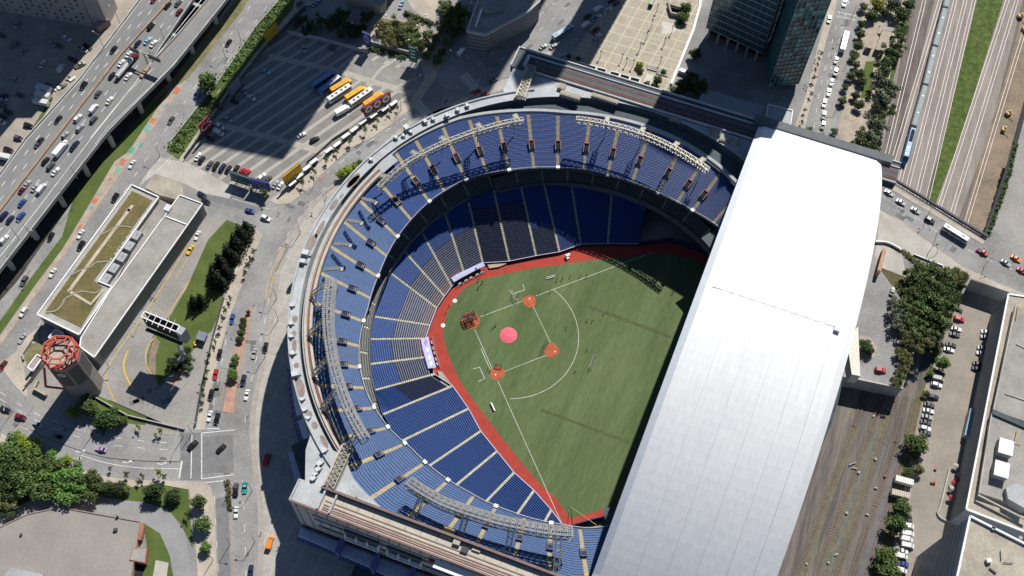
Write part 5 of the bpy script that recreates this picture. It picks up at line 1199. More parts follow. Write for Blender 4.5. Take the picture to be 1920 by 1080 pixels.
# ------------------------------------------------------------------ trees
import array
def crown_mesh(seed, kind='round', n=900, leaf=.17):
    rnd = random.Random(seed); v = []; f = []
    if kind == 'conifer': blobs = [(rnd.uniform(-.16,.16)*(1-h), rnd.uniform(-.16,.16)*(1-h), -.75+h*2.1, .78*(1-h)+.10, .3) for h in [k/9 for k in range(10)]]
    elif kind == 'spread': blobs = [(rnd.gauss(0,.48), rnd.gauss(0,.48), rnd.uniform(-.3,.28), rnd.uniform(.28,.5), .7) for _ in range(13)]
    elif kind == 'thin': blobs = [(rnd.gauss(0,.38), rnd.gauss(0,.38), rnd.uniform(-.45,.55), rnd.uniform(.2,.38), 1.0) for _ in range(8)]
    else:
        blobs = []
        for _ in range(15):
            a = rnd.uniform(0, 6.283); e = rnd.uniform(-.5, 1.2); q = rnd.uniform(.25,.66)
            blobs.append((q*math.cos(a)*math.cos(e), q*math.sin(a)*math.cos(e), q*math.sin(e)*.9, rnd.uniform(.28,.46), .9))
    tot = sum(b[3]**2 for b in blobs)
    for (bx, by, bz, br, fl) in blobs:
        for _ in range(int(n*br*br/tot)):
            while True:
                d = Vector((rnd.gauss(0,1), rnd.gauss(0,1), rnd.gauss(0,1)))
                if d.length > .1: break
            d.normalize(); rr = br*(rnd.random()**.4)*rnd.uniform(.85,1.12)
            c = Vector((bx+d.x*rr, by+d.y*rr, bz+d.z*rr*fl))
            nrm = (d*.7+Vector((rnd.gauss(0,.5), rnd.gauss(0,.5), rnd.gauss(.35,.5)))).normalized()
            t = nrm.cross(Vector((rnd.gauss(0,1), rnd.gauss(0,1), rnd.gauss(0,1)))).normalized(); s = nrm.cross(t); k = leaf*rnd.uniform(.6,1.35)
            i = len(v); v += [tuple(c-t*k*.5-s*k*.12), tuple(c-s*k*.5), tuple(c+t*k*.5+s*k*.1), tuple(c+s*k*.5)]; f.append((i,i+1,i+2,i+3))
    me = bpy.data.meshes.new('crown'); me.from_pydata(v, [], f); me.update(); return me
def trunk_mesh(seed):
    rnd = random.Random(seed); b = MB(); top = Vector((rnd.gauss(0,.05), rnd.gauss(0,.05), .9))
    b.tube([(0,0,0),(.02,0,.12),(0,.02,.5),tuple(top)], [.085,.06,.05,.035], 6)
    for k in range(5):
        a = k*1.257+rnd.random(); s = Vector((0,0,rnd.uniform(.45,.85))); e = s+Vector((math.cos(a)*.5, math.sin(a)*.5, rnd.uniform(.25,.6))); m = s.lerp(e,.5)+Vector((0,0,.06)); b.tube([s,m,e], [.035,.025,.012], 5)
    return b.mesh('trunk', [M['bark']])
TRUNK = [trunk_mesh(k) for k in range(3)]
CR0 = {k: [crown_mesh(100+i+hash(k) % 7*0+len(k)*17, k, n, lf) for i in range(3)] for k, n, lf in (('round', 1500, .15), ('spread', 1700, .14), ('thin', 380, .17), ('conifer', 1300, .15))}
CRM = {}
def crown(kind, i, lm):
    key = (kind, i, lm)
    if key not in CRM: me = CR0[kind][i].copy(); me.materials.clear(); me.materials.append(LEAF[lm]); CRM[key] = me
    return CRM[key]
TC_ = [0]
LN = dict(dark='dark green', mid='green', bright='bright green', lime='yellow green', olive='olive', silver='silvery grey', conifer='blackish green')
KN = dict(round='bushy', spread='spreading', thin='young thin', conifer='pointed')
NMT = dict(round='broadleaf_tree', spread='spreading_tree', thin='young_tree', conifer='conifer_tree')
def tree(u, v, r, lm, place, kind='round', z=0.0, group=None, label=None, hscale=1.0):
    TC_[0] += 1; i = TC_[0]; hb = r*1.05 if kind != 'thin' else r*1.9
    if kind == 'conifer': hb = r*.95
    p = at(u, v, z+hb*hscale); o = empty(NMT[kind], (p.x, p.y, z+.02))
    t = inst('trunk', TRUNK[i % 3], o, (0,0,0), (0,0,i*1.3), (r*1.0, r*1.0, hb*hscale*1.0))
    s = r*1.12
    c = inst('crown', crown(kind, i % 3, lm), o, (0,0,hb*hscale), (0,0,i*2.1), (s, s*random.uniform(.88,1.1), s*random.uniform(.8,1.0)*(1.25 if kind == 'conifer' else 1)))
    reg(o, label or '%s %s tree %s' % (LN[lm], KN[kind], place), 'tree', group); return o
def grove(txt, place, group, kind='round', z=0.0):
    for it in txt.split(','):
        f = it.split(); tree(float(f[0]), float(f[1]), float(f[2]), f[3], place, f[4] if len(f) > 4 else kind, z, group)
tree(393,155,5.6,'mid','', label='large round green tree alone between the boulevard and the car park', group='single trees')
grove('717 50 3.6 olive,742 46 4 olive,760 60 4.2 mid,730 68 3.8 olive,750 72 3.8 olive,775 70 3.4 mid,772 45 3.2 olive', 'in the walled garden above the car park', 'garden trees', 'spread')
grove('802 65 3.2 mid,819 72 2.8 silver,791 84 3.4 mid,809 89 2.7 mid,801 105 2.8 mid,839 78 2.8 mid,829 97 2.7 dark,822 113 3.0 dark', 'on the pale paved square beside the garden', 'square trees')
grove('842 20 4.4 mid,866 26 4.6 mid,850 40 4 dark,834 52 3.6 olive,858 55 3.4 dark,835 8 3 olive', 'left of the wedge shaped building', 'corner trees', 'spread')
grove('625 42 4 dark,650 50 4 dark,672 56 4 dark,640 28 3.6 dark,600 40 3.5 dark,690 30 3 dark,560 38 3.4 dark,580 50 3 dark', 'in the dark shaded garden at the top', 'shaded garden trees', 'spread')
grove('1287 15 3.4 mid,1282 32 3.2 mid,1275 40 2 dark,1200 122 2.2 lime,1202 132 1.6 mid,1213 157 1.8 olive,1234 150 2.6 mid,1245 134 1.4 mid,1228 160 1.6 mid,1067 106 1.4 mid,1085 110 1.4 mid', 'on the tiled plaza', 'plaza trees')
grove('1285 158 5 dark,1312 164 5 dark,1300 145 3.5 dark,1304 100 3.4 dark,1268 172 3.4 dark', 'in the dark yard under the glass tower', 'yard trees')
grove('1620 12 2.58 mid,1635 28 3.44 mid,1677 8 4.30 silver,1692 26 4.64 dark,1705 8 3.44 dark,1660 22 2.58 dark,1615 45 2.41 dark,1614 64 2.75 mid,1610 86 2.84 mid,1601 106 2.24 mid,1606 121 2.32 mid,1596 142 2.41 mid,1585 163 2.15 mid,1580 188 2.41 mid,1612 138 2.92 dark,1617 152 2.58 dark,1605 178 2.58 dark,1612 196 2.75 dark', 'along the street side of the railway park', 'park trees')
tree(1647,9,4.4,'lime','', label='yellow green bushy tree at the top of the railway park', group='park trees')
grove('1668 100 4.30 dark,1660 124 3.96 dark,1655 142 3.44 dark,1660 160 5.33 silver,1672 172 3.44 silver,1648 196 3.61 dark,1640 236 5.16 silver,1652 222 3.44 mid,1622 258 3.78 mid,1630 276 3.96 mid,1608 268 2.58 mid,1690 60 3.87 mid,1684 88 3.44 mid,1672 205 2.92 mid', 'on the railway side of the park', 'park trees', 'spread')
grove('1565 246 2.2 silver,1515 247 3.0 mid', 'near the end of the north road', 'street trees')
grove('1526 144 1.7 mid,1533 120 1.3 olive,1521 176 1.3 olive,1509 205 1.3 olive,1504 228 1.4 olive,1540 100 1.2 olive', 'on the sidewalk under the glass tower', 'tower sidewalk trees', 'thin')
grove('1715 512 3.96 mid,1740 508 4.13 mid,1765 520 4.47 dark,1790 514 3.10 olive,1805 524 2.92 olive,1697 552 4.47 mid,1725 545 4.30 dark,1686 575 4.30 silver,1706 585 4.64 mid,1732 572 3.96 mid,1690 604 4.13 silver,1716 606 4.30 mid,1752 548 4.82 dark,1777 552 4.64 dark,1766 574 5.16 mid,1764 598 4.82 dark,1790 566 3.61 dark,1742 626 3.61 olive,1758 620 3.10 mid,1706 634 3.78 olive,1722 640 3.10 olive,1748 604 3.44 dark', 'on the wooded bank beside the turning circle', 'bank trees', 'spread')
grove('1690 660 2.6 olive,1697 680 2.4 olive,1688 700 2.4 olive,1680 714 2.2 olive,1700 650 2.8 olive,1704 668 2.2 olive', 'as low scrub on the retaining wall', 'bank scrub', 'spread')
grove('1622 646 3.2 dark,1630 656 2.6 dark', 'on the turning circle island', 'island trees')
grove('1768 680 3.4 bright,1755 655 3 dark,1745 700 2 mid,1737 738 1.8 mid,1720 830 5.0 mid,1716 850 2.6 dark,1722 880 2.6 olive,1704 884 2.2 mid,1692 950 4 mid,1680 982 4.6 mid,1664 1043 4.6 mid,1668 1070 5 mid,1655 1062 3.4 dark', 'beside the railway yard', 'yard edge trees', 'round', LOW)
grove('452 440 5 conifer,442 456 5 conifer,462 428 4 conifer,428 476 5 conifer,440 482 3.6 conifer,414 496 5.2 conifer,425 510 4 conifer,405 520 5 conifer,416 530 3.6 conifer,400 506 3.4 conifer', 'in the dark clump on the station lawn', 'lawn conifers', 'conifer')
grove('364 566 3.4 conifer,377 564 3.6 conifer', 'standing apart on the station lawn', 'lawn conifers', 'conifer')
grove('328 680 3 conifer,340 672 2.4 conifer,348 664 3.2 dark,337 690 2.0 conifer,352 678 2.4 dark', 'at the foot of the billboard mast', 'mast shrubs', 'spread')
grove('474 470 1.8 mid,468 484 1.5 mid,462 498 1.3 mid,457 514 1.3 mid,430 558 1.5 bright,421 582 1.6 bright,410 614 1.6 mid,402 640 1.5 bright,391 666 1.6 mid,386 696 1.7 bright,381 718 1.5 mid,380 742 1.4 bright,378 758 1.2 mid', 'in the street side planting strip', 'street trees', 'thin')
grove('457 600 1.6 dark,455 612 1.8 dark,453 624 2 dark,450 636 1.6 dark,441 672 2.2 bright,439 684 1.9 dark,437 704 2.4 bright,436 696 1.7 bright,466 585 1.2 olive', 'on the brick street median', 'median shrubs')
grove('138 771 3 lime,162 758 4.4 mid,176 768 3 mid,205 782 5 dark,190 792 3.6 dark,222 788 3 mid,233 786 1.8 mid', 'on the corner lawn below the tower', 'corner lawn trees')
grove('32 820 3.2 lime,48 828 3.0 lime,64 834 3.8 lime,95 850 2.6 bright,127 862 2.6 lime', 'at the edge of the wood', 'wood edge trees')
grove('10 848 5.59 mid,40 858 5.33 bright,20 882 6.02 dark,58 868 5.50 bright,78 882 5.85 mid,104 884 5.16 bright,62 902 6.02 mid,112 902 5.68 bright,90 900 5.16 mid,138 894 4.82 bright,160 904 4.47 mid,36 906 5.16 dark,5 910 4.73 dark,134 910 4.13 mid,172 898 3.44 mid,2 870 4.30 mid', 'in the wood in the lower left', 'wood trees', 'spread')
grove('188 912 3.44 dark,206 914 3.27 dark,222 914 3.27 dark,234 916 2.41 mid,290 920 4.30 dark,325 928 3.10 dark,280 932 2.58 dark', 'on the lawn above the driveway', 'driveway trees')
grove('373 940 3.4 mid,380 982 3.6 mid,385 1026 2.6 bright', 'on the sidewalk below the crossroads', 'sidewalk trees')
grove('235 889 1.7 mid,265 892 1.5 olive,297 886 2.0 lime,306 893 1.6 bright,349 966 1.6 dark,258 905 1.1 mid,205 878 1.2 olive,258 800 1.5 lime,300 808 1.6 lime,290 815 1.2 lime', 'along the curving street', 'curving street trees', 'thin')
grove('706 224 1.7 bright,684 243 1.8 bright,655 262 1.9 bright,588 320 1.7 mid,566 342 1.7 mid,611 299 1.6 mid,630 282 1.5 bright,495 363 2.3 bright,470 356 1.6 mid,730 208 1.4 mid,745 202 1.2 olive', 'below the car park signs', 'sign row trees', 'thin')
grove('640 326 2.6 lime,652 317 2.6 lime,664 312 2.2 lime,674 305 1.8 mid', 'on the brick verge against the stadium rim', 'rim shrubs')
grove('7 935 4 olive,12 950 3 mid', 'at the left edge by the driveway', 'edge trees', 'spread')
# shrub banks and hedges
def hedge(name, P, w, h, lm, label, z=0.0, dens=9, leaf=.5):
    b = MB(); P = ppath(P, z)
    for a, c in zip(P, P[1:]):
        L_ = (c-a).length; t = (c-a).normalized(); n = Vector((-t.y, t.x, 0))
        for _ in range(int(L_*dens)):
            lump = random.random(); q = a+t*random.uniform(0, L_)
            hh = h*(.55+.45*math.sin(q.x*.9+q.y*.7)*math.sin(q.x*.37-q.y*.5))
            q = q+n*random.gauss(0, w*.27)+Vector((0,0,abs(random.gauss(.55,.3))*hh))
            nr = Vector((random.gauss(0,.6), random.gauss(0,.6), 1)).normalized(); s = nr.cross(Vector((random.gauss(0,1),random.gauss(0,1),.1))).normalized(); r_ = nr.cross(s); k = leaf*random.uniform(.5,1.3)
            b.face([q-s*k, q-r_*k*.8, q+s*k, q+r_*k*.8])
    o = b.build(name, LEAF[lm]); reg(o, label, 'hedge'); return o
hedge('shrub_bank', [(552,-20),(512,28),(478,70),(445,115),(418,152)], 5.0, 1.6, 'mid', 'long bank of shrubs along the upper boulevard wall', dens=34)
hedge('shrub_bank', [(402,182),(370,222),(340,262),(326,284)], 6.5, 1.5, 'mid', 'lower bank of shrubs behind the red billboard', dens=34)
hedge('hedge', [(757,25),(785,36),(812,46)], 2.4, 2.0, 'dark', 'clipped dark hedge between the garden and the pale court', dens=34)
hedge('hedge', [(432,958),(428,922),(426,900)][::-1], 1.6, .8, 'olive', 'low hedge on the narrow street divider at the bottom', dens=20)
hedge('planter_hedge', [(1690,470),(1705,482),(1725,498),(1748,508),(1775,506),(1800,512),(1815,522)], 2.6, 1.4, 'olive', 'curving hedge on the wall below the bridge', dens=30)
hedge('hedge', [(1905,270),(1890,330),(1872,385),(1852,440)], 1.6, 2.0, 'dark', 'narrow dark hedge beside the railway on the right', dens=26)
hedge('hedge', [(1250,8),(1270,14),(1290,30)], 1.6, 1.2, 'dark', 'dark hedge around the plaza stair opening', .5, dens=26)
hedge('hedge', [(690,92),(725,100),(762,110)], 2.4, 2.2, 'dark', 'dark hedge along the wall of the walled garden', dens=30)
# ------------------------------------------------------------------ buildings
def bpart(o, B, name, mats, label=None):
    c = B.build(name, mats); local(c, o)
    if label: c['label'] = label
    return c
def bldg(name, u, v, label, cat='building', z=0.0):
    p = at(u, v, z); o = empty(name, (p.x, p.y, z)); reg(o, label, cat); return o
def P_(pts, z): return [at(u, v, z) for u, v in pts]
def parapet(B, P, z0, h, w, mi=0):
    n = len(P)
    for i in range(n):
        a, c = P[i], P[(i+1) % n]; B.bar((a.x,a.y,z0+h/2), (c.x,c.y,z0+h/2), w, h, mi)
# --- station with the planted roof
st = bldg('station_building', 220, 500, 'long station building with a planted green roof and a grey gravel roof'); zr_ = 9.0
Lg = P_([(247,348),(297,371),(185,528),(210,538),(149,626),(71,589)], zr_); Rg = P_([(337,366),(380,382),(177,670),(150,650),(152,634),(205,548)], zr_)
b = MB(); b.prism(Lg, 0, zr_-.3); b.prism([(p.x,p.y) for p in P_([(297,371),(337,392),(310,405),(205,548),(160,624),(210,540),(184,530)], 7.5)], 0, 6.6); b.prism(Rg, 0, zr_-.3, 0); bpart(st, b, 'wall', mat('station_wall', (.30,.28,.26), .9, .1))
b = MB(); b.face([(p.x,p.y,zr_-.2) for p in Rg][::-1]); b.face([(p.x,p.y,6.7) for p in P_([(297,372),(337,392),(310,405),(205,548),(161,623),(211,541),(185,531)], 7.5)][::-1]); 
bpart(st, b, 'roof', M['roofgrey'])
b = MB(); b.face([(p.x,p.y,zr_-.25) for p in Lg][::-1]); bpart(st, b, 'roof_border', mat('roof_border', (.36,.35,.32), .9, .1))
gr = mat('sedum_roof', (.19,.14,.065), .95, .2, .16, 1.1, col2=(.085,.085,.03)); GP = P_([(248,358),(280,375),(138,606),(86,582)], zr_-.1); G6 = P_([(248,358),(286,376),(176,526),(196,541),(152,614),(86,582)], zr_-.1)
b = MB(); b.face([(p.x,p.y,zr_-.12) for p in G6][::-1]); bpart(st, b, 'planted_roof', gr)
b = MB(); rnd = random.Random(5)
for _ in range(900):
    x, y = rnd.random(), rnd.random(); p = GP[0].lerp(GP[1], x).lerp(GP[3].lerp(GP[2], x), y); s = rnd.uniform(.2,.5); h = rnd.uniform(.05,.3)
    if math.sin(p.x*.25)+math.sin(p.y*.21+p.x*.1) > .2: b.face([(p.x-s,p.y,zr_-.08),(p.x,p.y-s,zr_-.04+h*.2),(p.x+s,p.y,zr_-.08),(p.x,p.y+s,zr_-.04+h*.2)])
bpart(st, b, 'sedum_tufts', mat('sedum_tuft', (.24,.21,.06), .9, .2, .5, 3, col2=(.11,.11,.035)))['kind'] = 'stuff'
b = MB(); zz = zr_+.08
b.strip(P_([(249,385),(245,389),(128,547)], zz), 1.5, zz); b.strip(P_([(238,392),(245,396)], zz), 1.2, zz)
b.strip(P_([(130,546),(170,570),(195,542)], zz), 1.3, zz)
for P in ([(188,440),(205,432),(215,425),(230,424),(246,426)], [(132,516),(152,506),(170,500),(180,492),(202,490)], [(86,585),(105,582),(118,568),(122,560),(140,550),(155,546),(178,549),(192,540)]): b.strip(P_(smooth(P,4), zz+.01), .75, zz+.01, 1)
bpart(st, b, 'roof_path', [mat('roof_path', (.46,.40,.31), .9, .12), mat('roof_gravel_path', (.27,.25,.20), .9, .12)])
b = MB(); parapet(b, P_([(247,347),(298,370),(185,528),(210,538),(149,628),(70,590)], zr_), zr_-.5, 1.0, .55); parapet(b, Rg, zr_-.5, .8, .45); b.bar(Vector((*P_([(311,406)],zr_)[0].xy, zr_)), Vector((*P_([(350,421)],zr_)[0].xy, zr_)), .5, .5); bpart(st, b, 'parapet', M['white'])
b = MB(); A_ = Rg[1]; D_ = Rg[2]
for k in range(14):
    p, q = A_.lerp(D_, .04+k/15), A_.lerp(D_, .04+(k+.9)/15); n = Vector((.78,-.42,0))*.25
    b.face([(p.x+n.x,p.y+n.y,1),(q.x+n.x,q.y+n.y,1),(q.x+n.x,q.y+n.y,zr_-1),(p.x+n.x,p.y+n.y,zr_-1)][::-1]); b.face([(p.x+n.x,p.y+n.y,1),(q.x+n.x,q.y+n.y,1),(q.x+n.x,q.y+n.y,zr_-1),(p.x+n.x,p.y+n.y,zr_-1)])
bpart(st, b, 'window_band', mat('green_glass', (.26,.31,.31), .5, .06, .3, 1))
sa = math.atan2((Lg[1]-Lg[2]).y, (Lg[1]-Lg[2]).x)
for (u, v) in ((256,441),(243,461),(229,482),(214,503),(200,522)):
    b = MB(); p = at(u, v, 8.6); b.box((p.x,p.y,7.7), (4.2,3.4,2.4), sa); b.box((p.x,p.y,8.85), (4.0,3.2,.12), sa, 0); b.box((p.x+.3,p.y,8.95), (1.6,.25,.1), sa, 1); b.box((p.x-2.1,p.y-.3,7.2), (.8,1.4,1.1), sa, 0)
    bpart(st, b, 'air_unit', [M['grey'], M['redbrown']])
b = MB(); p = at(315,390,9.5); b.box((p.x,p.y,8.2), (3,2.6,3.2), sa); b.box((p.x,p.y,9.85), (3.2,2.8,.15), sa); bpart(st, b, 'roof_cabin', mat('pale_cabin', (.55,.57,.60), .6, .05))
b = MB(); b.prism(P_([(288,326),(342,345),(345,378),(300,366),(272,352)], 3), 0, 3); bpart(st, b, 'terrace_roof', M['rooftan'])
# --- octagonal tower with red steel crown
tw = bldg('octagonal_tower', 165, 735, 'grey octagonal concrete tower with a bright orange red steel crown', 'tower'); tc = Vector((-173.0, 175.4, 0)); tw.location = tc
b = MB(); TZ = 31
OC = [(tc.x+7.3*math.cos(R(22.5+45*k)), tc.y+7.3*math.sin(R(22.5+45*k))) for k in range(8)]
b.prism(OC, 0, TZ); bpart(tw, b, 'shaft', mat('tower_concrete', (.26,.235,.215), .9, .08, .2, 1))
b = MB()
for k in (5, 6, 7): 
    p, q = Vector((*OC[k],0)), Vector((*OC[(k+1)%8],0)); n = Vector(((p+q).x/2-tc.x, (p+q).y/2-tc.y, 0)).normalized()*.06
    for z0, z1 in ((15,28.5),): b.face([(p+n).lerp(q+n,.1)+Vector((0,0,z0)), (p+n).lerp(q+n,.9)+Vector((0,0,z0)), (p+n).lerp(q+n,.9)+Vector((0,0,z1)), (p+n).lerp(q+n,.1)+Vector((0,0,z1))])
bpart(tw, b, 'dark_cladding', mat('tower_panel', (.10,.095,.095), .7, .08))
b = MB(); p, q = Vector((*OC[5],0)), Vector((*OC[6],0)); c = p.lerp(q,.5); n = Vector(((c.x-tc.x),(c.y-tc.y),0)).normalized()
Mx = Matrix((Vector((-n.y,n.x,0)), Vector((0,0,1)), n)).transposed()
pts = [c+n*.12+Vector((0,0,25.5))+Mx @ Vector((1.6*math.cos(a),1.6*math.sin(a),0)) for a in [k*.524 for k in range(12)]]; b.face(pts); e_ = bpart(tw, b, 'round_emblem', M['white'])
b = MB(); pts = [c+n*.15+Vector((0,0,25.5))+Mx @ Vector((x,y,0)) for x, y in ((-.9,.7),(-.9,-.8),(.5,-.8),(.5,-.35),(-.3,-.35),(-.3,.7))]; b.face(pts); pts = [c+n*.15+Vector((0,0,25.5))+Mx @ Vector((x,y,0)) for x, y in ((.2,.8),(.2,-.1),(.9,-.1),(.9,.8))]; b.face(pts); bpart(tw, b, 'emblem_mark', M['darksteel'])
b = MB(); z0, z1 = TZ+.3, TZ+3.2
def oc(r, k, z): return Vector((tc.x+r*math.cos(R(22.5+45*k)), tc.y+r*math.sin(R(22.5+45*k)), z))
for k in range(8):
    b.bar(oc(7.3,k,z0), oc(7.3,k+1,z0), .55, .6); b.bar(oc(6.4,k,z1), oc(6.4,k+1,z1), .5, .5); b.bar(oc(7.3,k,z0), oc(6.4,k,z1), .45); b.bar(oc(4.2,k,TZ+3.6), oc(4.2,k+1,TZ+3.6), .55, .5); b.bar(oc(6.4,k,z1), oc(4.2,k,TZ+3.6), .4)
    b.bar(oc(7.3,k,z0), oc(6.4,k+1,z1), .35)
for k in (0, 3): b.bar(oc(4.2,k,TZ+1.4), oc(4.2,k+1,TZ+1.4), .35); 
q0, q1, q2 = oc(8.0,4.6,TZ-.5), oc(12.5,4.9,TZ-7), oc(11.6,5.7,TZ-7.6); b.bar(q0,q1,.7); b.bar(q1,q2,.7); b.bar(oc(7.3,5,TZ-1), q2, .5)
bpart(tw, b, 'steel_crown', M['orange'])
b = MB()
for k in range(8):
    if k in (1, 2): continue
    b.face([oc(7.0,k,TZ+.05), oc(7.0,k+1,TZ+.05), oc(3.6,k+1,TZ+.05), oc(3.6,k,TZ+.05)])
b.face([oc(3.6,k,TZ+.08) for k in range(8)]); bpart(tw, b, 'crown_floor', M['rooftan'])

for k in (5, 7, 2): b = MB(); b.face([oc(7.0,k,TZ+.07), oc(7.0,k+1,TZ+.07), oc(4.4,k+.5,TZ+.07)]); bpart(tw, b, 'dark_red_panel', M['signred'])
# annex blocks beside the tower
an = bldg('entrance_annex', 66, 680, 'small flat annex with white parapet beside the tower'); b = MB(); Q = P_([(70,665),(80,671),(62,696),(52,689)], 4); b.prism(Q, 0, 4); bpart(an, b, 'wall', mat('annex_wall', (.32,.27,.27), .9, .1)); b = MB(); parapet(b, Q, 3.8, .7, .5); bpart(an, b, 'parapet', M['white'])
an = bldg('entrance_annex', 100, 632, 'pale flat annex between the tower and the green roof'); b = MB(); Q = P_([(104,618),(120,625),(105,640),(91,633)], 5); b.prism(Q, 0, 5); bpart(an, b, 'wall', M['concrete']); b = MB(); parapet(b, Q, 4.9, .5, .4); bpart(an, b, 'parapet', M['white'])
def lwall(name, P, h, w, m, label, z=0.0, cat='wall'):
    b = MB(); Q = ppath(P, z)
    for a, c in zip(Q, Q[1:]): b.bar(a+Vector((0,0,h/2)), c+Vector((0,0,h/2)), w, h)
    o = b.build(name, m); reg(o, label, cat); return o
lwall('garden_wall', [(80,612),(44,665),(46,676)], 1.4, .5, M['concrete'], 'low concrete wall beside the annex and the boulevard')
lwall('terrace_wall', [(98,665),(48,727)], 2.2, .7, mat('tan_wall', (.44,.38,.26), .9, .1), 'tan wall in the tower shadow')
lwall('terrace_wall', [(74,716),(66,731),(89,744)], 2.2, .7, MATS['tan_wall'], 'tan angled wall below the tower')
lwall('yard_wall', [(160,735),(240,780),(347,806)], 1.2, .4, M['concrete'], 'low wall between the corner lawn and the station yard')
lwall('yard_wall', [(420,560),(398,640),(380,720),(366,800)], 1.5, .35, M['darksteel'], 'dark fence between the station yard and the street', cat='fence')
lwall('boulevard_wall', [(558,-40),(520,6),(480,52),(411,153)], 1.1, .35, M['concrete'], 'pale wall along the upper boulevard')
lwall('boulevard_wall', [(372,202),(322,265)], 1.1, .35, M['concrete'], 'pale wall along the lower boulevard')
lwall('car_park_fence', [(566,22),(490,102),(437,170),(388,242),(346,300)], 2.2, .3, mat('fence_green', (.10,.13,.12), .8, .1), 'dark green fence between the footpath and the car park', cat='fence')
lwall('garden_wall', [(540,64),(600,76),(690,100)], 2.4, .5, M['wall'], 'grey wall along the top of the car park')
lwall('garden_wall', [(690,82),(780,106)], 2.6, .5, M['concrete'], 'pale garden wall under the green billboard')
lwall('plaza_wall', [(1318,-40),(1311,15),(1299,60),(1258,160)], 1.6, 1.1, M['white'], 'bright white wall at the edge of the tiled plaza')
for k in range(6):
    x = 1082+k*19+(6 if k > 2 else 0); y = 116+k*5.3+(2 if k > 2 else 0)
    b = MB(); p, q = at(x, y, 1), at(x+17, y+4.6, 1); n = Vector((-.25,-.97,0))*2.2; b.bar(p,q,.35,1.0); b.bar(p,p+n,.3,1.0); b.bar(q,q+n,.3,1.0); b.face([p+n+Vector((0,0,-.45)), q+n+Vector((0,0,-.45)), q+Vector((0,0,-.45)), p+Vector((0,0,-.45))], 1)
    o = b.build('terrace_planter', [M['white'], LEAF['dark']]); reg(o, 'white edged planter along the lower plaza rim', 'planter', 'plaza planters')
b = MB(); p = at(1266,20,.6)
for (u1,v1,u2,v2) in ((1253,9,1280,17),(1280,17,1277,30),(1277,30,1258,26),(1258,26,1253,9)): b.bar(at(u1,v1,1.6), at(u2,v2,1.6), .6, 2.4)
b.prism(P_([(1255,11),(1278,18),(1275,29),(1259,25)], .52), .5, .53, 1); o = b.build('stair_opening', [M['concrete'], M['dark']]); reg(o, 'concrete walled stair opening on the tiled plaza', 'stair')
for (u,v) in ((1218,125),(1236,134)):
    b = MB(); 
    for k in range(3): p, q = at(u-5,v-3+k*3,.8), at(u+16,v+3+k*3,.8); b.bar(p,q,.7,.5)
    o = b.build('stone_steps', M['concrete']); reg(o, 'short flight of pale stone steps on the lower plaza', 'steps', 'plaza steps')
# --- glass tower
gt = bldg('glass_tower', 1440, 110, 'tall teal glass apartment tower with white floor bands'); HT = 142
gl = mat('curtain_glass', (.035,.065,.085), .12, .25, .3, .9, .6, col2=(.065,.13,.15))
# storey bands cut into panes by the material
A0, A1 = at(1324,52,7), at(1428,100,7); ax = (A1-A0).normalized(); ay = Vector((-ax.y, ax.x, 0))
def gp2(x, y): q = A0+ax*x+ay*y; return (q.x, q.y)
La = (A1-A0).length
D1 = at(1442,158,7); D2 = at(1500,150,7); D3 = at(1509,110,7)
ft1 = [gp2(0,0), gp2(La,0), gp2(La,28), gp2(0,28)]
q1 = (D1.x, D1.y); q2 = (D2.x, D2.y)
ft2 = [q1, q2, (D2.x+8, D2.y+40), gp2(La+3,34), gp2(La+1,6)]
b = MB(); b.prism(ft1, 7, HT); b.prism(ft2, 4, HT-14); bpart(gt, b, 'glass_facade', gl)
b = MB()
def ringb(B, ft, z, h, o_, mi=0):
    n = len(ft); a = sum(ft[i][0]*ft[(i+1)%n][1]-ft[(i+1)%n][0]*ft[i][1] for i in range(n)); f2 = ft if a > 0 else ft[::-1]
    cx = sum(p[0] for p in f2)/n; cy = sum(p[1] for p in f2)/n
    for i in range(n):
        p, q = Vector((*f2[i], z)), Vector((*f2[(i+1)%n], z)); d = (q-p).normalized(); nn = Vector((d.y,-d.x,0))*o_; B.bar(p+nn, q+nn, .35, h, mi)
for k in range(32): ringb(b, ft1, 7.4+k*4.2, .34, .12)
bpart(gt, b, 'floor_band', mat('band_pale', (.42,.47,.50), .6, .05))
b = MB()
for k in range(41): ringb(b, ft2, 5+k*3.0, .22, .15)
bpart(gt, b, 'balcony_rail', mat('rail_teal', (.12,.24,.23), .4, .08))
b = MB()
for (x0, y0, x1, y1, n_) in ((*q1, *q2, 7),):
    for k in range(n_+1):
        p = Vector((x0+(x1-x0)*k/n_, y0+(y1-y0)*k/n_-.2, 0)); b.bar(p+Vector((0,0,4)), p+Vector((0,0,HT-14)), .22)
for k in range(10): p = Vector((*gp2(La*k/9,-.12), 0)); b.bar(p+Vector((0,0,7)), p+Vector((0,0,HT)), .16)
bpart(gt, b, 'mullion', mat('mullion_grey', (.22,.28,.30), .5, .05))
b = MB(); rnd = random.Random(3)
for k in range(36):
    for j in range(7):
        if rnd.random() < .45:
            x0, x1 = j/7+.015, (j+1)/7-.015; z0 = 5.2+k*3.0; p = Vector((q1[0]+(q2[0]-q1[0])*x0, q1[1]+(q2[1]-q1[1])*x0-.06, z0)); q = Vector((q1[0]+(q2[0]-q1[0])*x1, q1[1]+(q2[1]-q1[1])*x1-.06, z0)); u = Vector((0,0,2.6)); b.face([p,q,q+u,p+u], rnd.randrange(2))
bpart(gt, b, 'window_pane', [mat('pane_teal', (.10,.25,.25), .25, 0, spec=.6), mat('pane_dark', (.012,.02,.024), .15, 0, spec=.6)])['kind'] = 'stuff'
b = MB()
for k in range(6): p = Vector((*gp2(2+k*(La-4)/5, -.2), 0)); b.bar(p, p+Vector((0,0,7)), .9)
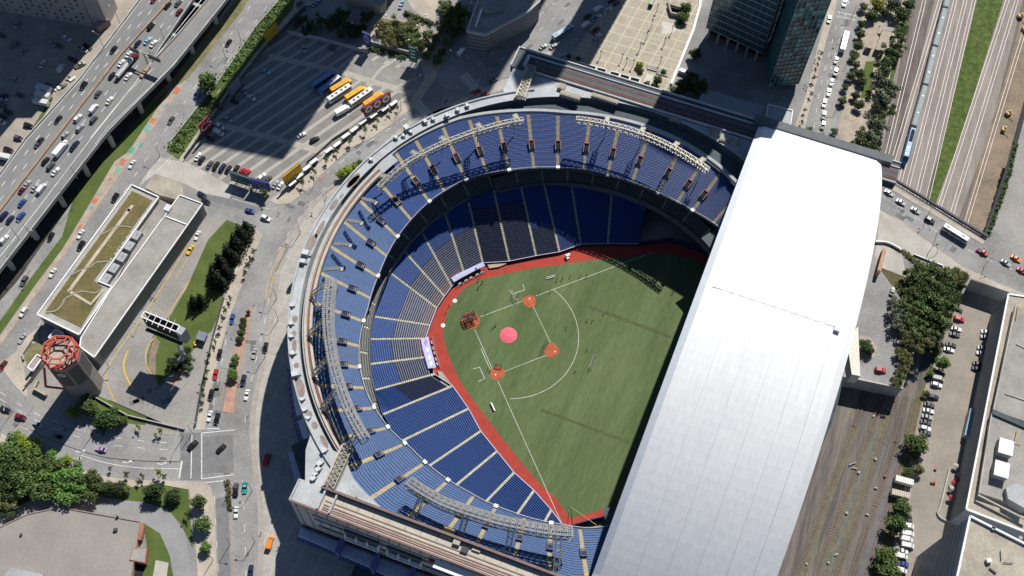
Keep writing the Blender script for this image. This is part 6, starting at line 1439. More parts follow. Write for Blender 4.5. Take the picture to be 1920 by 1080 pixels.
b.prism([gp2(1,4), gp2(La-1,4), gp2(La-1,26), gp2(1,26)], 0, 7, 1); bpart(gt, b, 'podium_column', [M['barrier'], M['dark']])
lb_ = bldg('low_grey_block', 1370, 195, 'low flat grey block in the shade below the glass tower'); b = MB(); Q = P_([(1320,165),(1437,200),(1437,232),(1308,192)], 6); b.prism(Q, 0, 6); bpart(lb_, b, 'wall', M['grey']); b = MB(); b.face([Vector((p.x,p.y,6.05)) for p in Q][::-1]); bpart(lb_, b, 'roof', mat('smooth_grey_roof', (.33,.34,.36), .9, .06))
lb_ = bldg('corner_block', 1468, 215, 'blue grey corner block with a pale roof edge beside the north road'); b = MB(); Q = P_([(1440,196),(1486,208),(1480,246),(1434,236)], 8); b.prism(Q, 0, 8); bpart(lb_, b, 'wall', M['grey']); b = MB(); parapet(b, Q, 7.9, .6, .4); bpart(lb_, b, 'parapet', M['white'])
# --- wedge building at the top
wb = bldg('wedge_building', 940, 30, 'dark wedge shaped building with a sunken grey roof at the top'); Q = P_([(902,-14),(876,58),(910,65),(990,22),(1012,2),(1012,-40)], 14); b = MB(); b.prism(Q, 0, 13.4); bpart(wb, b, 'wall', mat('blue_stone', (.22,.24,.27), .8, .08)); b = MB(); b.face([Vector((p.x,p.y,13.45)) for p in Q][::-1]); bpart(wb, b, 'roof', M['roofgrey']); b = MB(); parapet(b, Q, 13.2, 1.2, 1.0); bpart(wb, b, 'parapet', M['barrier'])
b = MB(); q, p = at(903,18,14.5), at(892,50,14.5); b.bar(p,q,.8,1.2); p = at(925,20,14); b.box((p.x,p.y,14.2), (9,3,1.5), .3, 1); bpart(wb, b, 'roof_plant', [M['white'], M['roofgrey']])
b = MB()
for k in range(5):
    for i in range(len(Q)): a, c = Q[i], Q[(i+1)%len(Q)]; d = (c-a).normalized(); nn = Vector((d.y,-d.x,0))*.03; s = 1; b.bar(Vector((a.x,a.y,1.5+k*2.5))-nn*s, Vector((c.x,c.y,1.5+k*2.5))-nn*s, .1, 1.0)
bpart(wb, b, 'window_band', mat('stone_band', (.10,.12,.14), .5, .06))
# --- upper left slab and upper centre pavilion
ul = bldg('grey_apartment_slab', 90, 30, 'tall grey apartment slab in its own shade at the upper left corner'); Q = [at(-120,-20,0), at(8,22,0), at(170,50,0), at(185,40,0)]
d_ = (at(170,50,0)-at(8,22,0)).normalized(); n_ = Vector((-d_.y,d_.x,0)); B1_ = at(176,51,0); B0_ = B1_-d_*95
Q = [B0_, B1_, B1_+n_*30, B0_+n_*30]; b = MB(); b.prism(Q, 0, 92); bpart(ul, b, 'wall', mat('slab_wall', (.36,.34,.32), .9, .06, .15, 1.2))
for row in range(0, 30):
    if row % 1 == 0:
        b = MB()
        for k in range(26):
            if (k*7+row*3) % 11 < 8:
                p = B0_+d_*(2+k*3.55)-n_*.06; b.face([p+Vector((0,0,2+row*3)), p+d_*1.3+Vector((0,0,2+row*3)), p+d_*1.3+Vector((0,0,3.5+row*3)), p+Vector((0,0,3.5+row*3))])
        bpart(ul, b, 'window_row', mat('shaded_window', (.10,.11,.13), .3, 0))
b = MB(); b.prism([B1_+n_*.5+d_*.1, B1_+d_*7+n_*2, B1_+d_*7+n_*14, B1_+n_*14+d_*.1], 0, 70); bpart(ul, b, 'stair_core', mat('core_wall', (.40,.38,.36), .9, .06))
b = MB(); b.prism(P_([(176,44),(196,30),(204,36),(182,52)], 4), 0, 4); bpart(ul, b, 'porch', mat('porch_pink', (.35,.26,.24), .9, .1))
pv_ = bldg('garden_pavilion', 690, 0, 'low dark pavilion with one sunlit corner at the top'); b = MB(); b.prism(P_([(650,-40),(728,-30),(722,6),(712,12),(675,2),(648,-6)], 6), 0, 6); bpart(pv_, b, 'wall', M['rooftan']); b = MB(); b.face([Vector((p.x,p.y,6.05)) for p in P_([(652,-38),(726,-29),(720,5),(711,10),(676,1),(650,-7)], 6)][::-1]); bpart(pv_, b, 'roof', M['roofgrey'])
# --- off-frame towers whose shadows fall into the picture
def offtower(tip_a, tip_b, depth, h, name, label, m, zt=0.0):
    tip_b = tip_b if len(tip_b) == 2 else tip_b; L_ = (h-zt)/math.tan(SEL); dr = Vector((-math.cos(SAZ), -math.sin(SAZ), 0)); a = at(*tip_a,zt)+dr*L_; c = (at(*tip_b,zt) if isinstance(tip_b, tuple) else tip_b)+dr*L_; a.z = c.z = 0 
    p = at(*tip_a,0); o = empty(name, tuple((a+c)/2)); reg(o, label, 'building')
    t = (c-a).normalized(); n = Vector((-t.y,t.x,0)); n = n if n.y > 0 else -n
    fp = [a, c, c+n*depth, a+n*depth]; b = MB(); b.prism(fp, 0, h); bpart(o, b, 'wall', m)
    b = MB()
    for k in range(int(h/4)): ringb(b, [(p.x,p.y) for p in fp], 2+k*4, 1.7, .02)
    bpart(o, b, 'window_band', M['glass'])
offtower((366,268),(530,301),24,172,'condo_tower','tall condominium tower beyond the top edge left of the wedge building', M['wall'])
offtower((772,226),(905,196),20,205,'condo_tower','tall condominium tower beyond the top edge behind the wedge building', M['wall'])
_e = at(1052,116,0); _k = (_e.y-at(1080,188,35.2).y)/-math.sin(SAZ)
offtower((955,152),_e+Vector((math.cos(SAZ),math.sin(SAZ),0))*_k,18,215,'condo_tower','tall condominium tower beyond the top edge behind the tiled plaza', M['wall'], 35.2)
# --- south-east buildings
lg = bldg('long_exhibition_building', 1880, 780, 'long low building with white edged roof terraces at the right edge', z=LOW); ZT = 9.0
Q = [at(1890,552,ZT), at(1811,955,ZT), at(1811,955,ZT)+Vector((70,-26,0)), at(1890,552,ZT)+Vector((80,-10,0))]
b = MB(); b.prism(Q, LOW, ZT); bpart(lg, b, 'wall', mat('long_wall', (.27,.29,.32), .8, .07))
b = MB(); b.face([Vector((p.x,p.y,ZT+.05)) for p in Q][::1]); bpart(lg, b, 'roof', M['rooftan'])
b = MB(); parapet(b, Q, ZT-.2, .8, .7); bpart(lg, b, 'parapet', M['white'])
b = MB()
for P in ([(1905,575),(1862,770)], [(1860,775),(1835,925)]): p, q = at(*P[0],ZT+2), at(*P[1],ZT+2); t = (q-p).normalized(); n = Vector((-t.y,t.x,0)); n = n if n.x > 0 else -n; b.prism([p,q,q+n*34,p+n*34], ZT, ZT+2.6)
bpart(lg, b, 'upper_roof', M['roofgrey'])
b = MB()
for P in ([(1903,575),(1861,770)], [(1858,776),(1834,926)]): p, q = at(*P[0],ZT+2), at(*P[1],ZT+2); b.bar(p+Vector((0,0,.4)), q+Vector((0,0,.4)), .5, 1.4, 0)
p, q = at(1860,772,ZT+3), at(1925,800,ZT+3); b.bar(p,q,2.2,1.0,1); p, q = at(1833,928,ZT+2.5), at(1925,975,ZT+2.5); b.bar(p,q,.5,1.0,0)
p, q = at(1905,645,ZT+2.8), at(1925,655,ZT+2.8); b.bar(p,q,.3,.4,0); p, q = at(1884,738,ZT+2.8), at(1925,752,ZT+2.8); b.bar(p,q,.3,.4,0)
bpart(lg, b, 'roof_edge', [M['concrete'], M['gutter']])
for (u,v) in ((1886,838),(1878,880)):
    b = MB(); p = at(u,v,ZT+6); b.box((p.x,p.y,ZT+4.4), (5.4,6.2,3.4), -.28, 1); b.box((p.x,p.y,ZT+6.2), (5.6,6.4,.25), -.28, 0); bpart(lg, b, 'roof_unit', [M['white'], M['grey']])
for P in ([(1908,805),(1903,828),(1915,831)],[(1910,572),(1906,598)]):
    b = MB(); b.tube(P_(P,ZT+3.5), .16, 5); bpart(lg, b, 'yellow_rail', M['yline'])
b = MB(); b.prism(P_([(1886,915),(1905,906),(1925,915),(1925,955),(1890,935)], ZT+5), ZT, ZT+5); bpart(lg, b, 'roof_block', M['wall'])
se = bldg('ribbed_office_block', 1830, 1060, 'tall office block with dark ribbed storeys and a tan roof at the lower right', z=LOW); ZS = 46
c0 = at(1818,968,ZS); c1 = at(1793,1085,ZS); c2 = at(1925,1022,ZS); d1_ = (c1-c0).normalized(); d2_ = (c2-c0).normalized()
Q = [c0, c0+d1_*70, c0+d1_*70+d2_*60, c0+d2_*60]; b = MB(); b.prism(Q, LOW, ZS-.5); bpart(se, b, 'wall', mat('office_wall', (.36,.39,.44), .7, .05))
b = MB(); b.face([Vector((p.x,p.y,ZS-.45)) for p in Q] if True else []); bpart(se, b, 'roof', M['rooftan'])
b = MB(); parapet(b, Q, ZS-.6, 1.2, .7); bpart(se, b, 'parapet', M['white'])
b = MB(); nn = Vector((d1_.y,-d1_.x,0)); nn = nn if nn.x < 0 else -nn
for k in range(13): z = ZS-7-k*3.7; p = c0+nn*.02; q = c0+d1_*70+nn*.02; b.bar((p.x,p.y,z), (q.x,q.y,z), .02, 1.7)
bpart(se, b, 'window_band', mat('office_glass', (.12,.14,.17), .4, .05, .2, 1))
b = MB(); p = at(1854,1051,ZS+.5); b.box((p.x,p.y,ZS+.4), (1.6,1.4,1.4), .3, 0); p, q = at(1855,1065,ZS), at(1868,1075,ZS); b.bar(p,q,.6,.2,1); p, q = at(1876,1032,ZS), at(1877,1052,ZS); b.bar(p,q,.25,.12,1); p, q = at(1880,1055,ZS), at(1900,1056,ZS); b.bar(p,q,.25,.12,1)
for (u,v) in ((1863,990),(1914,1008)): p = at(u,v,ZS+.5); b.cyl((p.x,p.y,ZS-.4), .7, 1.0, 8, 2)
bpart(se, b, 'roof_clutter', [M['white'], M['darksteel'], M['grey']])
lwall('retaining_wall', [(1580,707),(1692,730)], 1.2, .6, M['barrier'], 'concrete retaining wall above the railway yard')
lwall('bridge_parapet', [(1650,322),(1850,446)], 1.4, .9, mat('parapet_dark', (.09,.09,.11), .8, .1), 'dark bridge parapet along the railway cutting')
lwall('curved_wall', smooth([(1640,455),(1660,456),(1675,462),(1688,470)],4), 1.4, .5, M['white'], 'curved white wall at the stadium forecourt')
lwall('forecourt_wall', [(1712,478),(1768,500)], 1.0, .4, M['white'], 'straight white low wall on the round bridge paving')
for (x,y,lb) in ((1655,478,'brick gate pier on the forecourt beside the white roof'),):
    b = MB(); p, q = at(1659,467,4), at(1648,508,4); b.bar(p,q,1.6,.8); b.bar((p.x,p.y,0),(p.x,p.y,4),1.2); b.bar((q.x,q.y,0),(q.x,q.y,4),1.2); o = b.build('brick_pergola', M['brick']); reg(o, 'brick red beam pergola on the forecourt beside the white roof', 'pergola')
# park shelters
for P, lb in (([(1644,50),(1648,52),(1634,91),(1623,88)], 'narrow left beige shelter roof in the railway park'), ([(1655,56),(1672,62),(1658,97),(1641,92)], 'wide middle beige shelter roof in the railway park'), ([(1677,70),(1690,74),(1684,90),(1674,86)], 'small right beige shelter roof in the railway park'), ([(1650,48),(1690,54),(1689,62),(1656,56)], 'grey cross beam shelter at the top of the railway park shelters')):
    o = empty('park_shelter', tuple(at(*P[0],0))); reg(o, lb, 'shelter'); b = MB(); Q = P_(P,3.2); b.prism(Q,3.0,3.2,bottom=True); bpart(o, b, 'roof', M['rooftan'] if 'grey' not in lb else M['roofgrey']); b = MB()
    for q in Q: b.bar((q.x*.97+Q[0].x*.03,q.y*.97+Q[0].y*.03,0),(q.x*.97+Q[0].x*.03,q.y*.97+Q[0].y*.03,3.0),.3)
    bpart(o, b, 'post', M['darksteel'])
b = MB(); p = at(1627,105,.15); b.disc(p, 5.2, 20, .16, ry=3.4); o = b.build('round_patio', M['rooftan']); o['kind'] = 'structure'
# guard booth
gb = bldg('guard_booth', 378, 632, 'small grey roofed guard booth at the yard gate', 'booth'); b = MB(); b.prism(P_([(374,622),(387,625),(382,638),(369,634)], 2.8), 0, 2.8); bpart(gb, b, 'wall', M['redbrown']); b = MB(); b.prism(P_([(372,620),(389,624),(383,640),(367,635)], 3), 2.8, 3.05); bpart(gb, b, 'roof', mat('slate_roof', (.17,.19,.24), .7, .06))
b = MB(); p = at(366,645,.6); b.box((p.x,p.y,.6), (1,1.8,1.1), .3); o = b.build('yellow_bin', M['yline']); reg(o, 'yellow bin beside the guard booth', 'bin')
# depot roof lower left
dp = bldg('depot_roof_building', 130, 1015, 'low wide depot building with a plain grey flat roof in the lower left'); zq = 3.2
Q = P_([(-15,995),(52,964),(112,951),(262,978),(243,1100),(-15,1100)], zq); b = MB(); b.prism(Q, 0, zq-.2); bpart(dp, b, 'wall', M['brick']); b = MB(); b.face([Vector((p.x,p.y,zq-.15)) for p in Q][::-1]); bpart(dp, b, 'roof', mat('depot_roof', (.27,.25,.225), .95, .07, .06, 1.0))
b = MB(); parapet(b, [p for p in Q], zq-.3, .5, .35); bpart(dp, b, 'parapet', mat('depot_edge', (.30,.24,.20), .9, .1))
b = MB(); p = at(217,994,zq); b.box((p.x,p.y,zq+.3),(1.4,1.2,1.0),.2); p = at(40,1003,zq); b.cyl((p.x,p.y,zq-.1),.5,.8,8); bpart(dp, b, 'roof_vent', M['darksteel'])
b = MB(); b.bar(at(218,967,zq+.8), at(222,969,zq+.8), .3, 1.2); b.prism(P_([(20,1064),(82,1078),(60,1110),(-10,1100)],zq+1.5), zq-.2, zq+1.5, 1); bpart(dp, b, 'roof_stair', [M['darksteel'], M['grey']])
bk = bldg('brick_stair_house', 256, 1030, 'small brick stair house with a grey roof and a sunken dark well'); b = MB(); b.prism(P_([(260,976),(270,985),(264,1012),(253,1010)],3), 0, 2.6); b.prism(P_([(249,1028),(276,1026),(272,1056),(242,1050)],3.5), 0, 3.4); bpart(bk, b, 'wall', mat('red_brick', (.30,.13,.09), .9, .12)); b = MB(); b.face([Vector((p.x,p.y,3.46)) for p in P_([(250,1029),(275,1028),(271,1054),(244,1049)],3.5)][::-1]); bpart(bk, b, 'roof', M['roofgrey']); b = MB(); b.prism(P_([(241,1056),(271,1060),(264,1090),(236,1090)],.3), 0, .25); bpart(bk, b, 'well', M['dark'])
# bike compound by the lot
lwall('curved_planter_wall', smooth([(1779,880),(1762,950),(1757,962),(1764,972),(1778,978),(1786,974)],4), 1.0, .6, M['concrete'], 'curved concrete wall of the patio in the lower parking lot', LOW)
for k, (x, y, c_) in enumerate(((1793,873,'white'),(1799,890,'white'),(1785,915,'white'),(1788,905,'red'),(1783,932,'red'),(1796,900,'red'))):
    o = empty('patio_umbrella', tuple(at(x,y,LOW+2.2))); o.location.z = LOW; reg(o, '%s patio umbrella beside the long building' % c_, 'umbrella', 'patio umbrellas'); q = o.location; b = MB(); n = 8
    t_ = [(q.x+1.1*math.cos(6.283*j/n), q.y+1.1*math.sin(6.283*j/n), LOW+2.2) for j in range(n)]
    for j in range(n): b.face([t_[j], t_[(j+1)%n], (q.x,q.y,LOW+2.75)])
    bpart(o, b, 'canopy', M['concrete'] if c_ == 'white' else M['signred']); b = MB(); b.bar((q.x,q.y,LOW),(q.x,q.y,LOW+2.7),.1); bpart(o, b, 'pole', M['darksteel'])
# ------------------------------------------------------------------ billboards
def billboard(a, c, zb, zt, m, label, emb=None, back=False, lean=0):
    p, q = at(*a, zb), at(*c, zb); o = empty('billboard', ((p.x+q.x)/2, (p.y+q.y)/2, 0)); reg(o, label, 'billboard', 'billboards around the car park')
    t = (q-p).normalized(); n = Vector((t.y,-t.x,0)); n = n if n.dot(Vector((0,-1,0))+Vector((.3,0,0))) > 0 else -n
    U_ = Vector((0,0,zt-zb)); b = MB(); W_ = (q-p).length
    b.box((p+q)/2+U_/2, (W_, .5, zt-zb), math.atan2(t.y,t.x)); bpart(o, b, 'panel', m)
    b = MB(); 
    for s in (p, q):
        pass
    k_ = max(2, int(W_/5))
    for j in range(k_): s = p.lerp(q, (j+.5)/k_)-n*.5; b.bar((s.x,s.y,0), (s.x,s.y,zt-.3), .35)
    b.bar(p-n*.45+U_, q-n*.45+U_, .25, .3); b.bar(p-n*.45+U_*.3, q-n*.45+U_*.3, .2, .25); b.bar(p+n*.7-Vector((0,0,.1)), q+n*.7-Vector((0,0,.1)), .8, .12)
    bpart(o, b, 'frame', M['darksteel'])
    if emb: emb(o, p+n*.28, t, U_, W_, n)
    return o
def ell(o, c, t, u, rx, ry, m, nm='emblem', k=14):
    b = MB(); b.face([c+t*rx*math.cos(6.283*j/k)+u*ry*math.sin(6.283*j/k) for j in range(k)]); b.m = [0]; r_ = bpart(o, b, nm, m); return r_
def em_disc(o, p, t, U_, W_, n):
    u = U_.normalized(); h = U_.length
    for k in (.18,.5,.82):
        c = p+t*W_*k+U_*.5; ell(o, c, t, u, W_*.13, h*.40, M['white']); 
        b = MB(); s = h*.3; c2 = c+n*.03
        b.face([c2+t*x*s+u*y*s for x, y in ((0,1),(.25,.35),(.85,.45),(.5,0),(.6,-.6),(.12,-.4),(0,-.95),(-.12,-.4),(-.6,-.6),(-.5,0),(-.85,.45),(-.25,.35))]); bpart(o, b, 'dark_figure', mat('figure_grey', (.12,.12,.14), .6, 0))
def em_cs(o, p, t, U_, W_, n):
    u = U_.normalized(); put_text(o, 'CS', U_.length*.85, p+t*W_*.5+U_*.5, 0, M['white'], 'lettering', 0, (t, u) if t.cross(u).dot(n) > 0 else (-t, u))
def em_tri(o, p, t, U_, W_, n):
    u = U_.normalized(); h = U_.length
    for k in (.24,.5,.76):
        b = MB(); c = p+t*W_*.5+U_*k; b.face([c+t*1.3*x+u*.45*y for x, y in ((-1,-.6),(-.3,-1),(1,-.4),(1,.6),(.2,1),(-1,.5))]); bpart(o, b, 'white_mark', M['white'])
def em_lines(o, p, t, U_, W_, n):
    u = U_.normalized(); h = U_.length; b = MB(); rnd = random.Random(int(W_*10))
    for j in range(3):
        x = .12
        b = MB()
        while x < .85:
            w = rnd.uniform(.05,.14); c = p+t*W_*x+U_*(.25+j*.25); b.face([c, c+t*W_*w, c+t*W_*w+u*h*.12, c+u*h*.12]); x += w+.05
        bpart(o, b, 'lettering_row', mat('sign_pale', (.40,.42,.52), .6, 0))
def em_blue(o, p, t, U_, W_, n):
    u = U_.normalized(); c = p+t*W_*.5+U_*.5; b = MB()
    for r0 in (1.0, .6): 
        b.face([c+t*W_*.30*r0*math.cos(a)+u*U_.length*.36*r0*math.sin(a)+n*(.02 if r0 < 1 else 0) for a in [6.283*j/14 for j in range(14)]], 0 if r0 == 1.0 else 1)
    bpart(o, b, 'emblem', [MATS['sign_pale'] if 'sign_pale' in MATS else M['white'], M['signblue']])
mat('sign_pale', (.40,.42,.52), .6, 0)
billboard((379,254),(399,233),3,10.5,M['signred'],'dark red billboard with white CS lettering between the footpath and the car park', em_cs)
billboard((433,184),(455,158),3,11,mat('lattice_back', (.13,.15,.19), .7, .12, 1.5, 6),'dark lattice backed billboard above the parked white cars', em_lines)
billboard((500,80),(522,60),3,10,M['signyellow'],'yellow billboard in the shade at the top of the car park')
billboard((682,80),(696,86),4,12,M['signblue'],'blue billboard with a round pale emblem above the garden wall', em_blue)
billboard((768,110),(783,115),3,12,M['signgreen'],'green billboard with three white marks beside the square', em_tri)
billboard((683,217),(733,187),2.2,8.2,M['signred'],'triple dark red billboard with three white oval emblems', em_disc)
billboard((534,346),(566,320),2.2,8.5,M['signyellow'],'double yellow billboard in the sign row', None)
billboard((472,348),(508,356),2.2,8,M['signblue'],'blue billboard with pale lettering at the car park corner', em_lines)
billboard((434,334),(470,346),2.2,7.5,M['signteal'],'dark teal billboard in front of the red parked cars')
for k, (u, v) in enumerate(((548,343),(561,330),(576,314),(588,302),(616,281),(632,270),(648,254),(664,242),(680,228),(700,216),(722,203),(738,193))):
    b = MB(); p = at(u, v, 2.6); a_ = math.atan2((at(u+10,v-7.5,0)-at(u,v,0)).y, (at(u+10,v-7.5,0)-at(u,v,0)).x); b.box((p.x,p.y,2.6), (4.0,1.5,.25), a_, 0); b.box((p.x,p.y,1.3), (3.6,1.2,2.4), a_, 1); o = b.build('ticket_kiosk', [M['white'], M['darksteel']]); reg(o, 'white roofed kiosk in the sign row along the car park', 'kiosk', 'kiosks in the sign row')
lwall('frame_fence', [(575,306),(600,285),(625,262),(655,243)], 1.6, .2, M['steel'], 'grey frame fence behind the kiosk row', cat='fence')
# mast billboard
mb_ = empty('mast_billboard', tuple(at(327,687,0))); reg(mb_, 'big two sided dark billboard on a leaning grey mast over the station drive', 'billboard'); z0, z1 = 18.0, 26.5
f0, f1 = at(265,594,z1), at(331,622,z1); b0_, b1_ = at(271,584,z1), at(337,611,z1); dz = Vector((0,0,z0-z1))
b = MB(); b.face([f0+dz,f1+dz,f1,f0]); b.face([f1+dz,f0+dz,f0,f1]); bpart(mb_, b, 'front_panel', mat('panel_blueback', (.07,.075,.10), .6, .12))
k1 = at(350,629,z1-3)-at(331,622,z1-3)
e0, e1 = b0_+dz, b1_+dz; b = MB(); b.bar((b0_+e0)/2, (b1_+e1)/2, .4, z1-z0); bpart(mb_, b, 'rear_panel', mat('panel_dark', (.06,.03,.045), .7, .1))
b = MB(); b.bar((f1+b1_)/2+dz/2, (f1+b1_)/2+dz/2+Vector((2.4,-1.2,0)), 3.2, z1-z0); bpart(mb_, b, 'end_panel', M['grey'])
b = MB()
for p, q in ((f0,f1),(b0_,b1_),(f0,b0_),(f1,b1_)): b.bar(p,q,.4,.4)
for k in range(1,6): b.bar(f0.lerp(f1,k/6), b0_.lerp(b1_,k/6), .2); b.bar(f0.lerp(f1,k/6), f0.lerp(f1,k/6)+Vector((0,-1.6,.6)), .15); b.bar(b0_.lerp(b1_,k/6), b0_.lerp(b1_,k/6)+Vector((.4,1.6,.6)), .15)
bpart(mb_, b, 'top_frame', M['white'])
b = MB(); p, q = f0+dz+Vector((-.2,-1.2,-.2)), f1+dz+Vector((.4,-1.2,-.2)); b.bar(p,q,1.6,.2); bpart(mb_, b, 'catwalk', M['darksteel'])
b = MB(); g0 = at(327,687,0); top = (f0+f1+b0_+b1_)/4+dz; m1 = at(343,664,7.5); b.tube([g0, at(341,672,4), m1, at(338,655,11), top+Vector((4.5,0,-1.5)), top+Vector((-6,2.4,.3))], [1.15,1.15,1.1,1.05,1.0,.8], 10); bpart(mb_, b, 'mast', M['grey'])
# gantry on the expressway
ga = empty('sign_gantry', tuple(at(280,120,DK))); reg(ga, 'expressway sign gantry with two overhead sign panels and a tan pillar', 'gantry'); b = MB(); p = at(278,121,DK); q = at(262,104,DK+8); r_ = at(292,116,DK+8)
b.bar((p.x,p.y,DK),(p.x,p.y,DK+8.5),.6); c = Vector((p.x,p.y,DK+8)); tq = Vector((-.92,.38,0)); b.bar(c+tq*8, c-tq*9, .4,.5); b.bar(c+tq*8-Vector((0,0,1.6)), c-tq*9-Vector((0,0,1.6)), .3,.3); bpart(ga, b, 'frame', M['steel'])
for s, w in ((5.5,5),(-5.5,6.5)): b = MB(); b.box(c+tq*s+Vector((0,0,-.8)), (w,.25,3.0), math.atan2(tq.y,tq.x)); bpart(ga, b, 'sign_panel', M['darksteel'])
b = MB(); b.prism(P_([(262,144),(268,148),(283,126),(278,122)],DK), DK, DK+1.0); bpart(ga, b, 'crash_island', MATS['median_tan'])
# street lamps
def lamp(u, v, ang, h, z, place, k=2.4):
    p = at(u, v, z); o = empty('street_lamp', (p.x,p.y,z), ang); reg(o, 'tall street lamp %s' % place, 'street lamp', 'street lamps'); b = MB(); b.tube([(0,0,0),(0,0,h*.5),(0,0,h)], [.16,.13,.09], 6); b.tube([(0,0,h),(k*.5,0,h+.5),(k,0,h+.55)], [.08,.07,.06], 5); c = b.build('pole', M['steel'], o); b = MB(); b.box((k+.5,0,h+.5), (1.1,.4,.2)); b.build('lamp_head', M['grey'], o)
for (u,v,a) in ((225,44,2.6),(196,92,2.6),(36,448,-.5),(66,450,-.5)): lamp(u,v,a,10,DK,'on the expressway parapet')
for (u,v,a) in ((309,77,2.6),(145,335,2.6),(60,445,2.6)): lamp(u,v,a,10,DK,'on the inner edge of the expressway')
for (u,v,a) in ((452,78,2.7),(422,106,2.7),(248,214,2.8),(300,292,2.7)): lamp(u,v,a,9,0,'beside the boulevard')
for (u,v,a) in ((1738,405,-2.4),(1756,440,0.6),(1845,500,.6),(1740,475,.8)): lamp(u,v,a,8,0,'on the bridge street')
for (u,v,a) in ((522,600,2.9),(519,560,2.9),(497,670,2.9),(610,385,2.5),(563,438,2.5)): lamp(u,v,a,9,0,'on the stadium side of the street')
for (u,v,a) in ((344,820,-1.6),(361,812,.3),(176,812,-1.6),(25,772,-1.4)): lamp(u,v,a,9,0,'along the curving street')
for (u,v,a) in ((473,920,3.0),(478,1016,3.0),(400,1050,0),(437,915,0),(432,1020,0)): lamp(u,v,a,9,0,'along the street below the crossroads')
for (u,v,a) in ((1598,30,3.0),(1590,115,3.0),(1570,200,3.0)): lamp(u,v,a,8,0,'beside the north road')
for (u,v,a) in ((755,260,2.5),(752,206,2.2),(595,340,2.4)): lamp(u,v,a,9,0,'on the sidewalk by the car park signs')
for (u,v,a) in ((205,688,0),(190,712,0)): lamp(u,v,a,7,0,'on the station forecourt')
for (u,v) in ((620,31),(660,43),(707,55),(723,29),(782,48),(767,75),(798,28),(884,5),(845,94)):
    p = at(u,v,4); o = empty('globe_lamp', (p.x,p.y,0)); reg(o, 'white globe lamp on a thin post in the upper gardens', 'lamp', 'globe lamps'); b = MB(); b.bar((0,0,0),(0,0,3.8),.12); b.build('post', M['darksteel'], o); b = MB(); b.cyl((0,0,3.7),.35,.4,8,0,.62); b.cyl((0,0,4.1),.62,.35,8,0,.3); b.build('globe', M['white'], o)
# plaza light posts
for (u,v) in ((1139,28),(1113,78),(1120,158-70),(1126,107),(1166,113),(1200,92),(1212,72),(1222,48),(1232,20),(1174,120),(1238,118),(1246,82),(1260,60),(1187,124)):
    p = at(u,v,.5); b = MB(); b.bar((p.x,p.y,.5),(p.x,p.y,5),.22); b.box((p.x,p.y,5),(.9,.9,.25)); o = b.build('plaza_post', M['darksteel']); reg(o, 'dark light post on the tiled plaza', 'lamp post', 'plaza light posts')
# ------------------------------------------------------------------ train
tr = []
Z_ = LOW+.3
pts = [(1792,-62),(1773,14),(1754,86.3),(1736,159),(1714,237)]
rf_m = mat('coach_roof', (.27,.315,.315), .7, .06, .5, 2, .2); side = mat('coach_side', (.25,.27,.28), .6, .05)
for i in range(len(pts)-1):
    p, q = at(*pts[i], LOW+4), at(*pts[i+1], LOW+4); d = (q-p).normalized(); p2, q2 = p+d*.5, q-d*.5; c = (p2+q2)/2; Lc = (q2-p2).length; a_ = math.atan2(d.y,d.x)
    o = empty('passenger_coach', (c.x,c.y,LOW+.3), a_); reg(o, 'silver passenger coach of the train beside the park', 'train coach', 'coaches of the passenger train')
    b = MB(); hull(b, [(-Lc/2,1.3,.8,3.7,.3),(-Lc/2+.4,1.48,.7,3.95,.45),(Lc/2-.4,1.48,.7,3.95,.45),(Lc/2,1.3,.8,3.7,.3)]); b.build('body', side, o)
    b = MB(); b.face([(-Lc/2+.5,-1.05,3.97),(Lc/2-.5,-1.05,3.97),(Lc/2-.5,1.05,3.97),(-Lc/2+.5,1.05,3.97)]); 
    b.build('roof', rf_m, o)
    b = MB()
    for s in (-1,1): b.face([(-Lc/2+2,s*1.5,2.0),(Lc/2-2,s*1.5,2.0),(Lc/2-2,s*1.5,2.9),(-Lc/2+2,s*1.5,2.9)])
    b.build('window_strip', M['glass'], o); b = MB()
    for x in (-6,5): b.box((x,0,4.03),(.9,.9,.15))
    b.build('roof_vent', M['white'], o)
p, q = at(1713.5,240,LOW+4), at(1696.5,303,LOW+4); d = (q-p).normalized(); c = (p+q)/2; Lc = (q-p).length; a_ = math.atan2(d.y,d.x); o = empty('locomotive', (c.x,c.y,LOW+.3), a_); reg(o, 'blue locomotive with pale markings at the head of the train', 'locomotive')
b = MB(); hull(b, [(-Lc/2,1.35,.8,3.9,.3),(-Lc/2+.3,1.5,.7,4.1,.4),(Lc/2-3.2,1.5,.7,4.1,.4),(Lc/2-.8,1.4,.7,2.8,.4),(Lc/2,1.1,.8,2.0,.3)]); b.build('body', mat('loco_blue', (.03,.14,.30), .4, .1), o)
b = MB(); b.box((-Lc/2+5.5,0,4.14),(6.5,1.7,.18)); b.box((-Lc/2+2,0,4.16),(1.4,1.4,.25)); b.build('radiator_grille', M['dark'], o)
b = MB()
for x, w in ((1.5,1.6),(3.6,.8),(5.2,1.2)): b.face([(x,-1.2,4.13),(x+w,-.9,4.13),(x+w*.7,1.1,4.13),(x-.3,.6,4.13)])
b.build('pale_marking', mat('loco_pale', (.40,.55,.68), .5, .1), o)
b = MB(); x = Lc/2-2.9; b.face([(x,-1.2,4.0),(x+1.7,-1.15,3.1),(x+1.7,1.15,3.1),(x,1.2,4.0)]); b.v = [(a+.06,c,e+.05) for a,c,e in b.v]; b.build('windscreen', M['glass'], o)
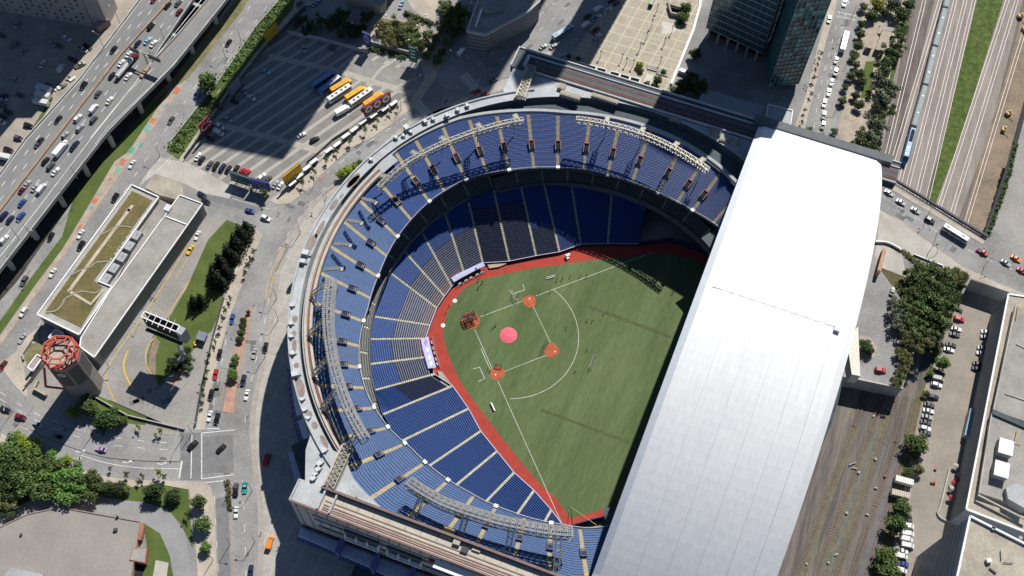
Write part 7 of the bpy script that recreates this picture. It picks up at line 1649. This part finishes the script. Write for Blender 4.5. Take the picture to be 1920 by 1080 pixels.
# yard debris
for k, (x,y,w,d_,h,cl) in enumerate(((1598,870,5,.5,.6,'grey'),(1602,878,.8,3,.6,'grey'),(1610,886,1.2,1.6,.8,'grey'),(1641,861,1.2,1.6,.8,'white'),(1642,915,1,1.8,.6,'grey'),(1660,893,1.4,1.8,.8,'redbrown'),(1587,962,1.4,1.4,.7,'white'),(1626,965,.8,2,.6,'white'),(1568,1040,.8,2.2,.6,'white'),(1512,1057,1.2,1.2,.5,'grey'),(1553,1055,1,1.4,.6,'white'),(1638,780,.8,1.5,.5,'white'),(1752,905,1.2,1.6,1.0,'orange'),(1747,905,1.0,1.4,.9,'orange'),(1754,880,1.0,1.4,.9,'orange'))):
    w *= .65; d_ *= .65; b = MB(); p = at(x,y,LOW+.4); b.box((p.x,p.y,LOW+h/2+.1),(w,d_,h),.4+k); b.box((p.x,p.y,LOW+h+.12),(w*.6,d_*.6,.1),.4+k); o = b.build('equipment_crate', M['concrete' if cl == 'white' else cl]); reg(o, '%s crate %s' % ({'redbrown':'reddish','white':'pale'}.get(cl,cl), 'in the lower parking lot' if cl == 'orange' else 'among the old tracks of the railway yard'), 'crate', 'crates in the yard')
for k, (x,y) in enumerate(((1913,30),(1891,212),(1882,242),(1921,55))):
    b = MB(); p = at(x,y,LOW+1); b.box((p.x,p.y,LOW+1),(2.6,2,1.6),.6*k); b.box((p.x+.6,p.y+.4,LOW+2.1),(1,1,.8),.6*k); b.bar((p.x,p.y,LOW+1.8),(p.x+2.6,p.y-2.2,LOW+2.8),.25); o = b.build('track_machine', M['aisle']); reg(o, 'tan track machine on the dirt beside the right hand tracks', 'machine', 'track machines')
for k in range(16):
    u, v = G(0,0,400+random.uniform(0,170), 0); t_ = random.random(); u = 100+t_*42+random.uniform(-4,4); v = 168-t_*26+random.uniform(-5,5)
    b = MB(); p = at(u,v,.4); s = random.uniform(.5,1.3); b.box((p.x,p.y,s*.3),(s*1.8,s,s*.6),random.random()*3); b.bar((p.x,p.y,s*.6),(p.x+s,p.y+.4,s*.7),.2); o = b.build('scrap_pile', [M['steel'], M['rust'], M['darksteel'], M['white']][k % 4]); reg(o, 'small heap of scrap beside the expressway lot', 'scrap', 'scrap heaps')
# ------------------------------------------------------------------ people on the field
def person_mesh(seed, pose, shirt, trousers):
    J = {}
    stand = pose
    s = {'stand': 0, 'walk': 1, 'throw': 2, 'crouch': 3}[pose]
    hipz = .92 if s != 3 else .62; lean = (0, .04, .08, .22)[s]
    P = dict(pel=(0,0,hipz), sp=(lean*.4,0,hipz+.25), ch=(lean,0,hipz+.45), nk=(lean*1.2,0,hipz+.60), hd=(lean*1.4,0,hipz+.70), tp=(lean*1.5,0,hipz+.84))
    st_ = (.05,.28,.32,.1)[s]; kn = (.02,.1,.16,.30)[s]
    P.update(lh=(0,.10,hipz-.04), lk=(st_*.5+kn*.4,.12,hipz*.52), la=(st_,.13,.08), lt=(st_+.17,.14,.05), rh=(0,-.10,hipz-.04), rk=(-st_*.3+kn,-.12,hipz*.52), ra=(-st_,-.13,.08), rt=(-st_+.17,-.14,.05))
    sh = P['ch'][2]+.06
    P.update(ls=(lean,.19,sh), le=(lean+.05+.1*(s == 3),.28,sh-.28), lw=(lean+.18+.1*s*.5,.26,sh-.48), lf=(lean+.24+.05*s,.25,sh-.56), rs=(lean,-.19,sh), re=(lean-.04,-.30,sh-.26 if s != 2 else sh+.12), rw=(lean+.12,-.28,sh-.47 if s != 2 else sh+.34), rfg=(lean+.17,-.27,sh-.55 if s != 2 else sh+.42))
    E = [('pel','sp'),('sp','ch'),('ch','nk'),('nk','hd'),('hd','tp'),('pel','lh'),('lh','lk'),('lk','la'),('la','lt'),('pel','rh'),('rh','rk'),('rk','ra'),('ra','rt'),('ch','ls'),('ls','le'),('le','lw'),('lw','lf'),('ch','rs'),('rs','re'),('re','rw'),('rw','rfg')]
    rad = dict(pel=.15,sp=.14,ch=.17,nk=.06,hd=.105,tp=.08,lh=.10,lk=.065,la=.05,lt=.045,rh=.10,rk=.065,ra=.05,rt=.045,ls=.08,le=.052,lw=.038,lf=.035,rs=.08,re=.052,rw=.038,rfg=.035)
    ks = list(P); me = bpy.data.meshes.new('skeleton'); me.from_pydata([P[k] for k in ks], [(ks.index(a), ks.index(c)) for a, c in E], []); o = bpy.data.objects.new('tmp', me); COL.objects.link(o)
    o.modifiers.new('s', 'SKIN'); 
    for i, k in enumerate(ks): me.skin_vertices[0].data[i].radius = (rad[k], rad[k])
    me.skin_vertices[0].data[0].use_root = True
    sb = o.modifiers.new('u', 'SUBSURF'); sb.levels = 1
    bpy.context.view_layer.update(); dg = bpy.context.evaluated_depsgraph_get(); r = bpy.data.meshes.new_from_object(o.evaluated_get(dg)); bpy.data.objects.remove(o)
    r.name = 'person'; r.materials.clear()
    for m in (shirt, trousers, mat('skin', (.45,.27,.19), .6, 0), mat('dark_shoe', (.03,.03,.035), .7, 0), mat('cap_navy', (.02,.03,.10), .7, 0)): r.materials.append(m)
    for p in r.polygons:
        c = p.center
        i = 0
        if c.z < .10: i = 3
        elif c.z < hipz+.02 and abs(c.y) < .24: i = 1
        if c.z > P['nk'][2]-.01 and abs(c.y) < .13: i = 2 if c.z < P['hd'][2]+.05 else 4
        if (abs(c.y) > .22 and (c-Vector(P['lw'])).length < .16) or (c-Vector(P['rw'])).length < .16: i = 2
        p.material_index = i
    return r
PM = {}
SH = dict(b=('blue', mat('shirt_blue', (.02,.05,.28), .7, 0)), w=('white', mat('shirt_white', (.70,.70,.70), .7, 0)), k=('black', mat('shirt_black', (.015,.015,.02), .7, 0)), g=('grey', mat('shirt_grey', (.22,.23,.24), .7, 0)))
TR = dict(w=('white', mat('trousers_white', (.62,.62,.62), .7, 0)), k=('black', mat('trousers_black', (.015,.015,.018), .7, 0)), g=('grey', mat('trousers_grey', (.25,.26,.28), .7, 0)))
PW = dict(stand='standing', walk='walking', throw='throwing', crouch='crouching')
def person(u, v, pose, sh, tr_, place, ang=None, z=.06, group='people on the field'):
    k = (pose, sh, tr_)
    if k not in PM: PM[k] = person_mesh(1, pose, SH[sh][1], TR[tr_][1])
    p = at(u, v, z); o = inst('person', PM[k], None, tuple(p), (0,0,random.uniform(0,6.28) if ang is None else ang), (1.08,)*3)
    reg(o, ('person in %s shirt and %s trousers %s %s' % (SH[sh][0], TR[tr_][0], PW[pose], place)).replace('black shirt and black', 'black shirt and').replace('white shirt and white', 'white shirt and').replace('standing ', ''), 'person', group)
def crew(txt, place, z=.06, group='people on the field'):
    for it in txt.split(','):
        f = it.split(); person(float(f[0]), float(f[1]), {'s':'stand','w':'walk','t':'throw','c':'crouch'}[f[2][0]], f[2][1], f[2][2], place, None, z, group)
crew('1044 526 skw,1054 524 wkk,1069 519 skw,1087 519 tbw,1100 519 skg,1011 548 tbw,1031 548 skw', 'on the third base line')
crew('967 558 wkk,972 553 skk', 'behind third base')
crew('911 587 skk,927 613 wkg,922 617 sbw,930 609 skw', 'between home plate and the mound')
crew('1062 616 skk,1101 601 tww,1110 603 skk,1132 588 sww,1261 550 skk,1101 656 skk,1079 695 tww', 'in the outfield grass')
crew('918 696 ckk,915 692 skk', 'beside first base')
crew('897 526 skk,904 530 wkk,897 540 skk,866 532 wkk', 'by the upper dugout')
crew('836 588 skk,842 575 skk', 'on the track behind home plate')
crew('1062 485 sww', 'beside the white ball cart')
crew('522 1028 skk,560 1000 wkg,490 1000 skk', 'on the stadium apron', .03, 'people on the pavements')
crew('585 402 skk,523 402 wkk,612 372 skk', 'on the pavement left of the rim', .03, 'people on the pavements')
crew('1512 167 skk,1508 163 wkk,1535 98 skk,1528 115 wkg', 'on the sidewalk under the glass tower', .16, 'people on the pavements')
b = MB(); p = at(1063,484,.06); b.box((p.x,p.y,.7),(1.2,1.8,1.0),.5); b.box((p.x+.3,p.y+.8,1.5),(2.0,.9,.5),.4); b.bar((p.x,p.y-1.6,.1),(p.x,p.y,1.4),.3); o = b.build('pitching_machine', M['white']); reg(o, 'white ball cart on the upper red track', 'cart')
# ------------------------------------------------------------------ light, sky, camera
w = bpy.data.worlds.new('World'); sc.world = w; w.use_nodes = True
nt = w.node_tree; bg = nt.nodes['Background']; sk = nt.nodes.new('ShaderNodeTexSky'); sk.sky_type = 'NISHITA'; sk.sun_disc = False
sunvec = Vector((-math.cos(SAZ)*math.cos(SEL), -math.sin(SAZ)*math.cos(SEL), math.sin(SEL)))
sk.sun_elevation = SEL; sk.sun_rotation = math.atan2(sunvec.x, sunvec.y); sk.air_density = 1.0; sk.dust_density = 0.05; sk.ozone_density = 5.0
nt.links.new(sk.outputs[0], bg.inputs['Color']); bg.inputs['Strength'].default_value = SKY
ld = bpy.data.lights.new('sun', 'SUN'); ld.energy = SUN; ld.angle = R(.53); ld.color = (1.0, .965, .90)
lo = bpy.data.objects.new('sun', ld); COL.objects.link(lo); lo.rotation_euler = sunvec.to_track_quat('Z', 'Y').to_euler(); lo.location = (0, 0, 500)
cd = bpy.data.cameras.new('camera'); co = bpy.data.objects.new('camera', cd); COL.objects.link(co); sc.camera = co
cd.sensor_width = 36; cd.lens = F/1920*36; cd.clip_start = 1; cd.clip_end = 6000
rt = Vector((_X.x, _Y.x, _Z.x)); dn = Vector((_X.y, _Y.y, _Z.y)); fw = Vector((_X.z, _Y.z, _Z.z))
co.matrix_world = Matrix.Translation((0, 0, H)) @ Matrix((rt, -dn, -fw)).transposed().to_4x4()
sc.view_settings.view_transform = 'Standard'; sc.view_settings.look = 'None'; sc.view_settings.exposure = EXPO; sc.view_settings.gamma = 1
sc.render.engine = 'CYCLES'; sc.cycles.max_bounces = 5; sc.cycles.diffuse_bounces = 3; sc.cycles.glossy_bounces = 2; sc.cycles.use_denoising = True
# ------------------------------------------------------------------ labels: tell repeats apart by their place
bpy.context.view_layer.update()
ORD = ['', 'first', 'second', 'third', 'fourth', 'fifth', 'sixth', 'seventh', 'eighth', 'ninth', 'tenth', 'eleventh', 'twelfth', 'thirteenth', 'fourteenth', 'fifteenth', 'sixteenth', 'seventeenth', 'eighteenth', 'nineteenth', 'twentieth']
NUM = ['', 'one', 'two', 'three', 'four', 'five', 'six', 'seven', 'eight', 'nine', 'ten', 'eleven', 'twelve', 'thirteen', 'fourteen', 'fifteen', 'sixteen', 'seventeen', 'eighteen', 'nineteen', 'twenty']
grp = {}
for o, lb, fx in THINGS: grp.setdefault(lb, []).append(o)
for lb, os_ in grp.items():
    if len(os_) < 2: continue
    pr = []
    for o in os_:
        if o.type == 'MESH':
            c = sum((o.matrix_world @ Vector(v) for v in o.bound_box), Vector())/8
        else: c = o.matrix_world.translation
        pr.append((*pix(c), o))
    xs = [p[0] for p in pr]; ys = [p[1] for p in pr]; n = len(pr)
    hor = max(xs)-min(xs) > max(ys)-min(ys)
    pr.sort(key=lambda p: p[0] if hor else p[1])
    A_, Z2 = ('leftmost', 'rightmost') if hor else ('topmost', 'lowest')
    for i, p in enumerate(pr):
        if n <= 20: nn = NUM[n]
        else: nn = str(n)
        if i == 0: t = '%s of %s' % (A_, nn)
        elif i == n-1: t = '%s of %s' % (Z2, nn)
        elif i < n/2: t = '%s from the %s' % (ORD[i+1], 'left' if hor else 'top')
        else: t = '%s from the %s' % (ORD[n-i], 'right' if hor else 'bottom')
        p[2]['label'] = lb+', '+t
LONG = [o['label'] for o, _, _ in THINGS if len(o['label'].split()) > 16]
if LONG: print('LONG', LONG)
